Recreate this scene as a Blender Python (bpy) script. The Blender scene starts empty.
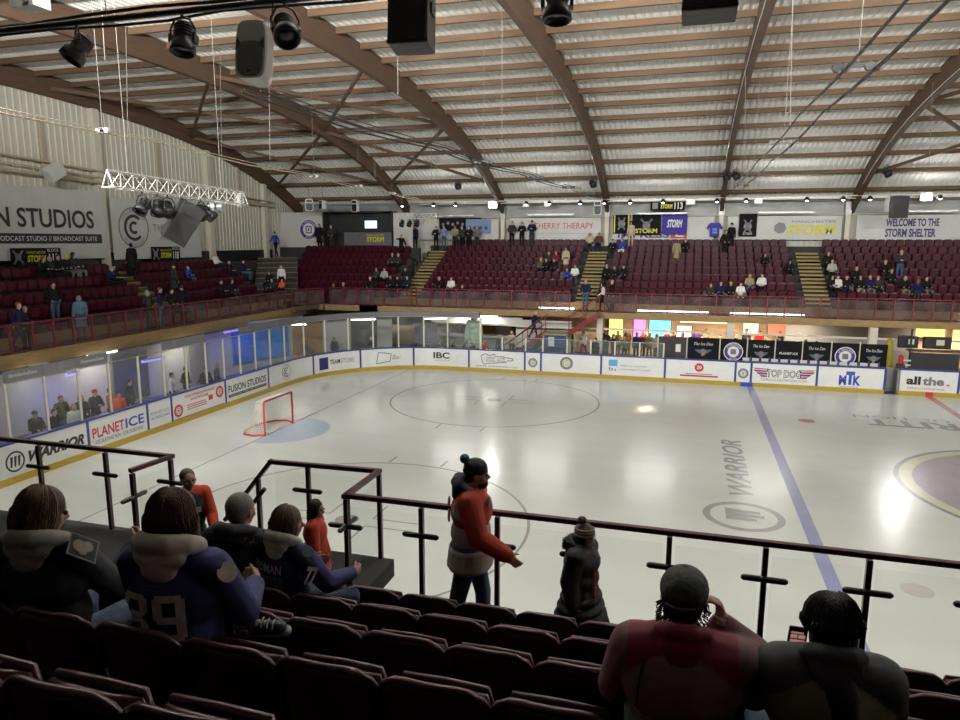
import bpy, bmesh, math, random
import numpy as np
from mathutils import Vector, Matrix, Quaternion, Euler
random.seed(7)
SC = bpy.context.scene
COL = SC.collection
PI = math.pi

# ------------------------------------------------------------------ camera
CAMP = Vector((14.05, -21.66, 6.79))
F_PX = 698.14
YAW, PITCH, ROLL = -0.28747, -0.1684, 0.00116
_f = Vector((math.sin(YAW)*math.cos(PITCH), math.cos(YAW)*math.cos(PITCH), math.sin(PITCH)))
_r = Vector((math.cos(YAW), -math.sin(YAW), 0)); _u = _r.cross(_f)
_c, _s = math.cos(ROLL), math.sin(ROLL)
_r, _u = _c*_r + _s*_u, -_s*_r + _c*_u
cam = bpy.data.cameras.new('camera'); cam.sensor_width = 36; cam.lens = F_PX/960*36
cam.clip_end = 300; cam.clip_start = 0.05
camo = bpy.data.objects.new('camera', cam); COL.objects.link(camo)
M = Matrix((( _r.x, _u.x, -_f.x, CAMP.x), (_r.y, _u.y, -_f.y, CAMP.y), (_r.z, _u.z, -_f.z, CAMP.z), (0, 0, 0, 1)))
camo.matrix_world = M
SC.camera = camo

def at(x, y, ax, v):
    """the point of the plane (axis ax = v) seen at a pixel of the photograph"""
    d = _f + _r*((x-480)/F_PX) + _u*((360-y)/F_PX)
    return CAMP + d*((v-CAMP[ax])/d[ax])
def pix(P):
    d = Vector(P)-CAMP; z = d.dot(_f)
    return 480+F_PX*d.dot(_r)/z, 360-F_PX*d.dot(_u)/z

# --------------------------------------------------------------- materials
_mats = {}
def mat(name, col=(.5, .5, .5), rough=.6, metal=0, noise=.06, scale=8, spec=.5, bump=0, coat=0, emit=None, es=0, alpha=None, bscale=None, stretch=None):
    if name in _mats: return _mats[name]
    m = bpy.data.materials.new(name); m.use_nodes = True
    nt = m.node_tree; N = nt.nodes; L = nt.links; b = N['Principled BSDF']
    b.inputs['Roughness'].default_value = rough
    b.inputs['Metallic'].default_value = metal
    b.inputs['Specular IOR Level'].default_value = spec
    b.inputs['Coat Weight'].default_value = coat
    c = (*col, 1)
    b.inputs['Base Color'].default_value = c
    tc = N.new('ShaderNodeTexCoord')
    src = tc.outputs['Object']
    if stretch:
        mp = N.new('ShaderNodeMapping'); mp.inputs['Scale'].default_value = stretch
        L.new(src, mp.inputs['Vector']); src = mp.outputs['Vector']
    if noise:
        n = N.new('ShaderNodeTexNoise'); n.inputs['Scale'].default_value = scale; n.inputs['Detail'].default_value = 3
        L.new(src, n.inputs['Vector'])
        mx = N.new('ShaderNodeMix'); mx.data_type = 'RGBA'
        mx.inputs[6].default_value = tuple(max(0, k*(1-noise*2.2)) for k in col)+(1,)
        mx.inputs[7].default_value = tuple(min(1, k*(1+noise*2.2)) for k in col)+(1,)
        L.new(n.outputs['Fac'], mx.inputs[0]); L.new(mx.outputs[2], b.inputs['Base Color'])
    if bump:
        n2 = N.new('ShaderNodeTexNoise'); n2.inputs['Scale'].default_value = bscale or scale*3
        L.new(src, n2.inputs['Vector'])
        bp = N.new('ShaderNodeBump'); bp.inputs['Strength'].default_value = bump; bp.inputs['Distance'].default_value = .02
        L.new(n2.outputs['Fac'], bp.inputs['Height']); L.new(bp.outputs['Normal'], b.inputs['Normal'])
    if emit:
        b.inputs['Emission Color'].default_value = (*emit, 1); b.inputs['Emission Strength'].default_value = es
    if alpha is not None:
        b.inputs['Alpha'].default_value = alpha
    _mats[name] = m
    return m

def glass_mat(name, tint=(.9, .95, .92), haze=.05, haze_col=(.6, .62, .6), gloss=.06):
    """thin sheet: mostly see-through, a little mirror-like, a little milky"""
    if name in _mats: return _mats[name]
    m = bpy.data.materials.new(name); m.use_nodes = True
    nt = m.node_tree; N = nt.nodes; L = nt.links; N.clear()
    out = N.new('ShaderNodeOutputMaterial'); tr = N.new('ShaderNodeBsdfTransparent'); tr.inputs[0].default_value = (*tint, 1)
    gl = N.new('ShaderNodeBsdfGlossy'); gl.inputs['Roughness'].default_value = .04
    df = N.new('ShaderNodeBsdfDiffuse'); df.inputs[0].default_value = (*haze_col, 1)
    fr = N.new('ShaderNodeFresnel'); fr.inputs[0].default_value = 1.35
    m1 = N.new('ShaderNodeMixShader'); m2 = N.new('ShaderNodeMixShader')
    tc = N.new('ShaderNodeTexCoord'); n = N.new('ShaderNodeTexNoise'); n.inputs['Scale'].default_value = 1.3; n.inputs['Detail'].default_value = 4
    L.new(tc.outputs['Object'], n.inputs['Vector'])
    mr = N.new('ShaderNodeMapRange'); mr.inputs['From Min'].default_value = .3; mr.inputs['From Max'].default_value = .75
    mr.inputs['To Min'].default_value = haze*.3; mr.inputs['To Max'].default_value = haze*1.8
    L.new(n.outputs['Fac'], mr.inputs['Value'])
    mu = N.new('ShaderNodeMath'); mu.operation = 'MULTIPLY'; mu.inputs[1].default_value = 1.0 if gloss >= .06 else .35
    ge = N.new('ShaderNodeNewGeometry'); iv = N.new('ShaderNodeMath'); iv.operation = 'SUBTRACT'; iv.inputs[0].default_value = 1; L.new(ge.outputs['Backfacing'], iv.inputs[1])
    m0 = N.new('ShaderNodeMath'); m0.operation = 'MULTIPLY'; L.new(fr.outputs[0], m0.inputs[0]); L.new(iv.outputs[0], m0.inputs[1]); L.new(m0.outputs[0], mu.inputs[0])
    L.new(mr.outputs[0], m1.inputs[0]); L.new(tr.outputs[0], m1.inputs[1]); L.new(df.outputs[0], m1.inputs[2])
    L.new(mu.outputs[0], m2.inputs[0]); L.new(m1.outputs[0], m2.inputs[1]); L.new(gl.outputs[0], m2.inputs[2])
    L.new(m2.outputs[0], out.inputs[0])
    _mats[name] = m
    return m

# ------------------------------------------------------------ mesh builder
def frame_from(d, up=(0, 0, 1)):
    d = Vector(d).normalized(); up = Vector(up)
    if abs(d.dot(up)) > .98: up = Vector((0, 1, 0)) if abs(d.y) < .9 else Vector((1, 0, 0))
    s = d.cross(up).normalized(); t = s.cross(d).normalized()
    return s, t, d

class MB:
    def __init__(self): self.v = []; self.f = []; self.m = []; self.s = []
    def add(self, vs, fs, m=0, smooth=False):
        o = len(self.v); self.v += [tuple(v) for v in vs]
        for f in fs: self.f.append(tuple(i+o for i in f)); self.m.append(m); self.s.append(smooth)
        return self
    def box(self, c, s, m=0, rot=None, taper=None):
        hx, hy, hz = s[0]/2, s[1]/2, s[2]/2
        P = []
        for z in (-1, 1):
            k = (taper if (taper and z > 0) else 1)
            for x, y in ((-1, -1), (1, -1), (1, 1), (-1, 1)): P.append(Vector((x*hx*k, y*hy*k, z*hz)))
        if rot is not None:
            R = Euler(rot).to_matrix() if not isinstance(rot, Matrix) else rot
            P = [R @ p for p in P]
        c = Vector(c)
        return self.add([p+c for p in P], [(3, 2, 1, 0), (4, 5, 6, 7), (0, 1, 5, 4), (1, 2, 6, 5), (2, 3, 7, 6), (3, 0, 4, 7)], m)
    def bar(self, a, b, w, h, m=0, up=(0, 0, 1)):
        """box beam from a to b, w sideways, h along up"""
        a, b = Vector(a), Vector(b); s, t, d = frame_from(b-a, up)
        P = []
        for q in (a, b):
            for i, j in ((-1, -1), (1, -1), (1, 1), (-1, 1)): P.append(q+s*(i*w/2)+t*(j*h/2))
        return self.add(P, [(3, 2, 1, 0), (4, 5, 6, 7), (0, 1, 5, 4), (1, 2, 6, 5), (2, 3, 7, 6), (3, 0, 4, 7)], m)
    def tube(self, pts, r, n=8, m=0, cap=True, smooth=True, closed=False):
        pts = [Vector(p) for p in pts]; rs = r if isinstance(r, (list, tuple)) else [r]*len(pts)
        N = len(pts); rings = []
        pu = None
        for i, p in enumerate(pts):
            if closed: d = pts[(i+1) % N]-pts[i-1]
            else: d = pts[min(i+1, N-1)]-pts[max(i-1, 0)]
            s, t, d = frame_from(d, pu if pu is not None else (0, 0, 1))
            pu = t
            rings.append([p+(s*math.cos(2*PI*k/n)+t*math.sin(2*PI*k/n))*rs[i] for k in range(n)])
        vs = [v for g in rings for v in g]; fs = []
        for i in range(N if closed else N-1):
            j = (i+1) % N
            for k in range(n): fs.append((i*n+k, i*n+(k+1) % n, j*n+(k+1) % n, j*n+k))
        self.add(vs, fs, m, smooth)
        if cap and not closed:
            self.add(rings[0], [tuple(reversed(range(n)))], m); self.add(rings[-1], [tuple(range(n))], m)
        return self
    def cyl(self, a, b, r, r2=None, n=16, m=0, smooth=True): return self.tube([a, b], [r, r if r2 is None else r2], n, m, True, smooth)
    def lathe(self, prof, n=20, m=0, M4=None, smooth=True):
        """profile [(r, z)] about z"""
        vs = []; fs = []
        for r, z in prof:
            for k in range(n): vs.append(Vector((r*math.cos(2*PI*k/n), r*math.sin(2*PI*k/n), z)))
        for i in range(len(prof)-1):
            for k in range(n): fs.append((i*n+k, i*n+(k+1) % n, (i+1)*n+(k+1) % n, (i+1)*n+k))
        fs.append(tuple(reversed(range(n)))); fs.append(tuple((len(prof)-1)*n+k for k in range(n)))
        if M4 is not None: vs = [M4 @ v for v in vs]
        return self.add(vs, fs, m, smooth)
    def ell(self, c, r, m=0, nu=14, nv=9, R=None):
        vs = []; fs = []; c = Vector(c)
        for j in range(nv+1):
            a = PI*j/nv
            for k in range(nu):
                b = 2*PI*k/nu
                p = Vector((r[0]*math.sin(a)*math.cos(b), r[1]*math.sin(a)*math.sin(b), r[2]*math.cos(a)))
                if R is not None: p = R @ p
                vs.append(c+p)
        for j in range(nv):
            for k in range(nu): fs.append((j*nu+k, (j+1)*nu+k, (j+1)*nu+(k+1) % nu, j*nu+(k+1) % nu))
        return self.add(vs, fs, m, True)
    def prism(self, poly, fr, d0, d1, m=0):
        """2-D outline in a plane frame, extruded from d0 to d1 along its normal"""
        n = len(poly)
        vs = [fr(x, y, d0) for x, y in poly]+[fr(x, y, d1) for x, y in poly]
        fs = [tuple(range(n, 2*n)), tuple(reversed(range(n)))]+[(i, (i+1) % n, n+(i+1) % n, n+i) for i in range(n)]
        return self.add(vs, fs, m)
    def ring(self, fr, c, r0, r1, d0=0, d1=.01, n=40, m=0, a0=0, a1=2*PI, sy=1):
        k = n; vs = []; fs = []
        full = abs(a1-a0-2*PI) < 1e-6
        cnt = k if full else k+1
        for i in range(cnt):
            a = a0+(a1-a0)*i/k; ca, sa = math.cos(a), math.sin(a)*sy
            for r, d in ((r0, d1), (r1, d1), (r1, d0), (r0, d0)): vs.append(fr(c[0]+r*ca, c[1]+r*sa, d))
        for i in range(k):
            j = (i+1) % cnt
            for q in range(4): fs.append((i*4+q, j*4+q, j*4+(q+1) % 4, i*4+(q+1) % 4))
        return self.add(vs, fs, m)
    def disc(self, fr, c, r, d0=0, d1=.01, n=36, m=0, sy=1):
        return self.prism([(c[0]+r*math.cos(2*PI*i/n), c[1]+r*sy*math.sin(2*PI*i/n)) for i in range(n)], fr, d0, d1, m)
    def rect(self, fr, x0, y0, x1, y1, d0=0, d1=.01, m=0): return self.prism([(x0, y0), (x1, y0), (x1, y1), (x0, y1)], fr, d0, d1, m)
    def mesh(self, name, mats, off=(0, 0, 0), recalc=False):
        me = bpy.data.meshes.new(name)
        ox, oy, oz = off
        me.from_pydata([(x-ox, y-oy, z-oz) for x, y, z in self.v], [], self.f)
        for mm in (mats if isinstance(mats, (list, tuple)) else [mats]): me.materials.append(mm)
        me.polygons.foreach_set('material_index', self.m)
        me.polygons.foreach_set('use_smooth', self.s)
        if recalc:
            bm = bmesh.new(); bm.from_mesh(me); bmesh.ops.recalc_face_normals(bm, faces=bm.faces); bm.to_mesh(me); bm.free()
        me.update()
        return me

def tag(o, label=None, cat=None, group=None, kind=None):
    if label: o['label'] = label
    if cat: o['category'] = cat
    if group: o['group'] = group
    if kind: o['kind'] = kind
    return o
def thing(name, label, cat, loc=(0, 0, 0), rz=0, group=None):
    o = bpy.data.objects.new(name, None); COL.objects.link(o); o.empty_display_size = .1
    o.location = loc; o.rotation_euler = (0, 0, rz)
    return tag(o, label, cat, group)
def origin(o):
    q = Vector(o.location)
    while o.parent: o = o.parent; q = q+Vector(o.location)
    return q
def part(name, mb, mats, parent, label=None, world=True, bevel=0, kind=None):
    """one child mesh; world=True: the builder holds world coordinates and the parents are only shifted, not turned"""
    me = mb.mesh(name, mats, origin(parent) if world else (0, 0, 0), recalc=bevel > 0)
    o = bpy.data.objects.new(name, me); COL.objects.link(o); o.parent = parent
    if label: o['label'] = label
    if kind: o['kind'] = kind
    if bevel:
        b = o.modifiers.new('bevel', 'BEVEL'); b.width = bevel; b.segments = 2; b.limit_method = 'ANGLE'
    return o
def solo(name, mb, mats, label=None, cat=None, group=None, kind=None, bevel=0, loc=None):
    """a top-level mesh, its origin moved to the middle of its base"""
    if loc is None:
        a = np.array(mb.v); lo, hi = a.min(0), a.max(0); loc = ((lo[0]+hi[0])/2, (lo[1]+hi[1])/2, lo[2])
    me = mb.mesh(name, mats, loc, recalc=bevel > 0)
    o = bpy.data.objects.new(name, me); COL.objects.link(o); o.location = loc
    if bevel:
        b = o.modifiers.new('bevel', 'BEVEL'); b.width = bevel; b.segments = 2; b.limit_method = 'ANGLE'
    return tag(o, label, cat, group, kind)
def struct(name, mb, mats, parent=None, bevel=0):
    if parent: return part(name, mb, mats, parent)
    return solo(name, mb, mats, kind='structure', loc=(0, 0, 0), bevel=bevel)
def clone(o, parent=None):
    c = o.copy(); COL.objects.link(c); c.parent = parent
    for ch in o.children: clone(ch, c)
    return c

# --------------------------------------------------------------- lettering
_tx = {}
def text_geo(s, bold=0.0, shear=0.0, spacing=1.0):
    k = (s, bold, shear, spacing)
    if k in _tx: return _tx[k]
    cu = bpy.data.curves.new('t', 'FONT'); cu.body = s; cu.size = 1; cu.offset = bold; cu.shear = shear
    cu.space_character = spacing; cu.align_x = 'LEFT'; cu.resolution_u = 3
    o = bpy.data.objects.new('t', cu); COL.objects.link(o)
    bpy.context.view_layer.update()
    me = o.evaluated_get(bpy.context.evaluated_depsgraph_get()).to_mesh()
    vs = [(v.co.x, v.co.y) for v in me.vertices]; fs = [tuple(p.vertices) for p in me.polygons]
    o.to_mesh_clear() if False else None
    bpy.data.objects.remove(o); bpy.data.curves.remove(cu)
    a = np.array(vs); lo, hi = a.min(0), a.max(0)
    a = (a-lo)/(hi-lo)
    _tx[k] = ([tuple(x) for x in a], fs, (hi[0]-lo[0])/(hi[1]-lo[1]))
    return _tx[k]
def put_text(mb, fr, s, x0, y0, w, h, d=.006, m=0, bold=0.0, shear=0.0, spacing=1.0, curve=None):
    """lettering filling the box x0..x0+w, y0..y0+h of a plane frame"""
    vs, fs, asp = text_geo(s, bold, shear, spacing)
    P = []
    for x, y in vs:
        if curve:   # curve = (cx, cy, radius, start angle, end angle): letters run clockwise on a circle
            cx, cy, R, a0, a1 = curve; a = a0+(a1-a0)*x; rr = R+(y-.5)*h*(1 if a1 < a0 else -1)
            P.append(fr(cx+rr*math.cos(a), cy+rr*math.sin(a), d))
        else: P.append(fr(x0+x*w, y0+y*h, d))
    mb.add(P, fs, m)
def plane_frame(o, right, up, n=None):
    o, right, up = Vector(o), Vector(right).normalized(), Vector(up).normalized()
    n = Vector(n) if n is not None else right.cross(up)
    return lambda x, y, d=0: o+right*x+up*y+n*d
# ------------------------------------------------------------------ people
def V(*a): return Vector(a)
def cap(a, b, ra, rb, m): return ('c', Vector(a), Vector(b), ra, rb, m)
def ell(c, r, m, R=None): return ('e', Vector(c), Vector(r), R or Matrix.Identity(3), m)
def prim_mesh(ps):
    mb = MB()
    for p in ps:
        if p[0] == 'e': mb.ell(p[1], p[2], 0, 16, 11, p[3])
        else:
            _, a, b, ra, rb, m = p
            d = b-a; L = d.length
            if L < 1e-5: mb.ell(a, (ra, ra, ra)); continue
            d = d/L; pts = []; rs = []
            for k in range(1, 6): t = -math.cos(k*PI/12); pts.append(a+d*ra*t); rs.append(ra*math.sin(k*PI/12))
            pts.append(a); rs.append(ra); pts.append(b); rs.append(rb)
            for k in range(5, 0, -1): t = math.cos(k*PI/12); pts.append(b+d*rb*t); rs.append(rb*math.sin(k*PI/12))
            mb.tube(pts, rs, 12)
    return mb
def classify(P, ps):
    best = np.full(len(P), 1e9); idx = np.zeros(len(P), int)
    for p in ps:
        if p[0] == 'e':
            R = np.array(p[3]); q = (P-np.array(p[1])) @ R
            r = np.array(p[2]); d = (np.linalg.norm(q/r, axis=1)-1)*r.min()
        else:
            a, b = np.array(p[1]), np.array(p[2]); ab = b-a; t = np.clip(((P-a) @ ab)/max(ab @ ab, 1e-9), 0, 1)
            d = np.linalg.norm(P-(a+t[:, None]*ab), axis=1)-(p[3]+(p[4]-p[3])*t)
        k = d < best; best[k] = d[k]; idx[k] = p[-1]
    return idx
def skin_mesh(name, ps, voxel, smooth=3, factor=.5):
    """one continuous surface grown over the overlapping forms"""
    me = prim_mesh(ps).mesh('t', [])
    o = bpy.data.objects.new('t', me); COL.objects.link(o)
    r = o.modifiers.new('r', 'REMESH'); r.mode = 'VOXEL'; r.voxel_size = voxel; r.use_smooth_shade = True
    s = o.modifiers.new('s', 'SMOOTH'); s.factor = factor; s.iterations = smooth
    bpy.context.view_layer.update()
    ne = bpy.data.meshes.new_from_object(o.evaluated_get(bpy.context.evaluated_depsgraph_get()))
    bpy.data.objects.remove(o); bpy.data.meshes.remove(me)
    ne.name = name
    n = len(ne.polygons); C = np.empty(n*3); ne.polygons.foreach_get('center', C)
    ix = classify(C.reshape(-1, 3), ps)
    ne.polygons.foreach_set('use_smooth', np.ones(n, bool))
    return ne, ix
def rotm(rx=0, ry=0, rz=0): return Euler((rx, ry, rz)).to_matrix()

def skeleton(h=1.75, pz=None, lean=0, side=0, twist=0, head=(0, 0), arms=None, legs=None, w=1.0, bulk=0, coat=0, fat=0, hands=True,
             curl=.5, headup=0, feet=None, skirt=.0, hi=False, sw=1.0):
    """overlapping forms of a clothed body; facing +y, feet near z = 0"""
    s = h/1.75
    Rt = rotm(-lean, side, 0); up = Rt @ V(0, 0, 1); fw = Rt @ V(0, 1, 0)
    Rw = rotm(0, 0, twist); rt = (Rt @ (Rw @ V(1, 0, 0))); fs = Rt @ (Rw @ V(0, 1, 0))
    legs = legs or ((V(-.03, 0, -1), V(0, -.03, -1)), (V(.03, 0, -1), V(0, -.03, -1)))
    arms = arms or ((V(-.18, .05, -1), V(-.05, .25, -1)), (V(.18, .05, -1), V(.05, .25, -1)))
    TH, SH, UA, FA = .43*s, .43*s, .28*s, .25*s
    foot = []
    for k, (td, sd) in enumerate(legs):
        hp = V((-1, 1)[k]*.09*s*w, 0, 0); kn = hp+td.normalized()*TH; an = kn+sd.normalized()*SH; foot.append((hp, kn, an, sd))
    if pz is None: pz = -min(f[2].z for f in foot)+.085*s
    P = V(0, 0, pz); ps = []
    b = bulk
    ps.append(ell(P+up*.02*s, ((.155*w+b+fat)*s, (.115+b+fat)*s, .13*s), 2, Rt))
    ps.append(ell(P+up*.17*s+fw*fat*.5, ((.148*w+b+fat)*s, (.112+b+fat*1.3)*s, .17*s), 1, Rt))
    ps.append(ell(P+up*.36*s, ((.165*w+b)*s, (.118+b)*s, .185*s), 1, Rt @ Rw))
    sb = P+up*.475*s; shw = .155*s*w*sw
    ps.append(cap(sb-rt*shw, sb+rt*shw, (.062+b*.7)*s, (.062+b*.7)*s, 1))
    ps.append(cap(sb-rt*shw*.55+up*.035*s, sb+rt*shw*.55+up*.035*s, (.05+b*.5)*s, (.05+b*.5)*s, 1))
    nb = sb+up*.05*s; hd = rotm(head[1], 0, head[0]) if False else rotm(0, 0, head[0]) @ rotm(head[1], 0, 0)
    hc = nb+(up*.6+V(0, 0, .4)).normalized()*.15*s+(fw*.02+V(0, 1, 0)*.012+V(0, 0, headup))*s
    ps.append(cap(nb-up*.02*s, hc-V(0, 0, .03)*s, .056*s, .052*s, 0))
    def H(x, y, z): return hc+hd @ (V(x, y, z)*s)
    hs = .97
    ps += [ell(H(0, -.005, .02), V(.076, .093, .09)*s*hs, 0, hd), ell(H(0, .02, -.045), V(.06, .07, .07)*s*hs, 0, hd),
           ell(H(0, .045, -.085), V(.036, .036, .026)*s, 0, hd), cap(H(0, .082, .0), H(0, .105, -.028), .010*s, .016*s, 0),
           cap(H(-.03, .078, .022), H(.03, .078, .022), .012*s, .012*s, 0),
           ell(H(-.078, 0, -.01), V(.012, .02, .032)*s, 0, hd), ell(H(.078, 0, -.01), V(.012, .02, .032)*s, 0, hd)]
    if hi:
        ps += [cap(H(-.02, .083, -.058), H(.02, .083, -.058), .009*s, .009*s, 0), ell(H(-.045, .055, -.03), V(.022, .02, .025)*s, 0, hd), ell(H(.045, .055, -.03), V(.022, .02, .025)*s, 0, hd)]
    info = dict(hc=hc.copy(), hd=hd, s=s, sb=sb.copy(), up=up, rt=rt, fs=fs, P=P.copy(), nb=nb.copy(), w=w, b=b)
    hands_out = []
    for k, a in enumerate(arms):
        sg = (-1, 1)[k]; ud, fd = a[0], a[1]
        S = sb+rt*(sg*(shw+.012*s)); E = S+ud.normalized()*UA; W = E+fd.normalized()*FA
        ab = b*.75
        ps += [cap(S, E, (.056+ab)*s, (.045+ab)*s, 1), cap(E, W, (.046+ab)*s, (.033+ab*.8)*s, 1)]
        d = (a[2] if len(a) > 2 and a[2] is not None else fd).normalized()
        pn = a[3].normalized() if len(a) > 3 else (V(-sg, 0, 0)-d*(V(-sg, 0, 0).dot(d)))
        if pn.length < .1: pn = V(0, -1, 0)
        pn = (pn-d*pn.dot(d)).normalized(); sd = d.cross(pn)*sg      # sd points to the thumb side
        hb = W+d*.025*s
        ps.append(cap(W, hb+d*.02*s, .025*s, .027*s, 0))
        if hi:
            Rh = Matrix((sd, d, pn)).transposed()
            ps.append(ell(hb+d*.045*s, V(.042, .05, .018)*s, 0, Rh))
            for i, (o, L) in enumerate(((.031, .072), (.0105, .082), (-.0105, .076), (-.031, .058))):
                c1 = curl*(1+.12*i); q = hb+d*.082*s+sd*o*s
                d1 = (d*math.cos(c1)+pn*math.sin(c1)); d2 = (d*math.cos(c1*2.1)+pn*math.sin(c1*2.1))
                m = q+d1*L*.52*s; ps += [cap(q, m, .0092*s, .0088*s, 0), cap(m, m+d2*L*.5*s, .0088*s, .0075*s, 0)]
            t0 = hb+d*.02*s+sd*.03*s; td = (sd*.75+d*.6+pn*.35).normalized(); t1 = t0+td*.038*s
            ps += [cap(t0, t1, .0125*s, .0105*s, 0), cap(t1, t1+(d*.8+sd*.25+pn*.5).normalized()*.032*s, .0105*s, .009*s, 0)]
        else:
            ps.append(cap(hb, hb+d*.09*s, .03*s, .022*s, 0)); ps.append(cap(hb+sd*.02*s, hb+sd*.045*s+d*.04*s, .012*s, .01*s, 0))
        hands_out.append((W, d, pn, sd, hb+d*.08*s))
    info['hands'] = hands_out; an_out = []
    for k, (hp, kn, an, sd) in enumerate(foot):
        hp, kn, an = hp+P, kn+P, an+P; lb = b*.2
        ps += [cap(hp, kn, (.083+lb)*s, (.06+lb)*s, 2), cap(kn, an, (.058+lb)*s, (.043+lb)*s, 2)]
        fdv = (feet[k] if feet else V((-1, 1)[k]*.15, 1, 0)).normalized()
        dn = sd.normalized(); dn = (dn-fdv*dn.dot(fdv)).normalized()
        ps += [cap(an+dn*.045*s-fdv*.03*s, an+dn*.05*s+fdv*.15*s, .038*s, .034*s, 3), cap(an, an+dn*.04*s+fdv*.02*s, .046*s, .04*s, 3)]
        an_out.append((kn, an, fdv, dn))
    info['legs'] = an_out
    if coat:
        for t in range(4):
            z = -coat*(t+1)/4
            ps.append(ell(P+V(0, 0, z+.06)*s, ((.165*w+b+fat+skirt*(t+1)/4)*s, (.12+b+fat+skirt*(t+1)/4)*s, .09*s), 1))
    return ps, info

def hair_prims(kind, I, g=0):
    hc, hd, s = I['hc'], I['hd'], I['s']
    def H(x, y, z): return hc+hd @ (V(x, y, z)*s)
    k = 1+g
    cap0 = [ell(H(0, -.018, .034), V(.083, .092, .088)*s*k, 0, hd)]
    if kind == 'short': return cap0+[ell(H(0, -.045, -.01), V(.072, .06, .065)*s*k, 0, hd)]
    if kind == 'bob': return cap0+[ell(H(0, -.04, -.03), V(.092, .07, .105)*s*k, 0, hd), ell(H(-.072, .01, -.03), V(.024, .04, .07)*s, 0, hd), ell(H(.072, .01, -.03), V(.024, .04, .07)*s, 0, hd)]
    if kind == 'long': return cap0+[ell(H(0, -.045, -.04), V(.092, .07, .12)*s*k, 0, hd), cap(H(-.065, -.02, -.06), H(-.08, -.05, -.24), .035*s, .026*s, 0), cap(H(.065, -.02, -.06), H(.08, -.05, -.24), .035*s, .026*s, 0), cap(H(0, -.07, -.08), H(0, -.10, -.30), .06*s, .035*s, 0), ell(H(-.072, .01, -.02), V(.024, .045, .08)*s, 0, hd), ell(H(.072, .01, -.02), V(.024, .045, .08)*s, 0, hd)]
    if kind == 'pony': return cap0+[ell(H(0, -.04, -.02), V(.084, .068, .09)*s*k, 0, hd), cap(H(0, -.10, -.02), H(.005, -.13, -.12), .034*s, .046*s, 0), cap(H(.005, -.13, -.12), H(0, -.125, -.32), .048*s, .028*s, 0)]
    if kind == 'bun': return cap0+[ell(H(0, -.04, -.02), V(.08, .062, .08)*s, 0, hd), ell(H(0, -.09, .08), V(.04, .04, .04)*s, 0, hd)]
    if kind == 'beanie': return [ell(H(0, -.01, .05), V(.088, .103, .085)*s*k, 0, hd), ell(H(0, -.012, .025), V(.093, .108, .035)*s*k, 0, hd)]
    if kind == 'hood': return [ell(H(0, -.025, .01), V(.105, .108, .135)*s*k, 0, hd), ell(H(0, -.06, -.10), V(.11, .08, .07)*s*k, 0, hd)]
    if kind == 'cap': return [ell(H(0, -.008, .045), V(.086, .10, .078)*s*k, 0, hd), ell(H(0, .1, .035), V(.06, .06, .012)*s, 0, hd)]
    return cap0
MS = lambda key, col, **k: mat('cloth_'+key, col, rough=.9, noise=.12, scale=14, bump=.25, bscale=40, spec=.15, **k)
SKIN = [mat('skin_light', (.56, .33, .24), rough=.55, noise=.05, scale=20), mat('skin_tan', (.42, .24, .16), rough=.55, noise=.05, scale=20), mat('skin_dark', (.14, .075, .045), rough=.5, noise=.05, scale=20)]
CC = dict(black=(.012, .012, .014), charcoal=(.035, .036, .04), grey=(.16, .16, .165), lightgrey=(.42, .42, .42), white=(.72, .72, .70), navy=(.012, .018, .06), blue=(.02, .06, .30),
          denim=(.06, .10, .17), paleblue=(.20, .32, .50), red=(.45, .02, .02), orange=(.80, .12, .02), maroon=(.18, .012, .03), olive=(.10, .10, .05), khaki=(.30, .26, .16), beige=(.50, .42, .30),
          brown=(.10, .055, .03), darkbrown=(.022, .013, .009), blonde=(.42, .28, .12), ginger=(.28, .09, .03), greyhair=(.30, .29, .28), lime=(.40, .55, .05), purple=(.12, .06, .25), green=(.05, .18, .06), teal=(.02, .12, .12), coatblue=(.14, .22, .30), yellow=(.7, .55, .05), pink=(.5, .12, .2), palegreen=(.45, .55, .42))
def cloth(c): return MS(c, CC[c])

# far people: a handful of poses, each one continuous mesh whose copies share it
R_ = V
FAR = {}; SEATED = []
def far_pose(key, **kw):
    ps, I = skeleton(**kw)
    me, ix = skin_mesh('person_'+key, ps, .022, 2)
    for c in ('white', 'white', 'navy', 'black'): me.materials.append(None)
    me.polygons.foreach_set('material_index', ix)
    hv = {}
    FAR[key] = (me, I, hv)
def far_hair(key, kind):
    me, I, hv = FAR[key]
    if kind not in hv:
        h, ix = skin_mesh('hair_'+kind, hair_prims(kind, I), .016, 2); h.materials.append(None)
        hv[kind] = h
    return hv[kind]
sit = ((V(-.12, 1, -.02), V(0, -.05, -1)), (V(.12, 1, -.02), V(0, -.05, -1)))
far_pose('stand')
far_pose('pockets', arms=((V(-.45, -.15, -1), V(.45, .75, -.5)), (V(.45, -.15, -1), V(-.45, .75, -.5))), bulk=.02)
far_pose('crossed', arms=((V(-.3, .25, -1), V(.8, .5, .15)), (V(.3, .25, -1), V(-.8, .5, .1))), bulk=.02)
far_pose('coat', bulk=.03, coat=.45, skirt=.05, arms=((V(-.25, .05, -1), V(-.05, .3, -1)), (V(.25, .05, -1), V(.05, .3, -1))))
far_pose('walk', lean=.08, arms=((V(-.2, .4, -1), V(0, .8, -.6)), (V(.2, -.4, -1), V(.05, .1, -1))), legs=((V(-.03, -.35, -1), V(0, -.5, -1)), (V(.03, .4, -1), V(0, .05, -1))))
far_pose('reach', lean=.1, arms=((V(-.3, .2, -1), V(-.1, .6, -.6)), (V(.8, .7, -.1), V(.7, .7, .1))), bulk=.015)
far_pose('sit', pz=.52, lean=-.1, arms=((V(-.25, .3, -1), V(.35, .9, -.1)), (V(.25, .3, -1), V(-.35, .9, -.1))), legs=sit, bulk=.02)
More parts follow.
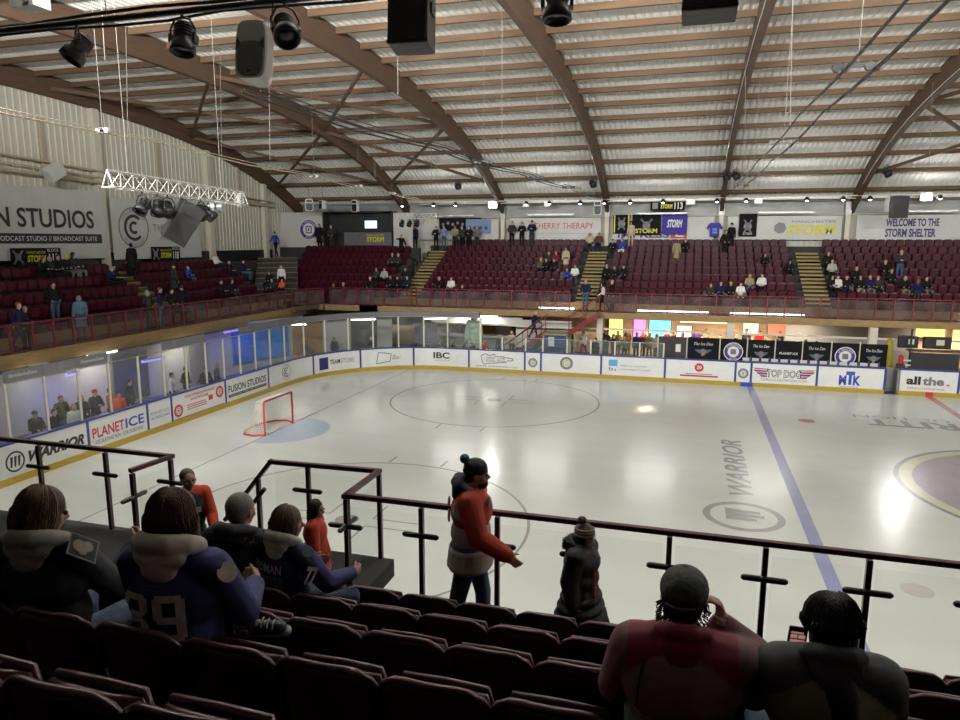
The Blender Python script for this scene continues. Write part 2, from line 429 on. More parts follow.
far_pose('sitlean', pz=.52, lean=.35, arms=((V(-.2, .6, -1), V(.35, .8, .0)), (V(.2, .6, -1), V(-.35, .8, .0))), legs=sit, bulk=.02, head=(0, -.1))
far_pose('sitphone', pz=.52, lean=.05, arms=((V(-.2, .4, -1), V(.35, .8, .7)), (V(.2, .3, -1), V(-.3, .9, -.1))), legs=sit, bulk=.02, head=(.1, -.3))
far_pose('filming', arms=((V(-.5, .7, -.5), V(.5, .6, .9)), (V(.5, .7, -.5), V(-.5, .6, .9))))
def person(pose, loc, rz, top, bottom, hair, haircol, label, skin=0, h=1.75, hat=None, shoes='black', group=None):
    me, I, hv = FAR[pose]
    if pose.startswith('sit'): SEATED.append(Vector(loc))
    o = bpy.data.objects.new('person', me); COL.objects.link(o)
    o.location = loc; o.rotation_euler = (0, 0, rz); k = h/1.75; o.scale = (k, k, k)
    for sl, m in zip(o.material_slots, (SKIN[skin], cloth(top), cloth(bottom), cloth(shoes))): sl.link = 'OBJECT'; sl.material = m
    tag(o, label, 'person', group)
    nm = 'hat' if hair in ('beanie', 'cap') else 'hood' if hair == 'hood' else 'hair'
    hm = bpy.data.objects.new(nm, far_hair(pose, hair)); COL.objects.link(hm); hm.parent = o
    hm.material_slots[0].link = 'OBJECT'; hm.material_slots[0].material = cloth(haircol)
    return o
# ---------------------------------------------------------------- materials
WOOD = mat('glulam', (.090, .050, .028), rough=.75, noise=.16, scale=3.2, stretch=(1, .5, 5), bump=.2)
WOOD2 = mat('purlin_wood', (.105, .060, .030), rough=.75, noise=.18, scale=2.2, stretch=(.25, 3, 3), bump=.2)
DECK = mat('roof_sheet', (.86, .86, .82), rough=.55, noise=.05, scale=.6)
CLAD = mat('wall_sheet', (.58, .555, .47), rough=.6, noise=.10, scale=.9, stretch=(1, 1, .15))
FOIL = mat('foil_lining', (.29, .29, .275), rough=.45, noise=.22, scale=1.1)
CREAM = mat('cream_paint', (.62, .59, .48), rough=.5, noise=.05)
PIPE = mat('pipe_paint', (.50, .42, .30), rough=.45, noise=.1)
STEEL = mat('dull_steel', (.30, .30, .30), rough=.4, metal=.6, noise=.08)
BRIGHT = mat('bright_aluminium', (.75, .75, .72), rough=.35, metal=.5, noise=.04)
BLACK = mat('black_paint', (.010, .010, .011), rough=.45, noise=.05)
BLACKP = mat('black_plastic', (.022, .022, .024), rough=.5, noise=.05)
WHITEP = mat('white_plastic', (.60, .60, .57), rough=.4, noise=.03)
BOARD = mat('white_board', (.74, .75, .74), rough=.3, noise=.04, scale=3)
KICK = mat('yellow_kickboard', (.42, .29, .035), rough=.45, noise=.08)
BLUEP = mat('blue_plastic', (.035, .045, .20), rough=.4, noise=.05)
MAROON = mat('maroon_rail_paint', (.16, .012, .020), rough=.4, noise=.08)
DKRAIL = mat('dark_maroon_rail_paint', (.045, .009, .012), rough=.35, noise=.08)
SEATM = mat('maroon_seat_plastic_shaded', (.045, .008, .014), rough=.32, noise=.08, spec=.5)  # near seats: foreground shade put into the plastic's colour
TREAD = mat('stair_timber', (.15, .105, .055), rough=.8, noise=.15, scale=5)
NOSE = mat('yellow_nosing', (.38, .27, .07), rough=.6, noise=.08)
TIMB = mat('golden_timber', (.30, .20, .085), rough=.75, noise=.22, scale=2.5, stretch=(1, 1, 6))
CONC = mat('grey_concrete', (.11, .105, .10), rough=.85, noise=.15, scale=3)
DKCONC = mat('dark_step_paint', (.035, .033, .034), rough=.8, noise=.15, scale=3)
WALLW = mat('pale_wall_paint', (.55, .54, .52), rough=.7, noise=.05)
WARM = mat('warm_lit_wall', (.60, .42, .26), rough=.7, noise=.15, scale=2)  # warm concourse light put into the wall colour
GLASS = glass_mat('rink_glass', (.90, .93, .92), .07, (.5, .52, .5))
GLASSC = glass_mat('clear_rail_glass', (.97, .98, .975), .006, (.5, .52, .5), gloss=.03)
GLASSR = glass_mat('hazy_rail_glass', (.82, .80, .80), .14, (.36, .28, .29), gloss=.02)
NET = glass_mat('goal_net_cloth', (.9, .9, .88), .5, (.7, .7, .66), gloss=.0)
def INK(n, c, r=.5): return mat('ink_'+n, c, rough=r, noise=.04)
IBLK, IBLUE, IRED, IYEL, IWHT, IGRY, INAVY = INK('black', (.015, .015, .017)), INK('blue', (.03, .06, .38)), INK('red', (.48, .03, .04)), INK('yellow', (.62, .56, .03)), INK('white', (.75, .75, .73)), INK('grey', (.18, .18, .19)), INK('navy', (.03, .03, .14))
ICY = INK('light_blue', (.10, .38, .68)); IPURP = INK('purple', (.06, .03, .22))

def ice_material():
    m = bpy.data.materials.new('ice'); m.use_nodes = True; nt = m.node_tree; N = nt.nodes; L = nt.links; b = N['Principled BSDF']
    tc = N.new('ShaderNodeTexCoord'); mp = N.new('ShaderNodeMapping'); mp.inputs['Scale'].default_value = (.22, 1, 1)
    L.new(tc.outputs['Object'], mp.inputs['Vector'])
    n = N.new('ShaderNodeTexNoise'); n.inputs['Scale'].default_value = 1.1; n.inputs['Detail'].default_value = 6; L.new(mp.outputs[0], n.inputs['Vector'])
    mx = N.new('ShaderNodeMix'); mx.data_type = 'RGBA'; mx.inputs[6].default_value = (.68, .70, .67, 1); mx.inputs[7].default_value = (.80, .82, .80, 1)
    L.new(n.outputs['Fac'], mx.inputs[0]); L.new(mx.outputs[2], b.inputs['Base Color'])
    n2 = N.new('ShaderNodeTexNoise'); n2.inputs['Scale'].default_value = 6; n2.inputs['Detail'].default_value = 5; L.new(mp.outputs[0], n2.inputs['Vector'])
    mr = N.new('ShaderNodeMapRange'); mr.inputs['To Min'].default_value = .10; mr.inputs['To Max'].default_value = .28
    L.new(n2.outputs['Fac'], mr.inputs['Value']); L.new(mr.outputs[0], b.inputs['Roughness'])
    bp = N.new('ShaderNodeBump'); bp.inputs['Strength'].default_value = .10; bp.inputs['Distance'].default_value = .01
    L.new(n2.outputs['Fac'], bp.inputs['Height']); L.new(bp.outputs['Normal'], b.inputs['Normal'])
    b.inputs['Specular IOR Level'].default_value = .35
    return m
ICE = ice_material()
def ice_paint(n, c): return mat('ice_paint_'+n, c, rough=.2, noise=.07, scale=2, spec=.35)

# -------------------------------------------------------------------- ice
XL, XR, YN, YF, RC = -4.0, 53.2, -13.15, 13.15, 6.0
def rink_point(s):
    """far and left run of the boards: s = 0 at the near left, grows towards the far right; returns point, outward normal"""
    a = YF-RC-(YN+RC)          # left straight
    q = RC*PI/2
    if s < a: return V(XL, YN+RC+s, 0), V(-1, 0, 0)
    s -= a
    if s < q:
        t = s/RC; return V(XL+RC-RC*math.cos(t), YF-RC+RC*math.sin(t), 0), V(-math.cos(t), math.sin(t), 0)
    s -= q
    return V(XL+RC+s, YF, 0), V(0, 1, 0)
S_A = YF-RC-(YN+RC); S_Q = RC*PI/2
def s_left(y): return y-(YN+RC)
def s_far(x): return S_A+S_Q+(x-XL-RC)
def rounded(x0, x1, y0, y1, r, n=14):
    P = []
    for cx, cy, a in ((x1-r, y1-r, 0), (x0+r, y1-r, 90), (x0+r, y0+r, 180), (x1-r, y0+r, 270)):
        for k in range(n+1): t = math.radians(a+90*k/n); P.append((cx+r*math.cos(t), cy+r*math.sin(t)))
    return P
mb = MB(); po = rounded(XL, XR, YN, YF, RC); mb.add([(x, y, 0) for x, y in po], [tuple(range(len(po)))])
ice = struct('floor', mb, ICE)
mb = MB(); mb.box((24, 0, -.06), (80, 56, .1)); struct('floor_surround', mb, CONC)
def FI(x, y, d=0): return V(x, y, .002+d)
def ice_mark(name, mb, m, label=None): return part(name, mb, m, ice, label)
pb, pr, pg, pk = ice_paint('blue', (.33, .35, .56)), ice_paint('red', (.55, .24, .26)), ice_paint('grey', (.36, .36, .37)), ice_paint('faded_red', (.40, .36, .36))
for X in (17.15, 32.05): mb = MB(); mb.rect(FI, X-.15, YN, X+.15, YF, 0, .001); ice_mark('blue_line', mb, pb)
mb = MB(); mb.rect(FI, 24.45, YN, 24.75, YF, 0, .001); ice_mark('centre_line', mb, pr)
mb = MB(); mb.rect(FI, -.03, -12.9, .03, 12.85, 0, .001); ice_mark('goal_line', mb, pk)
for sy in (1, -1):
    mb = MB(); mb.ring(FI, (6.26, 6.9*sy), 4.45, 4.52, 0, .001, 90)
    for e in (1, -1):
        for q in (-.85, .85): mb.rect(FI, 6.26+q-.03, 6.9*sy+e*4.5+min(0, e*.6), 6.26+q+.03, 6.9*sy+e*4.5+max(0, e*.6), 0, .001)
        for f in (1, -1):
            mb.rect(FI, *(sorted((6.26+e*.6, 6.26+e*1.8))[0], 6.9*sy+f*.23-.025, sorted((6.26+e*.6, 6.26+e*1.8))[1], 6.9*sy+f*.23+.025), 0, .001)
            mb.rect(FI, 6.26+e*.6-.025, min(6.9*sy+f*.23, 6.9*sy+f*1.1), 6.26+e*.6+.025, max(6.9*sy+f*.23, 6.9*sy+f*1.1), 0, .001)
    ice_mark('faceoff_circle', mb, pk)
    mb = MB(); mb.disc(FI, (6.26, 6.9*sy), .3, 0, .0012); ice_mark('faceoff_dot', mb, pk)
    mb = MB(); mb.disc(FI, (18.7, 6.9*sy), .3, 0, .0012); ice_mark('faceoff_dot', mb, pr if sy > 0 else ice_paint('pale_dot', (.62, .58, .57)))  # near dot painted paler and greyer than the far one
mb = MB(); po = [(0, -1.8)]+[(max(0, 1.83*math.cos(t)), 1.8*math.sin(t)) for t in [(-80+160*k/20)*PI/180 for k in range(21)]]+[(0, 1.8)]
mb.prism(po, FI, 0, .0008); ice_mark('goal_crease', mb, ice_paint('pale_blue', (.46, .54, .66)))
mb = MB(); mb.disc(FI, (24.6, 0), 4.5, 0, .0004, 80, 0); mb.disc(FI, (24.6, 0), 4.36, 0, .0008, 80, 1); mb.disc(FI, (24.6, 0), 4.02, 0, .0012, 80, 2)
lf = plane_frame((22.2, .2, .0035), (.98, -.16, 0), (.16, .98, 0)); put_text(mb, lf, 'SG', 0, -.9, 1.5, .9, .001, 3, bold=.03)
lf = plane_frame((22.9, 2.2, .0035), (.98, .1, 0), (-.1, .98, 0)); mb.rect(lf, 0, 0, 2.5, .35, 0, .001, 3)
ice_mark('centre_emblem', mb, [ice_paint('dark_ring', (.30, .30, .33)), ice_paint('pale_yellow', (.66, .66, .48)), ice_paint('violet', (.40, .37, .42)), ice_paint('white', (.76, .76, .76))])
mb = MB(); lf = plane_frame((16.07, -2.35, .003), (0, 1, 0), (-1, 0, 0)); put_text(mb, lf, 'WARRIOR', 0, 0, 5.6, .66, .0005, 0, bold=.02, shear=.25)
mb.ring(FI, (15.68, -3.85), .80, .98, 0, .0008, 48)
lf = plane_frame((15.68, -3.85, .003), (0, 1, 0), (-1, 0, 0))
for x0, w, yb in ((-.30, .16, -.3), (-.06, .16, -.5), (.2, .16, -.42)): mb.prism([(x0, yb), (x0+w, yb), (x0+w+.12, .42), (x0+.0, .42)], lf, 0, .0006)
mb.prism([(-.34, -.1), (.4, -.1), (.36, .02), (-.3, .02)], lf, 0, .0007)
ice_mark('ice_lettering', mb, pg)
mb = MB(); lf = plane_frame((23.95, 8.0, .003), (-1, 0, 0), (0, -1, 0)); put_text(mb, lf, 'RITT', 0, .05, 3.1, 1.05, .0005, 0, bold=.03)
put_text(mb, lf, 'UCTION', .05, -.55, 3.3, .42, .0005, 0, bold=.0)
ice_mark('ice_lettering', mb, pg)

# ------------------------------------------------- boards: one run of panels
def curve_strip(mb, s0, s1, o0, o1, z0, z1, m=0):
    n = max(1, int((s1-s0)/.45)) if (s1 > S_A and s0 < S_A+S_Q) else 1
    vs = []; fs = []
    for k in range(n+1):
        P, Nn = rink_point(s0+(s1-s0)*k/n)
        for o, z in ((o0, z0), (o1, z0), (o1, z1), (o0, z1)): vs.append(P+Nn*o+V(0, 0, z))
    for k in range(n):
        for q in range(4): fs.append((k*4+q, k*4+(q+1) % 4, k*4+4+(q+1) % 4, k*4+4+q))
    fs += [(3, 2, 1, 0), tuple(n*4+q for q in range(4))]
    mb.add(vs, fs, m)
def board_frame(s0):
    """2-D frame lying on the rink face of the boards, x running along them"""
    def fr(x, y, d=0):
        P, Nn = rink_point(s0+x); return P-Nn*(.022+d)+V(0, 0, y)
    return fr
joints = [s_left(y) for y in (-10.2, -7.9, -4.59, -2.02, -.81, 2.35, 5.45)]+[s_left(5.45)+3.55, s_left(5.45)+6.35, s_far(.1), s_far(3.15), s_far(6.18), s_far(7.03), s_far(10.1), s_far(13.2), s_far(16.45), s_far(17.15), s_far(20.0), s_far(22.8)]
joints = [0]+[j for j in joints if j > .5]
GATE = (s_far(22.8), s_far(23.35)); joints2 = [s_far(23.35), s_far(25.7), s_far(28.8), s_far(31.9), s_far(35)]
def ad_panel(s0, s1, words, label, draw, m=BOARD):
    g = (s0+s1)/2; P, Nn = rink_point(g)
    t = thing('advertising_board', label, 'board', P+Nn*.05, group=None)
    mb = MB(); curve_strip(mb, s0+.05, s1-.05, -.02, .06, .2, 1.14); part('panel', mb, m, t)
    mb = MB(); curve_strip(mb, s1-.05, s1+.05, -.028, .08, .0, 1.16); part('joint_strip', mb, BLUEP, t)
    mb = MB(); draw(mb, board_frame(s0), s1-s0)
    if mb.v: part('lettering', mb, [IBLK, IBLUE, IRED, IYEL, IWHT, IGRY, INAVY, ICY], t)
    return t
def T(s, x, y, w, h, m=0, **k): return lambda mb, fr, W: put_text(mb, fr, s, x*W, y, w*W, h, .004, m, **k)
def many(*fs):
    def f(mb, fr, W):
        for g in fs: g(mb, fr, W)
    return f
def roundel(cx, cy, r, m=0, mi=4, letters=None, lm=4):
    def f(mb, fr, W):
        mb.disc(fr, (cx*W, cy), r, 0, .004, 30, m); mb.disc(fr, (cx*W, cy), r*.62, 0, .006, 24, mi)
        mb.ring(fr, (cx*W, cy), r*.40, r*.50, 0, .008, 24, m); mb.rect(fr, cx*W-r*.16, cy-r*.2, cx*W+r*.16, cy+r*.2, 0, .009, m)
        if letters: put_text(mb, fr, letters, 0, 0, 1, r*.25, .008, lm, curve=(cx*W, cy, r*.81, PI*.85, PI*.15))
    return f
def ringlogo(cx, cy, r, m=0):
    def f(mb, fr, W):
        mb.ring(fr, (cx*W, cy), r*.93, r, 0, .004, 36, m)
        mb.ring(fr, (cx*W, cy), r*.50, r*.66, 0, .004, 30, m, .9, 5.4); mb.ring(fr, (cx*W, cy), r*.18, r*.32, 0, .004, 24, m, .9, 5.4)
    return f
def bars(m, *rs):
    return lambda mb, fr, W: [mb.rect(fr, x0*W, y0, x1*W, y1, 0, .003, m) for x0, y0, x1, y1 in rs]
def warrior(mb, fr, W):
    mb.ring(fr, (.40*W, .62), .25, .30, 0, .004, 32, 0)
    for x0 in (-.12, 0, .12): mb.prism([(.40*W+x0-.04, .47), (.40*W+x0+.01, .47), (.40*W+x0+.06, .77), (.40*W+x0-.02, .77)], fr, 0, .004, 0)
    put_text(mb, fr, 'WARRIOR', .50*W, .47, .46*W, .34, .004, 0, bold=.05, shear=.35)
def starwing(mb, fr, W):
    for sg in (-1, 1):
        c = .5*W
        for k, (y0, y1) in enumerate(((.82, .74), (.70, .62), (.58, .50))):
            mb.prism([(c+sg*.25*W, y0), (c+sg*(.47-.05*k)*W, y0+.02), (c+sg*(.44-.05*k)*W, y1), (c+sg*.25*W, y1)], fr, 0, .004, (2, 1, 2)[k])
        mb.prism([(c+sg*.22*W, .9), (c+sg*.485*W, .93), (c+sg*.43*W, .86), (c+sg*.22*W, .86)], fr, 0, .003, 5)
    put_text(mb, fr, 'TOP DOG', .24*W, .50, .52*W, .38, .006, 0, bold=.06)
    put_text(mb, fr, 'TOP DOG', .255*W, .53, .49*W, .32, .008, 4, bold=.0)
    put_text(mb, fr, 'TOPDOG-NUTRITION.COM', .15*W, .32, .70*W, .12, .004, 5)
def guitar(mb, fr, W):
    P = [(.25, .50), (.22, .85), (.30, .98), (.36, .90), (.42, .92), (.46, .98), (.48, .86), (.62, .86), (.70, .80), (.78, .78), (.80, .70), (.74, .64), (.70, .66), (.66, .55), (.46, .50), (.34, .46), (.28, .40)]
    for i in range(len(P)):
        a, b = P[i], P[(i+1) % len(P)]
        mb.tube([fr(a[0]*W, a[1], .004), fr(b[0]*W, b[1], .004)], .016, 5, 0)
    put_text(mb, fr, 'SOUND', .31*W, .70, .16*W, .12, .004, 0); put_text(mb, fr, 'STUDIO', .31*W, .56, .16*W, .1, .004, 0)
    put_text(mb, fr, 'LIVE', .52*W, .70, .13*W, .12, .004, 0); put_text(mb, fr, 'ROOM', .52*W, .56, .13*W, .1, .004, 0)
    put_text(mb, fr, 'REHEARSAL ROOMS & RECORDING STUDIO', .14*W, .28, .74*W, .07, .004, 0)
def squiggle(mb, fr, W):
    po = [(.30, .35), (.34, .95), (.58, .86), (.56, .45)]
    for i in range(4): a, b = po[i], po[(i+1) % 4]; mb.tube([fr(a[0]*W, a[1], .004), fr(b[0]*W, b[1], .004)], .022, 5, 5)
    put_text(mb, fr, 'Bar', .60*W, .55, .16*W, .24, .004, 5, shear=.3)
panels = [
 ('white board reading WARRIOR in black slanted letters with a round logo', warrior),
 ('white board reading PLANET ICE in red and blue letters', many(T('PLANET', .06, .52, .52, .34, 2, bold=.02), T('ICE', .60, .52, .33, .34, 1, bold=.02), T('ICE SKATING FUN - FOR EVERYONE', .10, .32, .80, .12, 0))),
 ('narrow white board with small grey blue lettering left of the red printed board', many(T('PLANET ICE', .12, .66, .76, .12, 5), T('ALTRINCHAM', .12, .5, .76, .1, 1))),
 ('white board with red lettering and a red roundel at both ends', many(roundel(.11, .52, .24, 2), roundel(.88, .76, .24, 2), T('YOUR STORAGE PROVIDER', .22, .92, .56, .1, 2, bold=.02), T('IN ALTRINCHAM', .33, .76, .32, .1, 2, bold=.02), bars(2, (.26, .60, .60, .63), (.26, .52, .62, .55), (.26, .44, .62, .47)), bars(2, (.66, .55, .74, .75)), bars(0, (.03, .205, .97, .225)))),
 ('white board reading FUSION STUDIOS in black over a black strip', many(T('FUSION STUDIOS', .06, .56, .88, .30, 0, bold=.02), bars(0, (.06, .36, .94, .48)), T('REHEARSAL STUDIO // PODCAST STUDIO // BROADCAST SUITE', .09, .395, .82, .055, 4))),
 ('white board with a thin round C emblem in the left corner of the rink', ringlogo(.42, .66, .36, 5)),
 ('white board reading TEAM STORE beside a dark square logo', many(bars(6, (.13, .34, .34, .96)), bars(4, (.17, .42, .30, .47), (.22, .52, .25, .9)), T('TEAM', .37, .56, .22, .24, 0, bold=.02), T('STORE', .60, .56, .28, .24, 5))),
 ('white corner board with a grey shield outline and script', squiggle),
 ('white board reading IBC on the far side boards', many(T('IBC', .35, .60, .30, .34, 0, bold=.03), T('SOLUTIONS', .37, .47, .27, .07, 2))),
 ('white board with a black guitar outline around lettering', guitar),
 ('narrow white door board with a grey round crest left of the stairs door', roundel(.5, .62, .24, 5)),
 ('white board with a round brown and yellow crest', many(roundel(.43, .68, .33, 5), lambda mb, fr, W: put_text(mb, fr, 'X', .385*W, .54, .09*W, .28, .016, 3, bold=.05))),
 ('white board with a light blue square logo and two grey lines of print', many(bars(7, (.12, .66, .26, .98)), bars(0, (.13, .44, .145, .6), (.17, .42, .185, .56), (.22, .42, .235, .52)), T('FINANCIAL PLANNING', .30, .66, .42, .08, 5), T('INDEPENDENT ADVISERS', .30, .48, .48, .07, 5))),
 ('white board with a round red 20 logo above a red line of print', many(lambda mb, fr, W: mb.disc(fr, (.49*W, .80), .21, 0, .004, 30, 2), lambda mb, fr, W: put_text(mb, fr, '20', .455*W, .72, .07*W, .17, .010, 4, bold=.03), bars(5, (.30, .46, .68, .50)), bars(2, (.22, .34, .76, .42)))),
 ('narrow white board with a grey round crest left of the blue line', roundel(.5, .62, .24, 5)),
 ('white board reading TOP DOG between red and blue wings', starwing),
 ('white board reading MTK in blue brush letters', many(T('M', .33, .32, .11, .45, 1, bold=.05), T('T', .43, .34, .13, .62, 1, bold=.07), T('K', .54, .32, .11, .45, 1, bold=.05), T('PROMOTIONS', .34, .22, .28, .05, 5)))]
js = joints
for i, (lb, dr) in enumerate(panels): ad_panel(js[i] if i else -1.7, js[i+1] if i+1 < len(js) else GATE[0], '', lb, dr)
right = [('white board reading all the. in bold black and grey letters', many(T('all', .13, .50, .24, .38, 0, bold=.04), T('the', .40, .50, .36, .38, 5, bold=.04), T('.', .80, .50, .05, .08, 2, bold=.05), T('MERCHANDISE', .16, .30, .62, .08, 2))), ('plain white board right of the centre line', many()), ('plain white board beyond the right edge of the centre circle', many()), ('plain white board at the far right of the far boards', many())]
for i, (lb, dr) in enumerate(right): ad_panel(joints2[i], joints2[i+1], '', lb, dr)
mb = MB()
for a, b in ((-1.7, s_far(16.7)), (s_far(17.25), GATE[0]), (GATE[1], s_far(24.45)), (s_far(24.75), s_far(35))): curve_strip(mb, a, b, -.045, .03, 0, .2)
o = solo('kickboard', mb, KICK, kind='structure', loc=(0, 0, 0))
mb = MB(); curve_strip(mb, s_far(24.45), s_far(24.75), -.047, .03, 0, .2, 0); curve_strip(mb, s_far(16.7), s_far(17.25), -.047, .03, 0, .2, 1); part('kickboard_mark', mb, [IRED, IBLUE], o)
mb = MB()
for a, b in ((-1.7, GATE[0]), (GATE[1], s_far(35))): curve_strip(mb, a, b, -.05, .16, 1.14, 1.2)
solo('board_cap_rail', mb, BLUEP, kind='structure', loc=(0, 0, 0))
mb = MB(); curve_strip(mb, 0, GATE[0], .12, .16, 0, 1.14); curve_strip(mb, GATE[1], s_far(35), .12, .16, 0, 1.14)
mb.box((24.5, YN-.06, .6), (56, .1, 1.2)); mb.box((XR+.06, 0, .6), (.1, 18, 1.2)); mb.box((44, YF+.06, .6), (18, .1, 1.2))
struct('board_backing', mb, WALLW)
# gate opening between the far boards
mb = MB()
mb.box((23.05, YF+.75, .55), (.5, .06, 1.1)); mb.box((22.83, YF+.4, .57), (.06, .7, 1.14)); mb.box((23.33, YF+.4, .57), (.06, .7, 1.14))
solo('rink_gate', mb, STEEL, 'grey gate recess between the MTK board and the all the. board', 'gate')

# --------------------------------------------------------------- rink glass
def glass_run(label, stations, z1, z0=1.2, head=None):
    t = thing('rink_glass_screen', label, 'glass screen', rink_point(stations[0])[0]+V(0, 0, z0))
    for k, s in enumerate(stations):
        P, Nn = rink_point(s); mb = MB(); q = P+Nn*.06
        mb.bar(q+V(0, 0, z0), q+V(0, 0, z1+.03), .07, .05, 0, up=Nn); part('post', mb, CREAM, t)
        if k+1 < len(stations):
            mb = MB(); e = stations[k+1]; curve_strip(mb, s+.035, e-.035, .052, .066, z0, z1); part('glass_panel', mb, GLASS, t)
    mb = MB()
    for k in range(len(stations)-1): curve_strip(mb, stations[k], stations[k+1], .04, .08, z1, z1+.035)
    part('head_rail', mb, STEEL, t)
ss = [s_left(y) for y in (-7.15, -5.9, -4.7, -3.5, -2.2, -1.0, .2, 1.35, 2.45, 3.55, 4.65, 5.8, 7.0)]
ss += [S_A+S_Q*k/7 for k in range(1, 7)]+[S_A+S_Q-.05, s_far(3.75)]
glass_run('tall glass screen on posts around the left end of the rink', ss, 2.83)
glass_run('low glass screen on white posts along the far boards', [s_far(x) for x in (3.8, 4.95, 6.2, 7.1, 8.35, 9.55, 10.75, 11.95, 13.1)], 1.86)
mb = MB(); P0 = V(3.78, 13.21, 0)
mb.bar(P0+V(0, 0, 1.2), P0+V(0, 0, 2.86), .10, .08); solo('screen_end_post', mb, CREAM, 'tall cream post where the high glass steps down to the low glass', 'post')

# ------------------------------------------------------------------ roof
def zb(Y): return 13.3-.00378*Y*Y-5.03e-6*Y**4
DZ = .92
ys = [-26+52*k/34 for k in range(35)]
mb = MB(); vs = []; fs = []; prof = []
x = -14.3
while x < 62: prof += [(x, 0), (x+.13, 0), (x+.17, .05), (x+.24, .05)]; x += .28
for y in ys:
    for px_, dz in prof: vs.append((px_, y, zb(y)+DZ+dz))
n = len(prof)
for j in range(len(ys)-1):
    for i in range(n-1): fs.append((j*n+i, j*n+i+1, (j+1)*n+i+1, (j+1)*n+i))
mb.add(vs, fs); ceil = struct('ceiling', mb, DECK)
ARCH = [-14.0, -5.4, 1.7, 8.78, 15.9, 23.35, 30.5, 37.6, 44.7, 51.8, 59]
for X in ARCH:
    mb = MB(); vs = []; w = .12
    for y in ys:
        for dx, dz in ((-w, 0), (w, 0), (w, DZ-.02), (-w, DZ-.02)): vs.append((X+dx, y, zb(y)+dz))
    fs = []
    for j in range(len(ys)-1):
        for q in range(4): fs.append((j*4+q, j*4+(q+1) % 4, j*4+4+(q+1) % 4, j*4+4+q))
    mb.add(vs, fs+[(3, 2, 1, 0), tuple((len(ys)-1)*4+q for q in range(4))]); part('arch_beam', mb, WOOD, ceil)
    mb = MB(); mb.tube([(X-w-.03, y, zb(y)+.06) for y in ys[2:-2]], .018, 5); part('conduit', mb, BRIGHT, ceil)
PUR = [y for y in [-24.9+1.915*k for k in range(27)]]
for y in PUR:
    mb = MB(); sl = (zb(y+.1)-zb(y-.1))/.2
    mb.box((24, y, zb(y)+DZ-.14), (76.5, .12, .22), rot=(math.atan(sl), 0, 0)); part('purlin', mb, WOOD2, ceil)
for X0, X1 in ((-5.4, 1.7), (23.35, 30.5), (-14, -5.4)):
    for a, b in ((4.5, 14), (14, 22.5), (-5, -14)):
        for p, q in ((a, b), (b, a)):
            mb = MB(); mb.bar((X0, p, zb(p)+.35), (X1, q, zb(q)+.35), .10, .16); part('brace', mb, WOOD, ceil)

# ------------------------------------------------------------------ walls
def deckz(y): return zb(y)+DZ+.02
def ribbed_wall(name, X, y0, y1, z0, face, mats=CLAD):
    mb = MB(); y = y0; P = []
    while y < y1: P += [(y, 0), (y+.22, 0), (y+.25, .035), (y+.30, .035)]; y += .33
    P = [q for q in P if q[0] <= y1]+[(y1, 0)]
    vs = []
    for yy, d in P: vs += [(X+face*d, yy, z0), (X+face*d, yy, deckz(max(-26, min(26, yy))))]
    mb.add(vs, [(2*i, 2*i+1, 2*i+3, 2*i+2) for i in range(len(P)-1)]); return struct(name, mb, mats)
wl = ribbed_wall('wall_left', -14.3, -27, 26.2, 0, 1)
ribbed_wall('wall_right', 62.2, -27, 26.2, 0, -1)
for nm, Y in (('wall_far', 26.1), ('wall_near', -27)):
    mb = MB(); x = -14.4; P = []; f = -1 if Y > 0 else 1
    while x < 62.4: P += [(x, 0), (x+.22, 0), (x+.25, .035), (x+.30, .035)]; x += .33
    vs = []
    for xx, d in P: vs += [(xx, Y+f*d, 0), (xx, Y+f*d, 9.6)]
    mb.add(vs, [(2*i, 2*i+1, 2*i+3, 2*i+2) for i in range(len(P)-1)]); w = struct(nm, mb, CLAD if Y > 0 else BLACK)  # unseen near wall made black to keep the foreground dark
    if Y > 0:
        mb = MB(); mb.box((24, 25.97, 8.9), (76, .06, .95)); part('lining', mb, FOIL, w)
        mb = MB(); mb.box((24, 25.8, 9.42), (76, .25, .12)); part('eaves_beam', mb, STEEL, w)
        mb = MB(); mb.tube([(-4, 24.1, 9.42), (62, 24.1, 9.42)], .035, 8); mb.tube([(-4, 24.6, 9.30), (62, 24.6, 9.30)], .03, 8); mb.tube([(-4, 25.7, 8.42), (62, 25.7, 8.42)], .035, 8); part('conduit', mb, CREAM, w)
mb = MB()
mb.box((24, -26.5, 9.45), (76, 1.2, .1)); struct('eaves_soffit', mb, FOIL)
for X in (1.7, 8.78, 15.9, 23.1, 30.5):
    mb = MB(); mb.box((X, 25.72, 7.45), (.26, .3, 2.0)); mb.box((X, 25.75, 8.8), (.34, .36, .7), 1); struct('column', mb, [CREAM, STEEL])
for Y in (-9.6, -1.3, 7.0, 15.3, 21.1):
    mb = MB(); mb.box((-14.05, Y, (2.9+zb(Y))/2), (.3, .38, zb(Y)-2.9)); struct('column', mb, CREAM)
# pipes and rails fixed along the left wall
mb = MB()
for z0, z1, r in ((10.38, 9.45, .045), (10.05, 9.25, .03), (9.75, 9.15, .08)): mb.tube([(-13.82, -8, z0+(z0-z1)*.5), (-13.82, 2, z0), (-13.82, 22, z1)], r, 8)
for Y in (1.0, 4.0, 11.2, 18.4): mb.box((-14.1, Y, 10.9), (.1, .14, 2.6))
part('wall_pipes', mb, PIPE, wl)
mb = MB(); mb.box((-14.15, 4, 4.4), (.06, 36, 3.6)); part('wall_base_lining', mb, BLACK, wl)

# ----------------------------------------------------------------- stands
FL = 2.95
def terrace(name, rows, mk, mats): mb = MB(); [mk(mb, i) for i in range(rows)]; return struct(name, mb, mats)
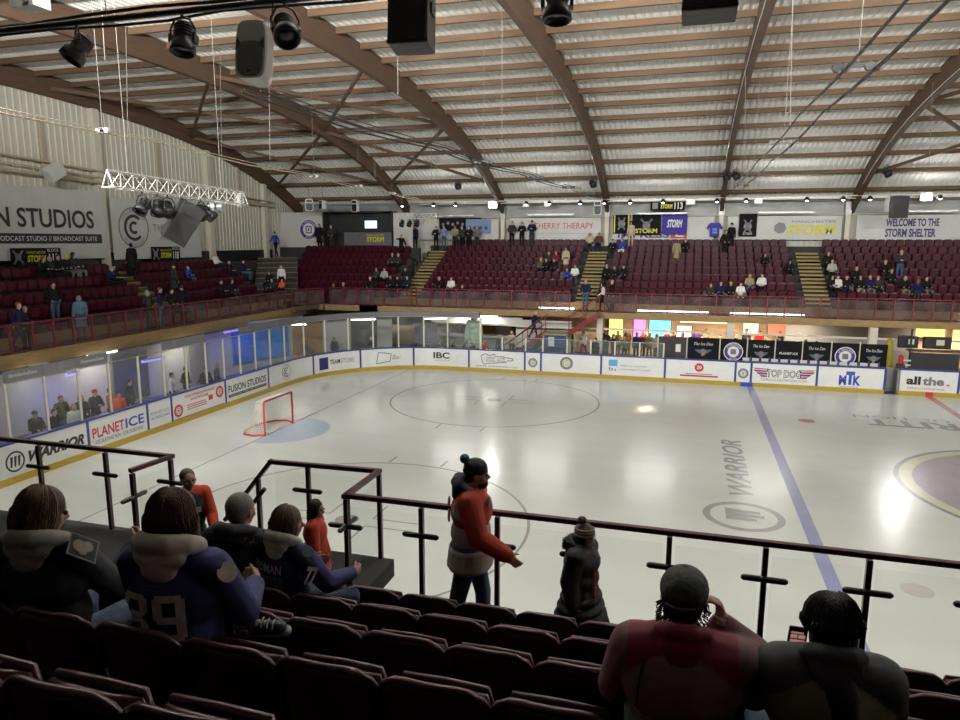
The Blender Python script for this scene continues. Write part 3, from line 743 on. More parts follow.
# far stand: seat backs at y = 18.9 + .8 i, tread of row i carries them
RF = .394
def farz(i): return FL+RF*i
mb = MB()
mb.box((25.5, 17.7, FL-.1), (59, 1.5, .2), 0)
for i in range(1, 10): mb.box((29.5, 18.55+.8*i+(.2 if i == 9 else 0), (farz(i)+FL-.3)/2), (66, .8 if i < 9 else 1.2, farz(i)-FL+.3), 0)
struct('stand_far', mb, [DKCONC])
mb = MB(); mb.box((25.5, 18.5, FL-.1), (58, .9, .2)); mb.box((25, 16.93, FL-.17), (60, .08, .34), 1); mb.box((25, 17.0, FL-.30), (60, .2, .08), 1); mb.box((25, 18.12, FL+.2), (60, .04, .4), 1); struct('balcony_edge_far', mb, [DKCONC, TIMB])
AIS = [(-3.2, -2.05), (7.8, 9.0), (20.2, 21.45), (32.5, 33.7)]
for a, b in AIS:
    mb = MB()
    for i in range(1, 9):
        for h in (0, 1):
            y0 = 18.15+.8*(i-1)+h*.4+.4; z = farz(i-1)+RF*(.5+.5*h)
            mb.box(((a+b)/2, y0+.2, z-.10), (b-a, .4, .24), 2); mb.box(((a+b)/2, y0+.03, z+.015), (b-a, .08, .03), 1); mb.box(((a+b)/2, y0-.005, z-.04), (b-a, .015, .06), 1)
    struct('stairs', mb, [TREAD, NOSE, DKCONC])
# block in the far left corner: seat backs at y = 18.6 + .7 i
RB = .45
def cornz(i): return FL+RB*i
mb = MB(); mb.box((-7.6, 17.7, FL-.1), (8, 1.6, .2)); mb.box((-6.6, 16.93, FL-.17), (5.6, .08, .34), 1)
for i in range(0, 7): mb.box((-7.7, 18.3+.7*i, (cornz(i)+FL-.3)/2), (8.0, .7, max(.2, cornz(i)-FL+.3)))
mb.box((-9, 23.3, 5.9), (11, .3, .9))
struct('stand_corner', mb, [DKCONC, TIMB])
# left stand: seat backs at x = -9.6 - .8 i
RL = .485
def leftz(i): return FL+RL*i
mb = MB(); mb.box((-8.8, 1.0, FL-.1), (1.7, 30, .2)); mb.box((-7.95, .7, FL-.17), (.08, 30, .36), 1); mb.box((-7.97, .7, FL-.42), (.05, 30, .14), 1); mb.box((-9.22, .7, FL+.2), (.04, 29, .4), 1)
for i in range(0, 5): mb.box((-9.28-.8*i, .5, (leftz(i)+FL-.3)/2), (.82, 29, max(.2, leftz(i)-FL+.3)))
mb.box((-13.5, .5, 4.8), (1.6, 29, .2))
struct('stand_left', mb, [DKCONC, TIMB])
# corner steps between the left stand and the corner block
mb = MB()
for k in range(9):
    z = FL+.30*(k+1); x = -10.4-.36*k; y = 15.6+.62*k
    Rz = rotm(0, 0, math.radians(38))
    mb.box((x-.3, y+.9, (z+FL-.3)/2), (2.6, 3.2, z-FL+.3), 2, rot=Rz)
    q = V(x-.3, y+.9, z)+Rz @ V(0, -1.56, .01); mb.box(q, (2.6, .09, .04), 1, rot=Rz)
struct('stairs', mb, [TREAD, mat('dull_nosing', (.22, .15, .05), rough=.7), DKCONC])  # corner steps get a darker, browner nosing
mb = MB(); mb.box((-10.5, 15.8, FL-.12), (5.6, 3.6, .2)); struct('stand_corner_floor', mb, TREAD)
mb = MB(); mb.box((-13.8, 18.9, 4.2), (.8, 8.0, 2.6)); struct('stand_corner_step', mb, DKCONC)
# aisle in the left stand
mb = MB()
for i in range(0, 5):
    for h in (0, 1):
        x = -9.15-.8*i-.4*h; z = leftz(i)+RL*.5*h
        mb.box((x-.2, 6.35, z+.06), (.4, 1.1, .13), 0); mb.box((x-.02, 6.35, z+.14), (.1, 1.1, .03), 1)
struct('stairs', mb, [TREAD, NOSE])
NEARC = mat('shaded_near_step', (.012, .011, .012), rough=.85, noise=.15, scale=3)  # darker copy of the step paint, foreground shade put into its colour
# near stand: seat backs at y = -16.98 - .8 i, z tops 4.1 + .335 i
NF = 3.28; RN = .337
def nearz(i): return NF+RN*i
mb = MB()
mb.box((20, -16.2, NF-.1), (19, 1.1, .2))
mb.box((9.9, -16.2, NF-.1), (3.4, 1.1, .2)); mb.box((2.5, -16.0, NF-.1), (12.0, 1.9, .2))
for i in range(0, 12): mb.box((12, -16.64-.79*i, (nearz(i)+NF-.6)/2), (40, .79, nearz(i)-NF+.6))
struct('stand_near', mb, NEARC)
# --------------------------------------------------------------- railings
def ball_rail(label, posts, z0, z1, mats=(MAROON, GLASSR), group=None, ax=0, low=.32):
    """posts = list of (x, y); red posts, top rail, hazy glass panes, foot rail on the fascia"""
    t = thing('balcony_railing', label, 'railing', (posts[0][0], posts[0][1], z0), group=group)
    for k, (x, y) in enumerate(posts):
        mb = MB(); mb.box((x, y, (z0-low+z1)/2), (.065, .065, z1-z0+low)); mb.box((x, y, z0-low+.1), (.12, .12, .24)); part('post', mb, mats[0], t)
    mb = MB(); mb.tube([(x, y, z1+.02) for x, y in posts], .032, 8); part('top_rail', mb, mats[0], t)
    mb = MB(); mb.tube([(x, y, z0+.06) for x, y in posts], .016, 6); part('foot_rail', mb, mats[0], t)
    for (x0, y0), (x1, y1) in zip(posts, posts[1:]):
        mb = MB(); d = (V(x1, y1, 0)-V(x0, y0, 0)).normalized()*.04
        mb.bar(V(x0, y0, (z0+z1)/2)+d, V(x1, y1, (z0+z1)/2)-d, .012, z1-z0-.14); part('glass_panel', mb, mats[1], t)
ball_rail('red railing with hazy glass panes along the front of the left stand', [(-8.0, -9.6+.86*k) for k in range(28)], FL, 3.93)
ball_rail('red railing with glass panes in front of the far left corner block', [(-7.0+.9*k, 16.98) for k in range(7)], FL, 3.95)
ball_rail('red railing with glass panes along the far stand left of the stairs', [(-1.3+.83*k, 16.98) for k in range(12)], FL, 4.0)
ball_rail('red railing with glass panes along the far stand right of the stairs', [(9.75+.83*k, 16.98) for k in range(29)], FL, 3.98)
ball_rail('short red handrail at the corner steps beside the left stand', [(-8.0, 14.3), (-8.4, 15.1), (-8.0, 16.0), (-7.4, 16.9)], FL, 3.9)

# near railing with oval clamps
def near_rail(t, pts, posts, zt=4.30, z0=NF, clamps=True, d=(1, 0, 0)):
    mb = MB(); pts = [V(*p, zt) if len(p) == 2 else V(*p) for p in pts]
    for a, b in zip(pts, pts[1:]):
        e = (b-a).normalized()*.024; mb.bar(a-e, b+e, .055, .045)
    part('top_rail', mb, DKRAIL, t)
    for p in posts:
        mb = MB(); mb.box((p[0], p[1], (z0-.3+zt)/2-.02), (.045, .045, zt-z0+.26)); part('post', mb, DKRAIL, t)
        if clamps:
            dv = Vector(p[2]) if len(p) > 2 else Vector(d); c = V(p[0], p[1]+(-.03 if abs(dv.y) < .5 else 0), zt-.31)
            mb = MB(); mb.tube([c-dv*.185, c-dv*.165, c+dv*.165, c+dv*.185], [.014, .027, .027, .014], 10); part('glass_clamp', mb, BLACK, t)
def near_glass(t, a, b, zt=4.30, z0=NF):
    mb = MB(); a, b = V(*a, (zt+z0)/2-.04), V(*b, (zt+z0)/2-.04); d = (b-a).normalized()*.05
    mb.bar(a+d, b-d, .01, zt-z0-.14); part('glass_panel', mb, GLASSC, t)
t = thing('glass_railing', 'dark maroon railing with clear glass and oval clamps across the near walkway', 'railing', (14, -15.7, NF))
px_ = [10.9, 11.7, 12.46, 13.24, 14.01, 14.79, 15.57, 16.36, 17.15, 17.94]
near_rail(t, [(10.9, -15.7), (18.8, -15.7)], [(x, -15.7) for x in px_])
for a, b in zip(px_, px_[1:]): near_glass(t, (a, -15.7), (b, -15.7))
t = thing('glass_railing', 'dark maroon railing with clear glass around the top of the near stairs', 'railing', (10.2, -15.2, NF))
near_rail(t, [(8.89, -14.92, 3.51), (9.54, -14.92, 4.28), (10.9, -14.92, 4.30), (10.9, -15.72, 4.30)], [(10.02, -14.92), (10.9, -14.92), (10.9, -15.68, (0, 1, 0))])
near_glass(t, (10.02, -14.92), (10.9, -14.92)); near_glass(t, (9.54, -14.92), (10.02, -14.92)); near_glass(t, (10.9, -14.92), (10.9, -15.68))
mb = MB(); mb.box((9.36, -14.92, 3.35), (.045, .045, 1.4)); part('post', mb, DKRAIL, t)
mb = MB(); c = V(9.36, -14.96, 3.83); dv = V(.65, 0, .77).normalized(); mb.tube([c-dv*.17, c+dv*.17], .026, 10); part('glass_clamp', mb, BLACK, t)
t = thing('glass_railing', 'dark maroon railing with clear glass left of the near stairs', 'railing', (6.5, -15.13, NF))
lp = [3.2, 4.24, 5.3, 6.34, 7.38, 8.33]
near_rail(t, [(3.0, -15.13), (8.35, -15.13), (8.28, -15.67)], [(x, -15.13) for x in lp]+[(8.28, -15.67, (0, 1, 0))])
for a, b in zip(lp, lp[1:]): near_glass(t, (a, -15.13), (b, -15.13))
near_glass(t, (8.35, -15.15), (8.28, -15.65))
mb = MB()
for k in range(7): mb.box((9.35-.27*k, -15.3, 3.28-.175*(k+1)-.15), (.29, .8, .3))
struct('stairs', mb, NEARC)
mb = MB(); mb.box((10.25, -15.3, NF-.1), (1.6, .8, .2)); struct('stand_near_landing', mb, NEARC)

# ----------------------------------------------------- signs on the walls
ALLINK = [IBLK, IBLUE, IRED, IYEL, IWHT, IGRY, INAVY, ICY, IPURP, INK('dull_blue', (.05, .12, .22)), INK('orange', (.45, .16, .04))]
def sign(name, label, cat, o, right, W, H, base, draw, frame=None, thick=.03, up=(0, 0, 1)):
    fr = plane_frame(o, right, up); cpos = fr(W/2, 0, 0)
    t = thing(name, label, cat, cpos)
    nx, ny = max(1, int(W/.5)), 5
    mb = MB(); ph = random.random()*6; vs = []; fs = []
    for s_ in (0, 1):
        for j in range(ny+1):
            for i in range(nx+1):
                d = (.018*math.sin(i*1.3+ph)+.012*math.sin(i*.6+j*1.4)) if thick < .02 else 0
                vs.append(fr(W*i/nx, H*j/ny, (0 if s_ else -thick)+min(d, 0)))
    N1 = (nx+1)*(ny+1)
    for j in range(ny):
        for i in range(nx):
            a = j*(nx+1)+i; fs += [(a, a+nx+1, a+nx+2, a+1), (a+N1, a+1+N1, a+nx+2+N1, a+nx+1+N1)]
    edge = [i for i in range(nx+1)]+[j*(nx+1)+nx for j in range(1, ny+1)]+[ny*(nx+1)+i for i in range(nx-1, -1, -1)]+[j*(nx+1) for j in range(ny-1, 0, -1)]
    for k in range(len(edge)): a, b = edge[k], edge[(k+1) % len(edge)]; fs.append((a, b, b+N1, a+N1))
    mb.add(vs, fs, 0, False)
    part('sheet', mb, base, t)
    mb = MB(); draw(mb, lambda x, y, d=0: fr(x, y, d+.012), W)
    if mb.v: part('lettering', mb, ALLINK, t)
    return t
BAN = mat('white_banner_vinyl', (.54, .54, .52), rough=.5, noise=.05, scale=1.2, bump=.15)
BANB = mat('black_banner_vinyl', (.010, .010, .012), rough=.8, noise=.05, spec=.15)
BANP = mat('blue_flag_cloth', (.05, .035, .30), rough=.8, noise=.1)
LF = (0, 1, 0); FF = (1, 0, 0)
sign('banner', 'long white wall banner reading FUSION STUDIOS above a black strip', 'banner', (-13.8, -5.3, 5.95), LF, 12.2, 3.2, BAN,
     many(lambda mb, fr, W: put_text(mb, fr, 'FUSION STUDIOS', 3.6, 1.42, 7.9, .85, .004, 0, bold=.02), lambda mb, fr, W: mb.rect(fr, .6, .72, 11.9, 1.16, 0, .004, 0), lambda mb, fr, W: put_text(mb, fr, 'REHEARSAL STUDIO // FILMING STUDIO // PODCAST STUDIO // BROADCAST SUITE', .9, .84, 10.7, .2, .008, 4)), thick=.01)
def cellar(mb, fr, W):
    ringlogo(.22, 1.62, 1.05, 5)(mb, fr, W); mb.ring(fr, (.22*W, 1.62), .52, .66, 0, .006, 36, 0, .8, 5.5); mb.ring(fr, (.22*W, 1.62), .18, .32, 0, .006, 30, 0, .8, 5.5)
    put_text(mb, fr, 'CELLAR CLUB', 0, 0, 1, .17, .006, 5, curve=(.22*W, 1.62, .86, PI*.85, PI*.15)); put_text(mb, fr, 'ALTRINCHAM', 0, 0, 1, .15, .006, 5, curve=(.22*W, 1.62, .86, PI*1.2, PI*1.8))
    put_text(mb, fr, 'THE CELLAR', .42*W, 1.45, 3.2, .38, .006, 5); put_text(mb, fr, 'ALTRINCHAM', .50*W, 1.02, 2.1, .22, .006, 5)
sign('banner', 'white wall banner with a round C emblem reading THE CELLAR ALTRINCHAM', 'banner', (-13.8, 7.3, 5.85), LF, 6.7, 3.15, BAN, cellar, thick=.01)
def block(num):
    def f(mb, fr, W):
        for a, b in (((.04, .15), (.22, .85)), ((.22, .15), (.04, .85))): mb.tube([fr(a[0]*W, a[1]*.8, .01), fr(b[0]*W, b[1]*.8, .01)], .04, 5, 5)
        mb.disc(fr, (.13*W, .42), .15, 0, .01, 16, 5)
        put_text(mb, fr, 'MANCHESTER', .30*W, .54, .38*W, .12, .006, 3); put_text(mb, fr, 'STORM', .30*W, .18, .38*W, .30, .006, 3, bold=.04, shear=.2)
        put_text(mb, fr, 'BLOCK', .72*W, .62, .24*W, .14, .006, 4); put_text(mb, fr, num, .74*W, .12, .20*W, .42, .006, 4, bold=.03)
    return f
sign('sign', 'small black sign with yellow STORM and BLOCK 119 left of the seated group', 'sign', (-13.7, 1.55, 5.68), LF, 2.5, .80, BANB, block('119'))
sign('sign', 'small black sign with yellow STORM and BLOCK 118 under the C emblem banner', 'sign', (-13.7, 9.8, 5.68), LF, 2.2, .80, BANB, block('118'))
# far left corner: white panel with crest, black booth
YC = 23.35
mb = MB(); mb.box((-12.57, YC+.1, 7.45), (3.3, .1, 2.7)); mb.box((-4.78, YC+.1, 7.4), (1.4, .1, 2.6))
w = struct('wall_corner', mb, WALLW)
def crest(r, cx=0, cy=0, scale=1):
    def f(mb, fr, W):
        mb.disc(fr, (W/2, W/2), r, 0, .004, 40, 8); mb.disc(fr, (W/2, W/2), r*.60, 0, .008, 32, 4); mb.ring(fr, (W/2, W/2), r*.92, r*1.0, 0, .010, 40, 4)
        put_text(mb, fr, 'ALTRINCHAM', 0, 0, 1, r*.22, .012, 4, curve=(W/2, W/2, r*.76, PI*.88, PI*.12)); put_text(mb, fr, 'ACES', 0, 0, 1, r*.2, .012, 4, curve=(W/2, W/2, r*.76, PI*1.33, PI*1.67))
        mb.rect(fr, W/2-r*.34, W/2-r*.36, W/2+r*.34, W/2+r*.36, 0, .012, 5); mb.rect(fr, W/2-r*.2, W/2-r*.22, W/2+r*.2, W/2+r*.22, 0, .016, 4); mb.rect(fr, W/2-r*.08, W/2-r*.12, W/2+r*.08, W/2+r*.12, 0, .02, 0)
    return f
mb = MB(); crest(.75)(mb, plane_frame((-12.75, YC+.03, 6.85), FF, (0, 0, 1)), 1.5); solo('crest', mb, ALLINK, 'round purple and white club crest on the far left white panel', 'emblem')
t = thing('commentary_booth', 'black walled booth with a counter at the top of the far left corner block', 'booth', (-8.2, YC, 6.4))
mb = MB(); mb.box((-8.2, YC+1.0, 7.6), (5.2, .08, 2.4)); mb.box((-10.8, YC+.5, 7.6), (.08, 1.0, 2.4)); mb.box((-5.6, YC+.5, 7.6), (.08, 1.0, 2.4)); mb.box((-8.2, YC+.5, 8.8), (5.2, 1.0, .08)); part('walls', mb, BLACKP, t)
mb = MB(); mb.box((-7.4, YC, 6.95), (3.6, .1, .9)); mb.box((-7.4, YC+.1, 7.42), (3.6, .4, .05), 1); part('counter', mb, [mat('grey_counter', (.12, .12, .13), rough=.6), BLACK], t)
mb = MB(); fr = plane_frame((-8.4, YC-.06, 6.65), FF, (0, 0, 1))
put_text(mb, fr, 'STORM', .95, .08, 1.3, .36, .006, 3, bold=.04); put_text(mb, fr, 'MANCHESTER', .95, .5, 1.3, .12, .006, 3)
for a, b in (((.1, .05), (.6, .6)), ((.6, .05), (.1, .6))): mb.tube([fr(*a, .01), fr(*b, .01)], .04, 5, 5)
part('lettering', mb, ALLINK, t)
mb = MB(); mb.box((-7.55, YC+.9, 7.95), (1.0, .05, .6), 0); mb.box((-7.55, YC+.865, 7.95), (.92, .01, .52), 1)
solo('television', mb, [BLACK, mat('lit_screen', (.3, .4, .5), emit=(.45, .68, 1.0), es=2.2, noise=0)], 'lit bluish television screen inside the black booth', 'television')
# far wall banners at y = 25.6
def fsign(label, x0, x1, z0, z1, base, draw, name='banner', Y=25.55, thick=.01): return sign(name, label, 'banner' if name == 'banner' else name, (x0, Y, z0), FF, x1-x0, z1-z0, base, draw, thick=thick)
fsign('white banner reading CHERRY THERAPY in thin red letters', 2.2, 8.4, 6.9, 8.35, BAN, many(T('CHERRY THERAPY', .27, .72, .65, .40, 2), bars(5, (.3, .42, .92, .44))))
fsign('white banner behind the hanging flags with big red lettering', 9.2, 15.5, 6.9, 8.35, BAN, many(T('IMPRESS', .05, .12, .52, .42, 8, bold=.03), bars(2, (.58, .10, .74, .95)), lambda mb, fr, W: put_text(mb, fr, 'E', .63*W, .2, .08*W, .55, .010, 4)))
fsign('white banner with the yellow STORM lettering and grey emblem', 16.3, 22.8, 6.9, 8.35, BAN, many(lambda mb, fr, W: mb.disc(fr, (.47*W, .72), .36, 0, .004, 7, 5), T('STORM', .53, .30, .42, .62, 3, bold=.04, shear=.15), T('MANCHESTER', .57, 1.02, .38, .15, 5)))
fsign('white banner reading WELCOME TO THE STORM SHELTER in navy capitals', 23.6, 30.2, 6.9, 8.35, BAN, many(T('WELCOME TO THE', .235, .78, .42, .46, 6, bold=.04), T('STORM SHELTER', .235, .16, .40, .5, 6, bold=.04)))
fsign('plain white banner on the far wall right of the welcome banner', 30.8, 36, 6.9, 8.35, BAN, many())
fsign('white banner between the team photos and the bright floodlight', -.9, 1.4, 6.9, 8.2, BAN, many())
fsign('white banner behind the standing crowd at the left of the far wall', -5.0, -1.1, 6.9, 8.0, BAN, many())
fsign('black banner with a row of team faces left on the far wall', -2.9, .2, 7.5, 8.4, BANB, many(*[(lambda k: lambda mb, fr, W: mb.disc(fr, (.3+.36*k, .45+.1*(k % 2)), .11, 0, .004, 10, 5))(k) for k in range(8)]), Y=25.48)
fsign('pale blue banner with team faces beside the black faces banner', -.9, .9, 7.35, 8.3, mat('pale_blue_vinyl', (.16, .24, .42), rough=.5), many(*[(lambda k: lambda mb, fr, W: mb.disc(fr, (.25+.4*k, .35), .13, 0, .004, 10, 6))(k) for k in range(4)]), Y=25.42)
def xflag(word, wy=.12, vert=True):
    def f(mb, fr, W):
        for a, b in (((.30, .2), (.7, .85)), ((.7, .2), (.30, .85))): mb.tube([fr(a[0]*W, a[1]*1.2, .01), fr(b[0]*W, b[1]*1.2, .01)], .06, 5, 5)
        mb.disc(fr, (.5*W, .62), .24, 0, .014, 14, 5)
        if vert: mb.rect(fr, .05*W, .05, .12*W, 1.2, 0, .004, 3); mb.rect(fr, .88*W, .1, .95*W, 1.2, 0, .004, 3)
        if word: put_text(mb, fr, word, .12*W, wy, .76*W, .3, .016, 3, bold=.03)
    return f
fsign('dark flag with yellow side strips and grey crossed emblem, leftmost of three', at(613, 225, 1, 25.3).x, at(630, 225, 1, 25.3).x, 7.3, 8.5, BANB, xflag(''), Y=25.35)
fsign('black flag with grey emblem over yellow STORM, middle of three', at(632, 225, 1, 25.3).x, at(661, 225, 1, 25.3).x, 7.2, 8.5, BANB, xflag('STORM', .12, False), Y=25.33)
fsign('blue flag with white slanted STORM, rightmost of three', at(662, 225, 1, 25.3).x, at(687, 225, 1, 25.3).x, 7.25, 8.5, BANP, T('STORM', .2, .42, .62, .5, 4, bold=.03, shear=.3), Y=25.3)
fsign('black square flag with a grey badge right of the column', at(739, 225, 1, 25.3).x, at(757, 225, 1, 25.3).x, 7.1, 8.5, BANB, many(xflag('', vert=False), T('STORM', .25, .1, .5, .15, 4)), Y=25.4)
fsign('black hanging sign with yellow STORM and white 113', at(650, 225, 1, 25.3).x, at(684, 225, 1, 25.3).x, 8.72, 9.25, BANB, many(T('STORM', .30, .12, .34, .28, 3, bold=.04), T('113', .70, .08, .24, .42, 4, bold=.03), bars(5, (.06, .1, .22, .5))), name='sign', Y=24.9, thick=.03)
# hanging blue shirt
mb = MB(); fr = plane_frame((at(709, 225, 1, 25.35).x, 25.35, 7.1), FF, (0, 0, 1))
mb.prism([(.1*.7, 0), (.9*.7, 0), (.9*.7, .6), (1.05*.7, .42), (1.2*.7, .55), (.9*.7, .85), (.62*.7, .87), (.5*.7, .8), (.38*.7, .87), (.1*.7, .85), (-.2*.7, .55), (-.05*.7, .42), (.1*.7, .6)], fr, 0, .05, 0); put_text(mb, fr, '22', .20, .2, .3, .32, .056, 1, bold=.04)
solo('hanging_shirt', mb, [BANP, ICY], 'blue sports shirt hanging beside the column under the 113 sign', 'shirt')
# valances above the left glass
for k in range(13):
    s0 = ss[k]; s1 = ss[k+1]
    if k in (3, 4, 7, 8): m = GLASS
    else: m = mat('grey_valance', (.14, .14, .15), rough=.5)
    mb = MB(); curve_strip(mb, s0, s1-.02, .04, .07, 2.88, 3.2)
    fr0 = (lambda s0: lambda x, y, d=0: (lambda PN: PN[0]-PN[1]*(d-.035)+V(0, 0, 2.88+y))(rink_point(s0+x)))(s0)
    mb2 = MB()
    if k in (0, 2): put_text(mb2, fr0, 'AltrinchamIceDome', .12, .12, .9, .1, .012, 4)
    elif k in (1, 5, 9, 11): mb2.disc(fr0, ((s1-s0)/2, .17), .12, 0, .012, 12, 5)
    g = {0: 'reading a web name', 1: 'with a small crest', 2: 'with white script'}.get(k, 'section number')
    o = solo('valance_panel', mb, m, ('lit clear valance panel above the left end glass' if m is GLASS else 'dark grey valance panel above the left end glass'), 'panel', group='clear valance panels above the left end glass' if m is GLASS else 'grey valance panels above the left end glass')
    if mb2.v: part('lettering', mb2, ALLINK, o)
mb = MB(); curve_strip(mb, ss[12], s_far(3.7), .04, .30, 2.86, 3.1); solo('valance_panel', mb, mat('grey_valance'), 'long grey valance curving above the corner glass', 'panel') if False else solo('valance_panel', mb, mat('grey_valance', (.14, .14, .15)), 'long grey valance curving above the corner glass', 'panel')

# ------------------------------------------------- under the left balcony
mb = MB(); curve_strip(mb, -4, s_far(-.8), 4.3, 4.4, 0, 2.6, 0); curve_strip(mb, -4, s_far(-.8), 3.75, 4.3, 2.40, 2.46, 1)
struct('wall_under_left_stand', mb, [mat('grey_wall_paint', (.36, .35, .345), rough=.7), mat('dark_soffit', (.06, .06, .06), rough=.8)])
def flat(name, label, cat, c, size, m, **k): mb = MB(); mb.box(c, size); return solo(name, mb, m, label, cat, **k)
def win(label, y0, y1, z0, z1, col, es=0):
    t = thing('wall_panel', label, 'panel', (-8.25, (y0+y1)/2, z0)); mb = MB(); mb.box((-8.27, (y0+y1)/2, (z0+z1)/2), (.05, y1-y0, z1-z0)); part('frame', mb, STEEL, t)
    mb = MB(); mb.box((-8.24, (y0+y1)/2, (z0+z1)/2), (.03, y1-y0-.1, z1-z0-.1)); part('pane', mb, mat('pane_'+label[:12], col, rough=.3, noise=.15, scale=2), t)
win('dark double doorway under the left stand, left of the second tube lamp', .9, 2.9, .1, 2.2, (.07, .07, .08))
win('grey doorway under the left stand beside the blue mural', 5.6, 6.8, .1, 2.2, (.20, .19, .19))
WX = -8.15
def curvepane(label, s0, s1, z0, z1, col):
    mb = MB(); curve_strip(mb, s0, s1, 4.22, 4.28, z0, z1); P, Nn = rink_point((s0+s1)/2)
    solo('wall_panel', mb, mat('pane_'+label[:12], col, rough=.3, noise=.3, scale=1.2), label, 'panel')
curvepane('blue ocean mural panel on the wall under the left stand', S_A+.9, S_A+3.0, .5, 2.5, (.03, .17, .46))
curvepane('brown poster panel at the corner under the left stand', S_A+3.15, S_A+4.2, .5, 2.3, (.28, .14, .06))
curvepane('dark doorway in the corner wall behind the TEAM STORE board', S_A+5.2, S_A+6.1, .1, 2.2, (.05, .05, .055))
curvepane('grey poster on the corner wall behind the corner glass', S_A+7.4, S_A+8.2, .8, 2.0, (.16, .15, .20))
curvepane('dark window under the left stand at the photo edge', s_left(-6.5), s_left(-4.6), .6, 2.2, (.06, .06, .07))
TUBE = mat('lamp_tube', (.9, .9, .9), emit=(1, .92, .80), es=9, noise=0)
NEON = mat('blue_neon', (.1, .1, .5), emit=(.12, .10, 1.0), es=5, noise=0)
def tube_light(label, a, b, m=TUBE, power=0, col=(1, .93, .82), name='tube_light', size=None, aim=(0, 0, -1)):
    a, b = V(*a), V(*b); t = thing(name, label, 'light', (a+b)/2)
    mb = MB(); mb.bar(a+V(0, 0, .05), b+V(0, 0, .05), .12, .05); part('housing', mb, WHITEP, t)
    mb = MB(); mb.cyl(a, b, .035, n=8); part('tube', mb, m, t)
    if power:
        l = bpy.data.lights.new('tube_lamp', 'AREA'); l.shape = 'RECTANGLE'; l.size = (b-a).length; l.size_y = .1; l.energy = power; l.color = col
        lo = bpy.data.objects.new('tube_lamp', l); COL.objects.link(lo); lo.location = (a+b)/2-V(0, 0, .05)
        q = Vector(aim).to_track_quat('-Z', 'Y'); d = (b-a).normalized()
        z = -Vector(aim).normalized(); x = d; y = z.cross(x).normalized(); lo.rotation_euler = Matrix((x, y, z)).transposed().to_euler()
for lb, x0, x1, y0, m_, pw, cl in (('bright tube lamp under the left stand above the red hat', 87, 117, 353.5, TUBE, 55, (1, .86, .84)), ('bright tube lamp under the left stand right of the dark doorway', 177, 199, 338.5, TUBE, 50, (1, .88, .80)), ('blue neon strip over the blue mural at the corner', 224, 262, 329, NEON, 40, (.15, .15, 1)), ('blue neon strip left of the bright left tube lamp', 66, 80, 374, NEON, 30, (.12, .10, 1)), ('blue neon strip between the two bright tube lamps', 142, 164, 360, NEON, 40, (.12, .10, 1)), ('tube lamp near the photo edge under the left stand', 30, 48, 366, TUBE, 18, (1, .95, .9))):
    X_ = -7.55 if m_ is TUBE else -7.2; z_ = min(2.75, at((x0+x1)/2, y0, 0, X_).z)
    a_, b_ = at(x0, y0, 0, X_).y, at(x1, y0, 0, X_).y; tube_light(lb, (X_, a_, z_), (X_, b_, z_), m_, pw, cl)
for k in (0, 1, 2):
    P, Nn = rink_point(S_A+S_Q*(.25+.32*k)); P = P+Nn*2.2; tube_light('added short dim tube lamp behind the corner glass, %s' % ['leftmost', 'middle', 'rightmost'][k], (P.x-.6, P.y-.3, 2.5), (P.x+.6, P.y+.3, 2.5), TUBE, 12)  # lamps added to brighten the wall behind the corner glass
# ------------------------------------------ concourse under the far stand
mb = MB(); mb.box((25, 21.5, 1.35), (60, .15, 2.7)); mb.box((25, 19.3, 2.68), (60, 4.4, .08)); mb.box((1.3, 21.3, 1.35), (8, .1, 2.7), 1)
struct('wall_under_far_stand', mb, [WARM, WALLW])
mb = MB(); mb.box((22.6, 20.2, 1.35), (6.4, .1, 2.6)); struct('wall_concourse', mb, mat('grey_shutter', (.16, .16, .165), rough=.5, stretch=(.3, 1, 12), noise=.2))
mb = MB(); mb.box((25, 16.6, 2.08), (50, .07, .09)); struct('trim_1', mb, CREAM)
for X, w in ((9.6, .3), (16.3, .35), (22.9, .35), (29.5, .35)): mb = MB(); mb.box((X, 16.4, 1.35), (w, w, 2.6)); struct('column', mb, CREAM)
def litpanel(label, x, z, w, h, col, es=1.5, Y=21.38):
    t = thing('lit_sign', label, 'sign', (x, Y, z-h/2)); mb = MB(); mb.box((x, Y, z), (w, .06, h)); part('case', mb, STEEL, t)
    mb = MB(); mb.box((x, Y-.035, z), (w-.08, .02, h-.08)); part('face', mb, mat('lit_'+label[:14], tuple(c*.6 for c in col), emit=col, es=es, noise=0), t)
litpanel('lit pink panel behind the far boards beside the stairs column', 11.4, 1.7, .75, 1.5, (.85, .25, .85), 1.6)
litpanel('lit cyan panel behind the far boards right of the pink panel', 12.6, 1.75, 1.3, 1.4, (.15, .62, .95), 1.6)
litpanel('lit yellow food menu under the far stairs', 10.0, 1.65, .9, 1.3, (1.0, .72, .25), 1.3, 21.3)
litpanel('long warm lit counter window under the far stand', 15.2, 2.25, 3.0, .5, (1.0, .68, .42), 1.5)
litpanel('red lit panel under the far stand', 19.2, 1.9, 1.2, .9, (.9, .25, .15), 1.0)
litpanel('orange lit panel under the far stand right of the red one', 20.6, 1.9, .8, 1.0, (1.0, .55, .15), 1.2)
litpanel('narrow cream lit panel left of the grey shutter', 17.7, 1.9, .9, .8, (1.0, .8, .55), 1.2)
litpanel('yellow lit shop sign at the far right under the far stand', 26.6, 2.0, 1.6, .6, (1.0, .8, .2), 1.2, 20.9)
litpanel('warm lit shop window at the far right photo edge', 28.6, 1.7, 1.8, 1.2, (1.0, .6, .25), 1.3, 20.9)
litpanel('white lit doorway under the far stand behind the crowd', 14.0, 1.3, .9, 1.2, (1.0, .9, .8), 1.2, 21.25)
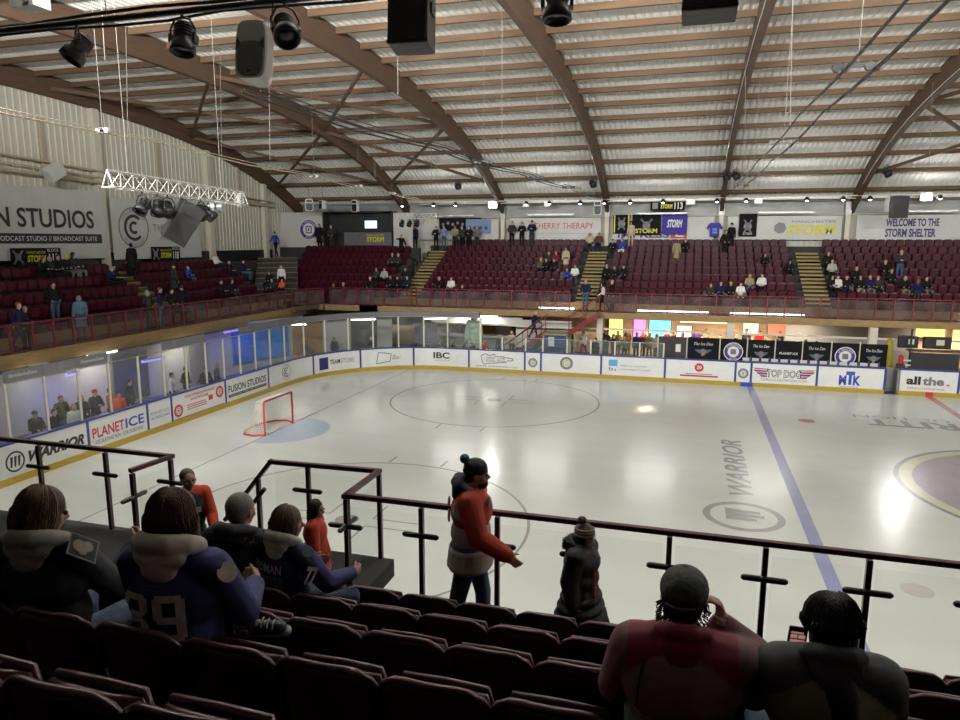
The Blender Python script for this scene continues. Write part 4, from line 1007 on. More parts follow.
for k, x in enumerate((12.5, 16.5, 20, 27, 31)):
    tube_light(['ceiling tube lamp over the pink and cyan panels', 'ceiling tube lamp over the concourse crowd', 'ceiling tube lamp over the red panel', 'ceiling tube lamp by the far right shop', 'ceiling tube lamp beyond the far right shop'][k], (x-1, 19.0, 2.55), (x+1, 19.0, 2.55), power=240, col=(1, .78, .55))
# strip lamps lighting the balcony fascia
for k, (a, b) in enumerate(((6.0, 8.0), (11.5, 15.2), (16.3, 19.9), (26.9, 29.2))):
    tube_light('bright strip lamp on the far balcony walkway, %s' % ['left of the stairs', 'above the benches', 'under the seated front row', 'at the far right'][k], (a, 17.45, FL+.12), (b, 17.45, FL+.12), power=20, aim=(0, -.2, 1))
# upper level left: white kiosk with doorway
mb = MB(); mb.box((2.2, 17.6, 2.25), (5.6, .1, .5)); mb.box((2.2, 17.5, 2.62), (5.0, .16, .24), 1); mb.box((6.3, 17.3, 1.2), (3.2, .08, 2.3), 0)
struct('wall_kiosk', mb, [WALLW, mat('blue_fascia', (.02, .05, .16), rough=.4)])
for k, (x, w, c) in enumerate(((.5, .5, (.03, .025, .025)), (2.0, .9, (.25, .18, .03)), (4.1, 1.1, (.06, .04, .035)))):
    t = thing('notice_panel', ['dark doorway panel left of the yellow poster', 'black and yellow poster behind the corner crowd', 'dark poster left of the descending stairs'][k], 'panel', (x, 20.9, .9)); mb = MB(); mb.box((x, 20.95, 1.5), (w+.08, .05, 1.2)); part('frame', mb, STEEL, t); mb = MB(); mb.box((x, 20.91, 1.5), (w, .04, 1.12)); part('face', mb, mat('notice%d' % k, c, noise=.4, scale=6), t)
tube_light('added tube lamp inside the white kiosk at the far left corner', (1.0, 17.2, 2.5), (3.6, 17.2, 2.5), TUBE, 70)  # lamp added to lighten the kiosk front
# far stairs from the balcony down to the rink side
t = thing('metal_staircase', 'red railed staircase from the far balcony down to the left with a landing', 'staircase', (7.2, 15.9, 0))
z1 = 1.85
for nmz, (xa, za, xb, zb_) in (('upper_flight', (9.6, 2.95, 8.0, z1)), ('lower_flight', (6.7, z1, 4.4, .1))):
    mb = MB(); n = 7
    for k in range(n): f = (k+.5)/n; mb.box((xa+(xb-xa)*f, 15.9, za+(zb_-za)*f-.02), (.3, 1.1, .04))
    part(nmz, mb, STEEL, t)
    for Y in (15.3, 16.5):
        mb = MB(); mb.bar((xa, Y, za), (xb, Y, zb_), .05, .26); part('stringer', mb, MAROON, t)
        mb = MB(); mb.tube([(xa, Y, za+.95), (xb, Y, zb_+.95)], .03, 8); mb.tube([(xa, Y, za+.5), (xb, Y, zb_+.5)], .015, 6)
        for f in (0.05, .5, .95): mb.bar((xa+(xb-xa)*f, Y, za+(zb_-za)*f), (xa+(xb-xa)*f, Y, za+(zb_-za)*f+.95), .035, .035)
        part('handrail', mb, MAROON, t)
mb = MB(); mb.box((7.35, 15.9, z1), (1.4, 1.25, .06)); part('landing', mb, STEEL, t)
mb = MB(); mb.tube([(6.7, 15.3, z1+.95), (8.0, 15.3, z1+.95)], .03, 8); part('landing_rail', mb, MAROON, t)
mb = MB()
for X in (6.72, 8.0, 8.4):
    mb.box((X, 15.28, .95), (.07, .07, 1.8))
mb.box((7.36, 15.28, 1.84), (1.35, .07, .08)); part('yellow_frame', mb, mat('yellow_green_paint', (.34, .33, .05), rough=.5), t)
mb = MB(); mb.box((7.36, 15.35, .9), (1.25, .03, 1.75)); part('blue_panel', mb, mat('blue_panelling', (.012, .045, .16), rough=.5), t)
mb = MB(); mb.box((5.9, 15.35, .55), (1.5, .03, 1.0)); part('blue_panel', mb, mat('blue_panelling'), t) if False else part('blue_panel', mb, mat('blue_panelling', (.012, .045, .16)), t)
mb = MB(); mb.box((7.15, 15.24, 1.45), (.32, .02, .5)); part('notice', mb, WHITEP, t)
# team benches: black banners
ICEN = [IBLK, IBLUE, IRED, IYEL, IWHT, IGRY, INAVY, ICY, IPURP]
bx = [at(x, 345, 1, 14.9).x for x in (658, 687, 720, 747.5, 775.5, 803, 832, 860.5, 889)]
def wolf(mb, fr, W):
    put_text(mb, fr, 'The Ice Den', .2*W, .84, .6*W, .14, .004, 4, shear=.3)
    mb.prism([(.22*W, .62), (.78*W, .62), (.65*W, .45), (.5*W, .38), (.35*W, .45)], fr, 0, .004, 9); mb.prism([(.44*W, .58), (.60*W, .56), (.56*W, .36), (.46*W, .28)], fr, 0, .008, 10); mb.disc(fr, (.5*W, .55), .12, 0, .01, 12, 5)
def rnd(mb, fr, W):
    c = (.5*W, .58); mb.disc(fr, c, .46, 0, .004, 34, 4); mb.disc(fr, c, .42, 0, .007, 34, 8); mb.disc(fr, c, .27, 0, .010, 28, 4); mb.rect(fr, c[0]-.13, c[1]-.13, c[0]+.13, c[1]+.13, 0, .013, 5)
    put_text(mb, fr, 'ALTRINCHAM', 0, 0, 1, .11, .012, 4, curve=(c[0], c[1], .345, PI*.85, PI*.15)); put_text(mb, fr, 'ACES', 0, 0, 1, .1, .012, 4, curve=(c[0], c[1], .345, PI*1.35, PI*1.65))
lab = ['dark bench screen with a white notice, leftmost of the bench screens', 'black bench banner with a blue and orange emblem, left of the first roundel', 'black bench banner with a round purple crest, left of the PLANET ICE banner', 'black bench banner with an emblem right of the first roundel', 'black bench banner reading PLANET ICE', 'black bench banner with an emblem left of the second roundel', 'black bench banner with a round crest above the MTK board', 'black bench banner with an emblem beside the gate']
for k in range(8):
    W = bx[k+1]-bx[k]-.06; d = [many(lambda mb, fr, W: mb.rect(fr, .62*W, .45, .8*W, .85, 0, .004, 4)), wolf, rnd, wolf, lambda mb, fr, W: put_text(mb, fr, 'PLANET ICE', .15*W, .55, .7*W, .11, .004, 4, bold=.03), wolf, rnd, wolf][k]
    zt = .80
    t = sign('bench_banner', lab[k], 'banner', (bx[k]+.03, 14.9, zt), FF, W, 1.22, BANB if k else mat('smoked_screen', (.05, .045, .045), rough=.3), d, thick=.012)
    mb = MB(); mb.box((bx[k], 14.97, 1.04), (.06, .05, 2.1)); solo('bench_post', mb, CREAM, 'white post between the black bench banners', 'post', group='posts between the bench banners')
mb = MB(); mb.box((16.9, 14.2, .45), (7.4, .4, .06)); mb.box((16.9, 14.3, .22), (7.2, .3, .44)); solo('team_bench', mb, WALLW, 'long low white team bench behind the far boards', 'bench')
mb = MB()
for k in range(14): mb.box((16.9+.42*k, 13.38, 1.27), (.30, .03, .14), 0); mb.box((17.1+.42*k, 13.37, 1.30), (.06, .04, .2), 1)
solo('bench_rail', mb, [WHITEP, BLUEP], 'white rail with blue pegs on top of the boards before the benches', 'rail')
# scorers box at the right
t = thing('scorers_box', 'dark timekeepers box with a pale worktop and monitors above the all the. board', 'booth', (26.2, 15.6, 0))
mb = MB(); mb.box((25.2, 14.9, .9), (2.0, .08, 1.6)); mb.box((27.0, 14.9, .9), (1.5, .06, 1.6), 1); part('front_panel', mb, [BLACKP, mat('grey_panel', (.14, .14, .14))], t)
mb = MB(); mb.box((26.1, 15.2, 1.76), (3.9, .7, .05)); part('worktop', mb, TREAD, t)
for x in (24.2, 28.0): mb = MB(); mb.box((x, 15.0, 1.4), (.07, .07, 2.8)); part('post', mb, BLACK, t)
for k in range(5): mb = MB(); mb.box((24.05+.0*k, 14.8, .45+.22*k), (.32, .05, .07)); part('rung', mb, WHITEP, t)
for x, w in ((24.2, .8), (25.4, 1.1), (27.0, .8)): mb = MB(); mb.box((x, 15.5, 2.12), (w, .3, .55)); mb.box((x+.1, 15.33, 2.15), (w*.3, .02, .25), 1); solo('monitor', mb, [BLACK, mat('monitor_face', (.3, .28, .2), emit=(.6, .55, .4), es=.4, noise=0)], 'black %s on the timekeepers worktop' % {24.2: 'box at the left end', 25.4: 'wide monitor in the middle', 27.0: 'small monitor with a pale screen at the right'}[x], 'monitor')
mb = MB(); mb.box((23.75, 14.6, .58), (.3, .3, 1.2)); solo('jug_stand', mb, BLACKP, 'black pedestal under the red drinks jug', 'stand')
mb = MB(); mb.cyl((23.75, 14.6, 1.2), (23.75, 14.6, 1.55), .10, .09); mb.ell((23.75, 14.6, 1.58), (.07, .07, .05)); solo('water_cooler_jug', mb, IRED, 'red drinks jug standing left of the timekeepers box', 'jug')
mb = MB(); mb.lathe([(.0, 0), (.12, 0), (.16, .5), (.14, .8), (.10, 1.2), (.03, 1.35)], 10, 0, Matrix.Translation((23.45, 15.6, 0)) @ Matrix.Scale(1.68, 4)); solo('yellow_tarpaulin', mb, mat('yellow_cloth', (.32, .28, .03)), 'bundled yellow tarpaulin left of the timekeepers box', 'tarpaulin')
# ------------------------------------------------------------------- goal
t = thing('hockey_goal', 'red framed ice hockey goal with white net on the goal line', 'goal', (-.3, 0, 0))
mb = MB(); mb.tube([(0, -.915, 0), (0, -.915, 1.18), (0, -.88, 1.22), (0, .88, 1.22), (0, .915, 1.18), (0, .915, 0)], .038, 10); part('goal_frame', mb, IRED, t)
mb = MB(); base = [(0, -.915, .03), (-.35, -1.12, .03), (-.8, -1.0, .03), (-1.05, -.55, .03), (-1.12, 0, .03), (-1.05, .55, .03), (-.8, 1.0, .03), (-.35, 1.12, .03), (0, .915, .03)]
mb.tube(base, .035, 8); part('base_frame', mb, IRED, t)
mb = MB(); mb.tube([(0, -.9, 1.2), (-.45, -.75, 1.15), (-.55, 0, 1.15), (-.45, .75, 1.15), (0, .9, 1.2)], .02, 6); mb.tube([(-.5, 0, 1.15), (-.75, 0, .7), (-1.1, 0, .05)], .015, 5); part('back_frame', mb, WHITEP, t)
NETM = mat('net_cord', (.72, .70, .62), rough=.9)
mb = MB(); lo = []; 
def lerp(a, b, f): return a+(b-a)*f
def along(P, f):
    P = [V(*p) for p in P]; L = [0]
    for a, b in zip(P, P[1:]): L.append(L[-1]+(b-a).length)
    d = f*L[-1]
    for i in range(len(P)-1):
        if d <= L[i+1]+1e-9: return lerp(P[i], P[i+1], (d-L[i])/max(1e-9, L[i+1]-L[i]))
    return P[-1]
topl = [(0, -.9, 1.2), (-.45, -.75, 1.15), (-.55, 0, 1.15), (-.45, .75, 1.15), (0, .9, 1.2)]
NN, MM = 44, 14
g = [[along(topl, i/NN)*(1-j/MM)+along(base, i/NN)*(j/MM)-V(.10*math.sin(PI*j/MM)*-.9, 0, .0)*1 for j in range(MM+1)] for i in range(NN+1)]
for i in range(0, NN+1): mb.tube(g[i], .0095, 3, cap=False)
for j in range(1, MM): mb.tube([g[i][j] for i in range(NN+1)], .0095, 3, cap=False)
for k in range(1, 16): y = -.9+1.8*k/16; mb.tube([(0, y, 1.2), (-.5, y*.9, 1.15)], .0095, 3, cap=False)
part('net', mb, NETM, t)
# ------------------------------------------------------------ roof gear
LAMPF = mat('lamp_face', (.9, .9, .9), emit=(1, .985, .94), es=14, noise=0)
HOT = mat('floodlight_face', (1, 1, 1), emit=(1, .98, .93), es=28, noise=0)
WIREM = mat('wire_cord', (.22, .21, .19), rough=.7)
def wire(parent, a, b, r=.006, name='wire', m=WIREM): mb = MB(); mb.cyl(a, b, r, n=5); return part(name, mb, m, parent)
# long black lighting bar
t = thing('lighting_bar', 'long black lighting bar under the roof across the top of the photo', 'lighting bar', (12, -14.5, 9.3))
mb = MB(); mb.tube([(2.5, -14.5, 9.36), (24, -14.5, 9.36)], .035, 10); mb.tube([(2.5, -14.45, 9.43)]+[(2.5+k*.9, -14.45+.02*math.sin(k*2), 9.44+.02*math.sin(k*1.3)) for k in range(1, 24)], .022, 6); part('bar', mb, BLACK, t)
mb = MB(); mb.tube([(2.5+k*.8, -14.4+.015*math.sin(k*3), 9.33+.025*math.sin(k*1.7)) for k in range(27)], .018, 6); part('cable', mb, BLACKP, t)
for x in (7.35, 10.9, 16.3, 21): wire(t, (x, -14.5, 9.36), (x, -14.5, zb(-14.5)+.3))
def stage_light(x, label, tilt, yaw, y=-14.5, z=9.36, s=1.0):
    t = thing('stage_light', label, 'stage light', (x, y, z)); R = rotm(0, 0, yaw) @ rotm(tilt, 0, 0); c = V(x, y, z-.30*s)
    mb = MB(); mb.tube([V(x, y, z), V(x, y, z-.06)], .02, 6); yp = [c+rotm(0, 0, yaw) @ (V(a, 0, b)*s) for a, b in ((-.14, 0), (-.15, .10), (-.09, .21), (0, .24), (.09, .21), (.15, .10), (.14, 0))]
    mb.tube(yp, .013*s, 6); part('yoke', mb, BLACK, t)
    M4 = Matrix.Translation(c) @ R.to_4x4()
    mb = MB(); mb.lathe([(.02, -.19), (.085, -.18), (.10, -.10), (.10, .02), (.135, .06), (.145, .16), (.125, .17), (.12, .12), (.02, .11)], 18, 0, M4 @ Matrix.Scale(s, 4))
    for k in range(4): mb.lathe([(.108, -.15+.035*k), (.112, -.14+.035*k), (.108, -.13+.035*k)], 18, 0, M4 @ Matrix.Scale(s, 4))
    for a in (-1, 1): mb.box(c+R @ V(a*.14*s, 0, .0), (.03*s, .10*s, .10*s), 0, rot=R)
    part('housing', mb, BLACK, t)
    mb = MB(); mb.lathe([(.001, .118), (.11, .118), (.11, .122), (.001, .124)], 16, 0, M4 @ Matrix.Scale(s, 4)); part('lens', mb, mat('dark_lens', (.05, .05, .06), rough=.1), t)
    return t
for x, lb, ti, ya in ((6.9, 'black stage light on the bar, nearest the left edge of the photo', 2.5, -.6), (8.4, 'black stage light on the bar between the left one and the white loudspeaker', 2.9, .2), (9.72, 'black stage light on the bar just right of the white loudspeaker', 2.4, .7), (12.71, 'black stage light cut by the top edge between two arches', 3.0, .1)):
    stage_light(x, lb, ti, ya, s=1.0)
# white loudspeaker
def loudspeaker(label, c, w, h, d, m, grille, rot=(0, 0, 0), hang=None, name='loudspeaker'):
    R = rotm(*rot); c = Vector(c); t = thing(name, label, 'loudspeaker', c-V(0, 0, h/2))
    def fr_(x, y, z): return c+R @ V(x, y, z)
    mb = MB(); N = 28; rings = []
    for yy, k in ((-d/2, .93), (-d/2+.02, 1.0), (0, .98), (d/2-.03, .68), (d/2, .60)):
        ring = []
        for i in range(N):
            a = 2*PI*i/N; ca, sa = math.cos(a), math.sin(a); e = 2/5.0
            x = math.copysign(abs(ca)**e, ca)*w/2*k*(1-.08*(sa > 0)*sa+.04*(sa < 0)*0); z = math.copysign(abs(sa)**e, sa)*h/2*(.97 if k < .8 else 1)
            ring.append(fr_(x, yy, z))
        rings.append(ring)
    vs = [v for r in rings for v in r]; fs = [(i*N+k, i*N+(k+1) % N, (i+1)*N+(k+1) % N, (i+1)*N+k) for i in range(4) for k in range(N)]+[tuple(reversed(range(N))), tuple(4*N+k for k in range(N))]
    mb.add(vs, fs, 0, False); part('cabinet', mb, m, t)
    f2 = plane_frame(fr_(0, -d/2, 0), R @ V(1, 0, 0), R @ V(0, 0, 1), R @ V(0, -1, 0))
    mb = MB(); P = []
    for i in range(28):
        a = 2*PI*i/28; P.append((w*.40*math.copysign(abs(math.cos(a))**.6, math.cos(a)), -h*.16+h*.30*math.copysign(abs(math.sin(a))**.6, math.sin(a))))
    mb.prism(P, f2, 0, .012); part('grille', mb, grille, t)
    mb = MB(); mb.prism([(-w*.38, h*.20), (w*.38, h*.20), (w*.30, h*.42), (-w*.30, h*.42)], f2, 0, .006); mb.prism([(-.02, h*.26), (.02, h*.26), (.02, h*.3), (-.02, h*.3)], f2, .006, .012); part('horn', mb, grille if grille is BLACK else m, t)
    for sg in (-1, 1): mb = MB(); mb.prism([(sg*w*.44, -h*.02), (sg*w*.30, h*.10), (sg*w*.42, h*.20)] if sg > 0 else [(sg*w*.42, h*.20), (sg*w*.30, h*.10), (sg*w*.44, -h*.02)], f2, 0, .014); part('port', mb, mat('shadow_grey_plastic', (.10, .10, .10)), t)
    mb = MB(); mb.prism([(-.02, -h*.40), (.02, -h*.40), (.02, -h*.36), (-.02, -h*.36)], f2, .012, .016); part('badge', mb, BLACK, t)
    if hang:
        for a in hang: wire(t, a[0], a[1], .01, 'bracket', BLACK)
    return t
loudspeaker('white loudspeaker hanging under the lighting bar at the upper left', (9.55, -14.8, 8.74), .36, .60, .30, mat('bright_white_plastic', (.85, .84, .80), rough=.4), mat('grey_grille', (.25, .245, .225), rough=.7), (-.15, .02, .10), [((9.6, -14.6, 9.0), (9.6, -14.52, 9.36))])  # cabinet and grille lightened, standing in for light on the front
def box_speaker(label, c, w, h, d, rot=(0, 0, 0), m=BLACKP, hang=None):
    R = rotm(*rot); c = Vector(c); t = thing('loudspeaker', label, 'loudspeaker', c-V(0, 0, h/2))
    mb = MB(); mb.box(c, (w, d, h), 0, rot=R); part('cabinet', mb, m, t, bevel=.015)
    mb = MB(); mb.box(c+R @ V(0, -d/2-.008, -.0), (w*.9, .012, h*.92), 0, rot=R); part('grille', mb, mat('black_mesh', (.018, .018, .019), rough=.6, noise=.2, scale=60), t)
    mb = MB(); mb.box(c+R @ V(0, -d/2-.016, h*.22), (w*.6, .01, h*.05), 0, rot=R); mb.box(c+R @ V(w/2+.01, 0, 0), (.02, d*.4, .10), 0, rot=R); mb.box(c+R @ V(-w/2-.01, 0, 0), (.02, d*.4, .10), 0, rot=R)
    for a in (-1, 1):
        for b in (-1, 1): mb.box(c+R @ V(a*w*.46, -d/2+.02, b*h*.47), (.04, .05, .03), 0, rot=R)
    part('fittings', mb, BLACK, t)
    if hang:
        for a in hang: wire(t, a[0], a[1], .006, 'wire', BLACK)
    return t
box_speaker('large black loudspeaker hanging at the top edge between the first two arches', (11.20, -14.5, 9.12), .42, .76, .36, (-.10, 0, .12), hang=[((11.1, -14.5, 9.4), (11.1, -14.5, 12.6)), ((11.35, -14.5, 9.4), (11.35, -14.5, 12.6))])
box_speaker('black loudspeaker hanging at the top edge left of the straight central arch', (14.12, -14.5, 9.16), .48, .70, .36, (-.10, 0, .0), hang=[((14, -14.5, 9.4), (14, -14.5, 12.6)), ((14.3, -14.5, 9.4), (14.3, -14.5, 12.6))])
# white projector box at the upper left
pj = at(30, 3, 1, -13.2); mb = MB(); mb.box(pj, (.42, .3, .16)); mb.box(pj+V(.05, 0, .14), (.05, .05, .2)); mb.cyl(pj+V(.1, -.14, 0), pj+V(.1, -.2, 0), .05)
solo('projector', mb, WHITEP, 'small white projector box at the top left corner of the photo', 'projector')
# triangular truss
def truss(label, a, b, h, w, name='lighting_truss', seg=12, hang=()):
    a, b = V(*a), V(*b); t = thing(name, label, 'truss', (a+b)/2); s_, u_, d_ = frame_from(b-a); L = (b-a).length
    mb = MB(); ch = [u_*0, u_*-h+s_*(-w/2), u_*-h+s_*(w/2)]; ch[0] = u_*0
    for c in ch: mb.cyl(a+c, b+c, .024 if h > .3 else .02, n=8)
    for k in range(seg):
        p0 = a+d_*(L*k/seg); p1 = a+d_*(L*(k+.5)/seg); p2 = a+d_*(L*(k+1)/seg)
        for i, j in ((0, 1), (0, 2), (1, 2)): mb.cyl(p0+ch[i], p1+ch[j], .011, n=5); mb.cyl(p1+ch[j], p2+ch[i], .011, n=5)
    for p in (a, b):
        for i, j in ((0, 1), (0, 2), (1, 2)): mb.cyl(p+ch[i], p+ch[j], .018, n=6)
    part('frame', mb, BRIGHT, t)
    for f in hang: q = a+d_*L*f; wire(t, q, (q.x, q.y, zb(q.y)+.3), .008)
    return t
TX = .5; ta, tb = at(107, 170, 0, TX), at(243, 192, 0, TX)
truss('white lattice lighting truss hanging over the left end of the rink', ta, tb, .40, .34, hang=(.12, .8), seg=13)
def ontruss(f): return V(*ta)+(V(*tb)-V(*ta))*f
for k, f in enumerate((.20, .30, .37, .62, .68)):
    q = ontruss(f)-V(0, 0, .40); stage_light(q.x, 'stage light on the white truss, %s' % ['leftmost, pointing down at the banner', 'second from the left', 'close beside the big hanging speaker', 'just right of the big speaker', 'rightmost of the black ones'][k], 2.4+.2*(k % 2), .5*k, y=q.y, z=q.z, s=1.25)
q = ontruss(.47)-V(0, 0, 1.10); box_speaker('big grey loudspeaker tilted under the white truss', q, .62, 1.15, .75, (.2, .55, .9), mat('grey_speaker', (.022, .022, .023), rough=.5), hang=[(q+V(0, 0, .4), q+V(0, 0, .8))])
q = ontruss(.97)-V(0, 0, .25); mb = MB(); mb.box(q, (.1, .42, .36), rot=(.3, 0, .3)); mb.box(q+V(.06, 0, 0), (.02, .34, .28), rot=(.3, 0, .3)); solo('floodlight', mb, WHITEP, 'square white floodlight on the right end of the white truss', 'floodlight')
q = at(212, 207, 0, -1.0); mb = MB(); mb.cyl(q+V(-.1, -.05, 0), q+V(.1, .05, 0), .22, n=18); mb.cyl(q+V(.1, .05, 0), q+V(.3, .15, 0), .12, .2); solo('round_floodlight', mb, STEEL, 'round grey floodlight right of the white truss in front of the column', 'floodlight')
a = at(398, 214, 1, 16.5); b = at(436, 215.5, 1, 16.5); truss('short white truss hanging over the far left corner block', (a.x, a.y, a.z), (b.x, b.y, a.z), .28, .28, seg=8, hang=(.1, .9))
for k, f in enumerate((.1, .3, .5)): stage_light(a.x+(b.x-a.x)*f, 'small black stage light under the short white truss, %s' % ['at its left end', 'second from left', 'near its middle'][k], 2.6, 0, y=16.5, z=a.z-.25, s=1.0)
# cable tracks
def track(label, p, q, gap, stations, rr=.022, pairs=2):
    p, q = V(*p), V(*q); t = thing('cable_track', label, 'cable track', (p+q)/2); sdir = V(1, 0, 0)
    mb = MB()
    for g in ((-gap/2, gap/2) if pairs == 2 else (0,)):
        mb.tube([lerp(p, q, k/16)+sdir*g+V(0, 0, -.12*math.sin(PI*((k*2 % 8)/8))) for k in range(17)], rr, 6)
        if rr > .02: mb.tube([lerp(p, q, k/16)+sdir*(g+.05)+V(0, 0, .05-.08*math.sin(PI*((k*2 % 8)/8))) for k in range(17)], rr*.6, 5)
    part('cable', mb, BLACK if rr > .0219 and pairs == 2 else PIPE, t)
    for f in stations:
        c = lerp(p, q, f); mb = MB()
        for g in (-gap/2-.08, -gap/2+.06, gap/2-.06, gap/2+.08): mb.cyl(c+V(g, -.04, -.02), c+V(g, .04, -.02), .07, n=10)
        mb.box(c, (gap+.3, .05, .05)); part('clamp', mb, BLACK if pairs == 2 else BRIGHT, t); wire(t, c, (c.x, c.y, zb(c.y)+.4))
    return t
track('double black cable track running back left of the second arch', (5.9, -9.5, 9.6), (8.6, 25.4, 9.6), .42, (.36, .55, .72, .86))
track('double black cable track running back right of the central arch', (16.55, -14, 9.6), (16.35, 25.4, 9.6), .46, (.14, .37, .6, .78))
track('single pale cable track along the left end with white clamps', (.25, -14, 9.6), (-3.7, 25.2, 9.6), .1, (.19, .52, .66, .8), pairs=1)
# hanging wires from purlins
for k, (x, y0, y1, Y) in enumerate(((128, 40, 145, -3), (105, 0, 60, -12), (222, 83, 190, 2), (270, 45, 160, -2), (375, 97, 180, 8), (398, 40, 95, -4), (437, 145, 208, 14), (502, 25, 158, 0), (552, 85, 165, 8), (745, 70, 172, 8), (790, 0, 130, -2), (929, 120, 165, 12))):
    a, b = at(x, y0, 1, Y), at(x, y1, 1, Y); a.z = zb(Y)+.5; t = thing('hanging_wire', 'thin wire hanging from the roof %s' % ['above the left truss', 'at the far upper left', 'to the right end of the left truss', 'left of the first full arch', 'left of the double cable track', 'under the left black loudspeaker', 'above the bright left floodlight', 'between the two middle arches', 'just left of the second arch', 'right of the central arch, long', 'right of the central arch, by the clamps', 'at the right over the welcome banner'][k], 'wire', b); wire(t, a, b, .008)
# far eaves fixtures
lampx = [-5.06, -2.79, -1.22, 3.67, 5.2, 7.21, 8.73, 10.35, 12.36, 15.54, 17.19, 20.55, 22.47, 23.87, 27.39, 30]
for x in lampx:
    t = thing('round_lamp', 'small round lamp in the row along the far eaves pipe', 'lamp', (x, 24.1, 9.15), group='small round lamps along the far eaves')
    mb = MB(); mb.lathe([(.03, .22), (.08, .2), (.17, .05), (.18, 0), (.15, -.01)], 14, 0, Matrix.Translation((x, 24.1, 9.18))); mb.cyl((x, 24.1, 9.38), (x, 24.1, 9.44), .02, n=6); part('shade', mb, BLACK, t)
    mb = MB(); mb.ell((x, 24.03, 9.19), (.10, .10, .07)); part('bulb', mb, LAMPF, t)
def floodbox(x, Y, z, label, power, hot):
    t = thing('floodlight', label, 'floodlight', (x, Y, z)); mb = MB(); mb.box((x, Y+.08, z), (.62, .14, .46), 0); mb.tube([(x-.34, Y+.08, z), (x-.34, Y+.08, z+.3), (x+.34, Y+.08, z+.3), (x+.34, Y+.08, z)], .02, 6); part('housing', mb, STEEL, t)
    mb = MB(); mb.box((x, Y-.0, z), (.54, .03, .38)); part('lamp_face', mb, hot, t)
    if power:
        l = bpy.data.lights.new('floodlight_lamp', 'SPOT'); l.energy = power; l.spot_size = math.radians(130); l.spot_blend = .6; l.shadow_soft_size = .5; l.color = (1, .985, .94)
        lo = bpy.data.objects.new('floodlight_lamp', l); COL.objects.link(lo); lo.location = (x, Y-.1, z); lo.rotation_euler = (V(x, 0, 0)-V(x, Y, z)).to_track_quat('-Z', 'Y').to_euler()
HOTP, SPOTP, UPP = 380, 1900, 2100
floodbox(1.3, 24.4, 9.2, 'glaring floodlight under the far roof edge left of the second arch', HOTP, HOT)
floodbox(26.8, 24.4, 9.3, 'glaring floodlight under the far roof edge above the welcome banner', HOTP, HOT)
for x, w in ((14.0, .55), (17.9, .5), (5.0, .35), (3.6, .4), (25.6, .4)):
    mb = MB(); mb.box((x, 24.3, 9.25), (w, .12, .42)); mb.box((x, 24.22, 9.22), (w*.8, .03, .3), 1); solo('flat_floodlight', mb, [WHITEP, mat('pale_glass', (.5, .55, .52), rough=.2)], {14.0: 'pale square floodlight right of the 113 sign, unlit', 17.9: 'pale square floodlight above the yellow STORM banner', 5.0: 'small pale floodlight above CHERRY THERAPY, left', 3.6: 'small pale floodlight beside the glaring left lamp', 25.6: 'small pale floodlight left of the glaring right lamp'}[x], 'floodlight')
q = at(598, 208, 1, 22.5); loudspeaker('small white loudspeaker at the foot of the second arch', q, .5, .85, .4, WHITEP, BLACK, (0, 0, 0), [(q+V(0, 0, .4), q+V(0, 0, 1.0))])
q = at(356, 206, 1, 21.5); loudspeaker('small white loudspeaker over the black booth', q, .5, .8, .4, WHITEP, BLACK, (0, 0, -.2), [(q+V(0, 0, .4), q+V(0, 0, 1.2))])
q = at(309, 205, 1, 20.5); loudspeaker('white loudspeaker at the left corner, left one of the pair', q, .55, .8, .4, WHITEP, BLACK, (0, 0, .6), [(q+V(0, 0, .4), q+V(0, 0, 1.2))])
q = at(323, 205, 1, 20.5); loudspeaker('white loudspeaker at the left corner, right one of the pair', q, .45, .6, .4, WHITEP, BLACK, (0, 0, -.5), [(q+V(0, 0, .3), q+V(0, 0, 1.2))])
q = at(889, 205, 1, 21.5); loudspeaker('white loudspeaker beside the dark box right of the fourth column', q, .4, .85, .4, WHITEP, BLACK, (0, 0, .5), [(q+V(0, 0, .4), q+V(0, 0, 1.0))])
q = at(899, 207, 1, 21.0); box_speaker('tall dark loudspeaker hanging left of the right glaring floodlight', q, .75, 1.15, .6, (0, 0, .1), hang=[(q+V(0, 0, .5), q+V(0, 0, 2.0))])
for x, y, lb in ((458, 184, 'small black spotlight on the arch left of the glaring lamp'), (593, 182, 'small black spotlight at the foot of the second arch'), (726, 175, 'small black spotlight on the left of the central arch'), (736, 174, 'small black spotlight on the right of the central arch'), (887, 171, 'small black spotlight on the fourth arch')):
    q = at(x, y, 1, 20.5); stage_light(q.x, lb, 2.3, .4, y=20.5, z=q.z+.35, s=1.4)
for x, y, Xp, lb in ((54, 172, -12.9, 'tilted white floodlight box on the left wall above the long banner'),):
    q = at(x, y, 0, Xp); mb = MB(); mb.box(q, (.5, .75, .5), rot=(.6, .3, 0)); mb.box(q+V(-.4, .4, 0), (.4, .1, .1)); solo('wall_floodlight', mb, WHITEP, lb, 'floodlight')

# ---------------------------------------------------------------- lighting
def spot(x, y, z, aim, power, size=100, blend=.5, col=(1, .985, .935), label=None, hide=False):
    t = thing('arena_lamp', label or 'arena lamp under the roof over the near side of the ice', 'lamp', (x, y, z), group='arena lamps above the near side boards')
    mb = MB(); d = (Vector(aim)-V(x, y, z)).normalized(); R = d.to_track_quat('-Z', 'Y').to_matrix(); mb.lathe([(.05, .35), (.15, .3), (.28, .05), (.30, 0), (.27, .01)], 16, 0, Matrix.Translation((x, y, z)) @ R.to_4x4()); part('reflector', mb, STEEL, t)
    l = bpy.data.lights.new('arena_lamp', 'SPOT'); l.energy = power; l.spot_size = math.radians(size); l.spot_blend = blend; l.shadow_soft_size = .25; l.color = col
    lo = bpy.data.objects.new('arena_lamp', l); COL.objects.link(lo); lo.location = V(x, y, z)+d*.1; lo.rotation_euler = d.to_track_quat('-Z', 'Y').to_euler()
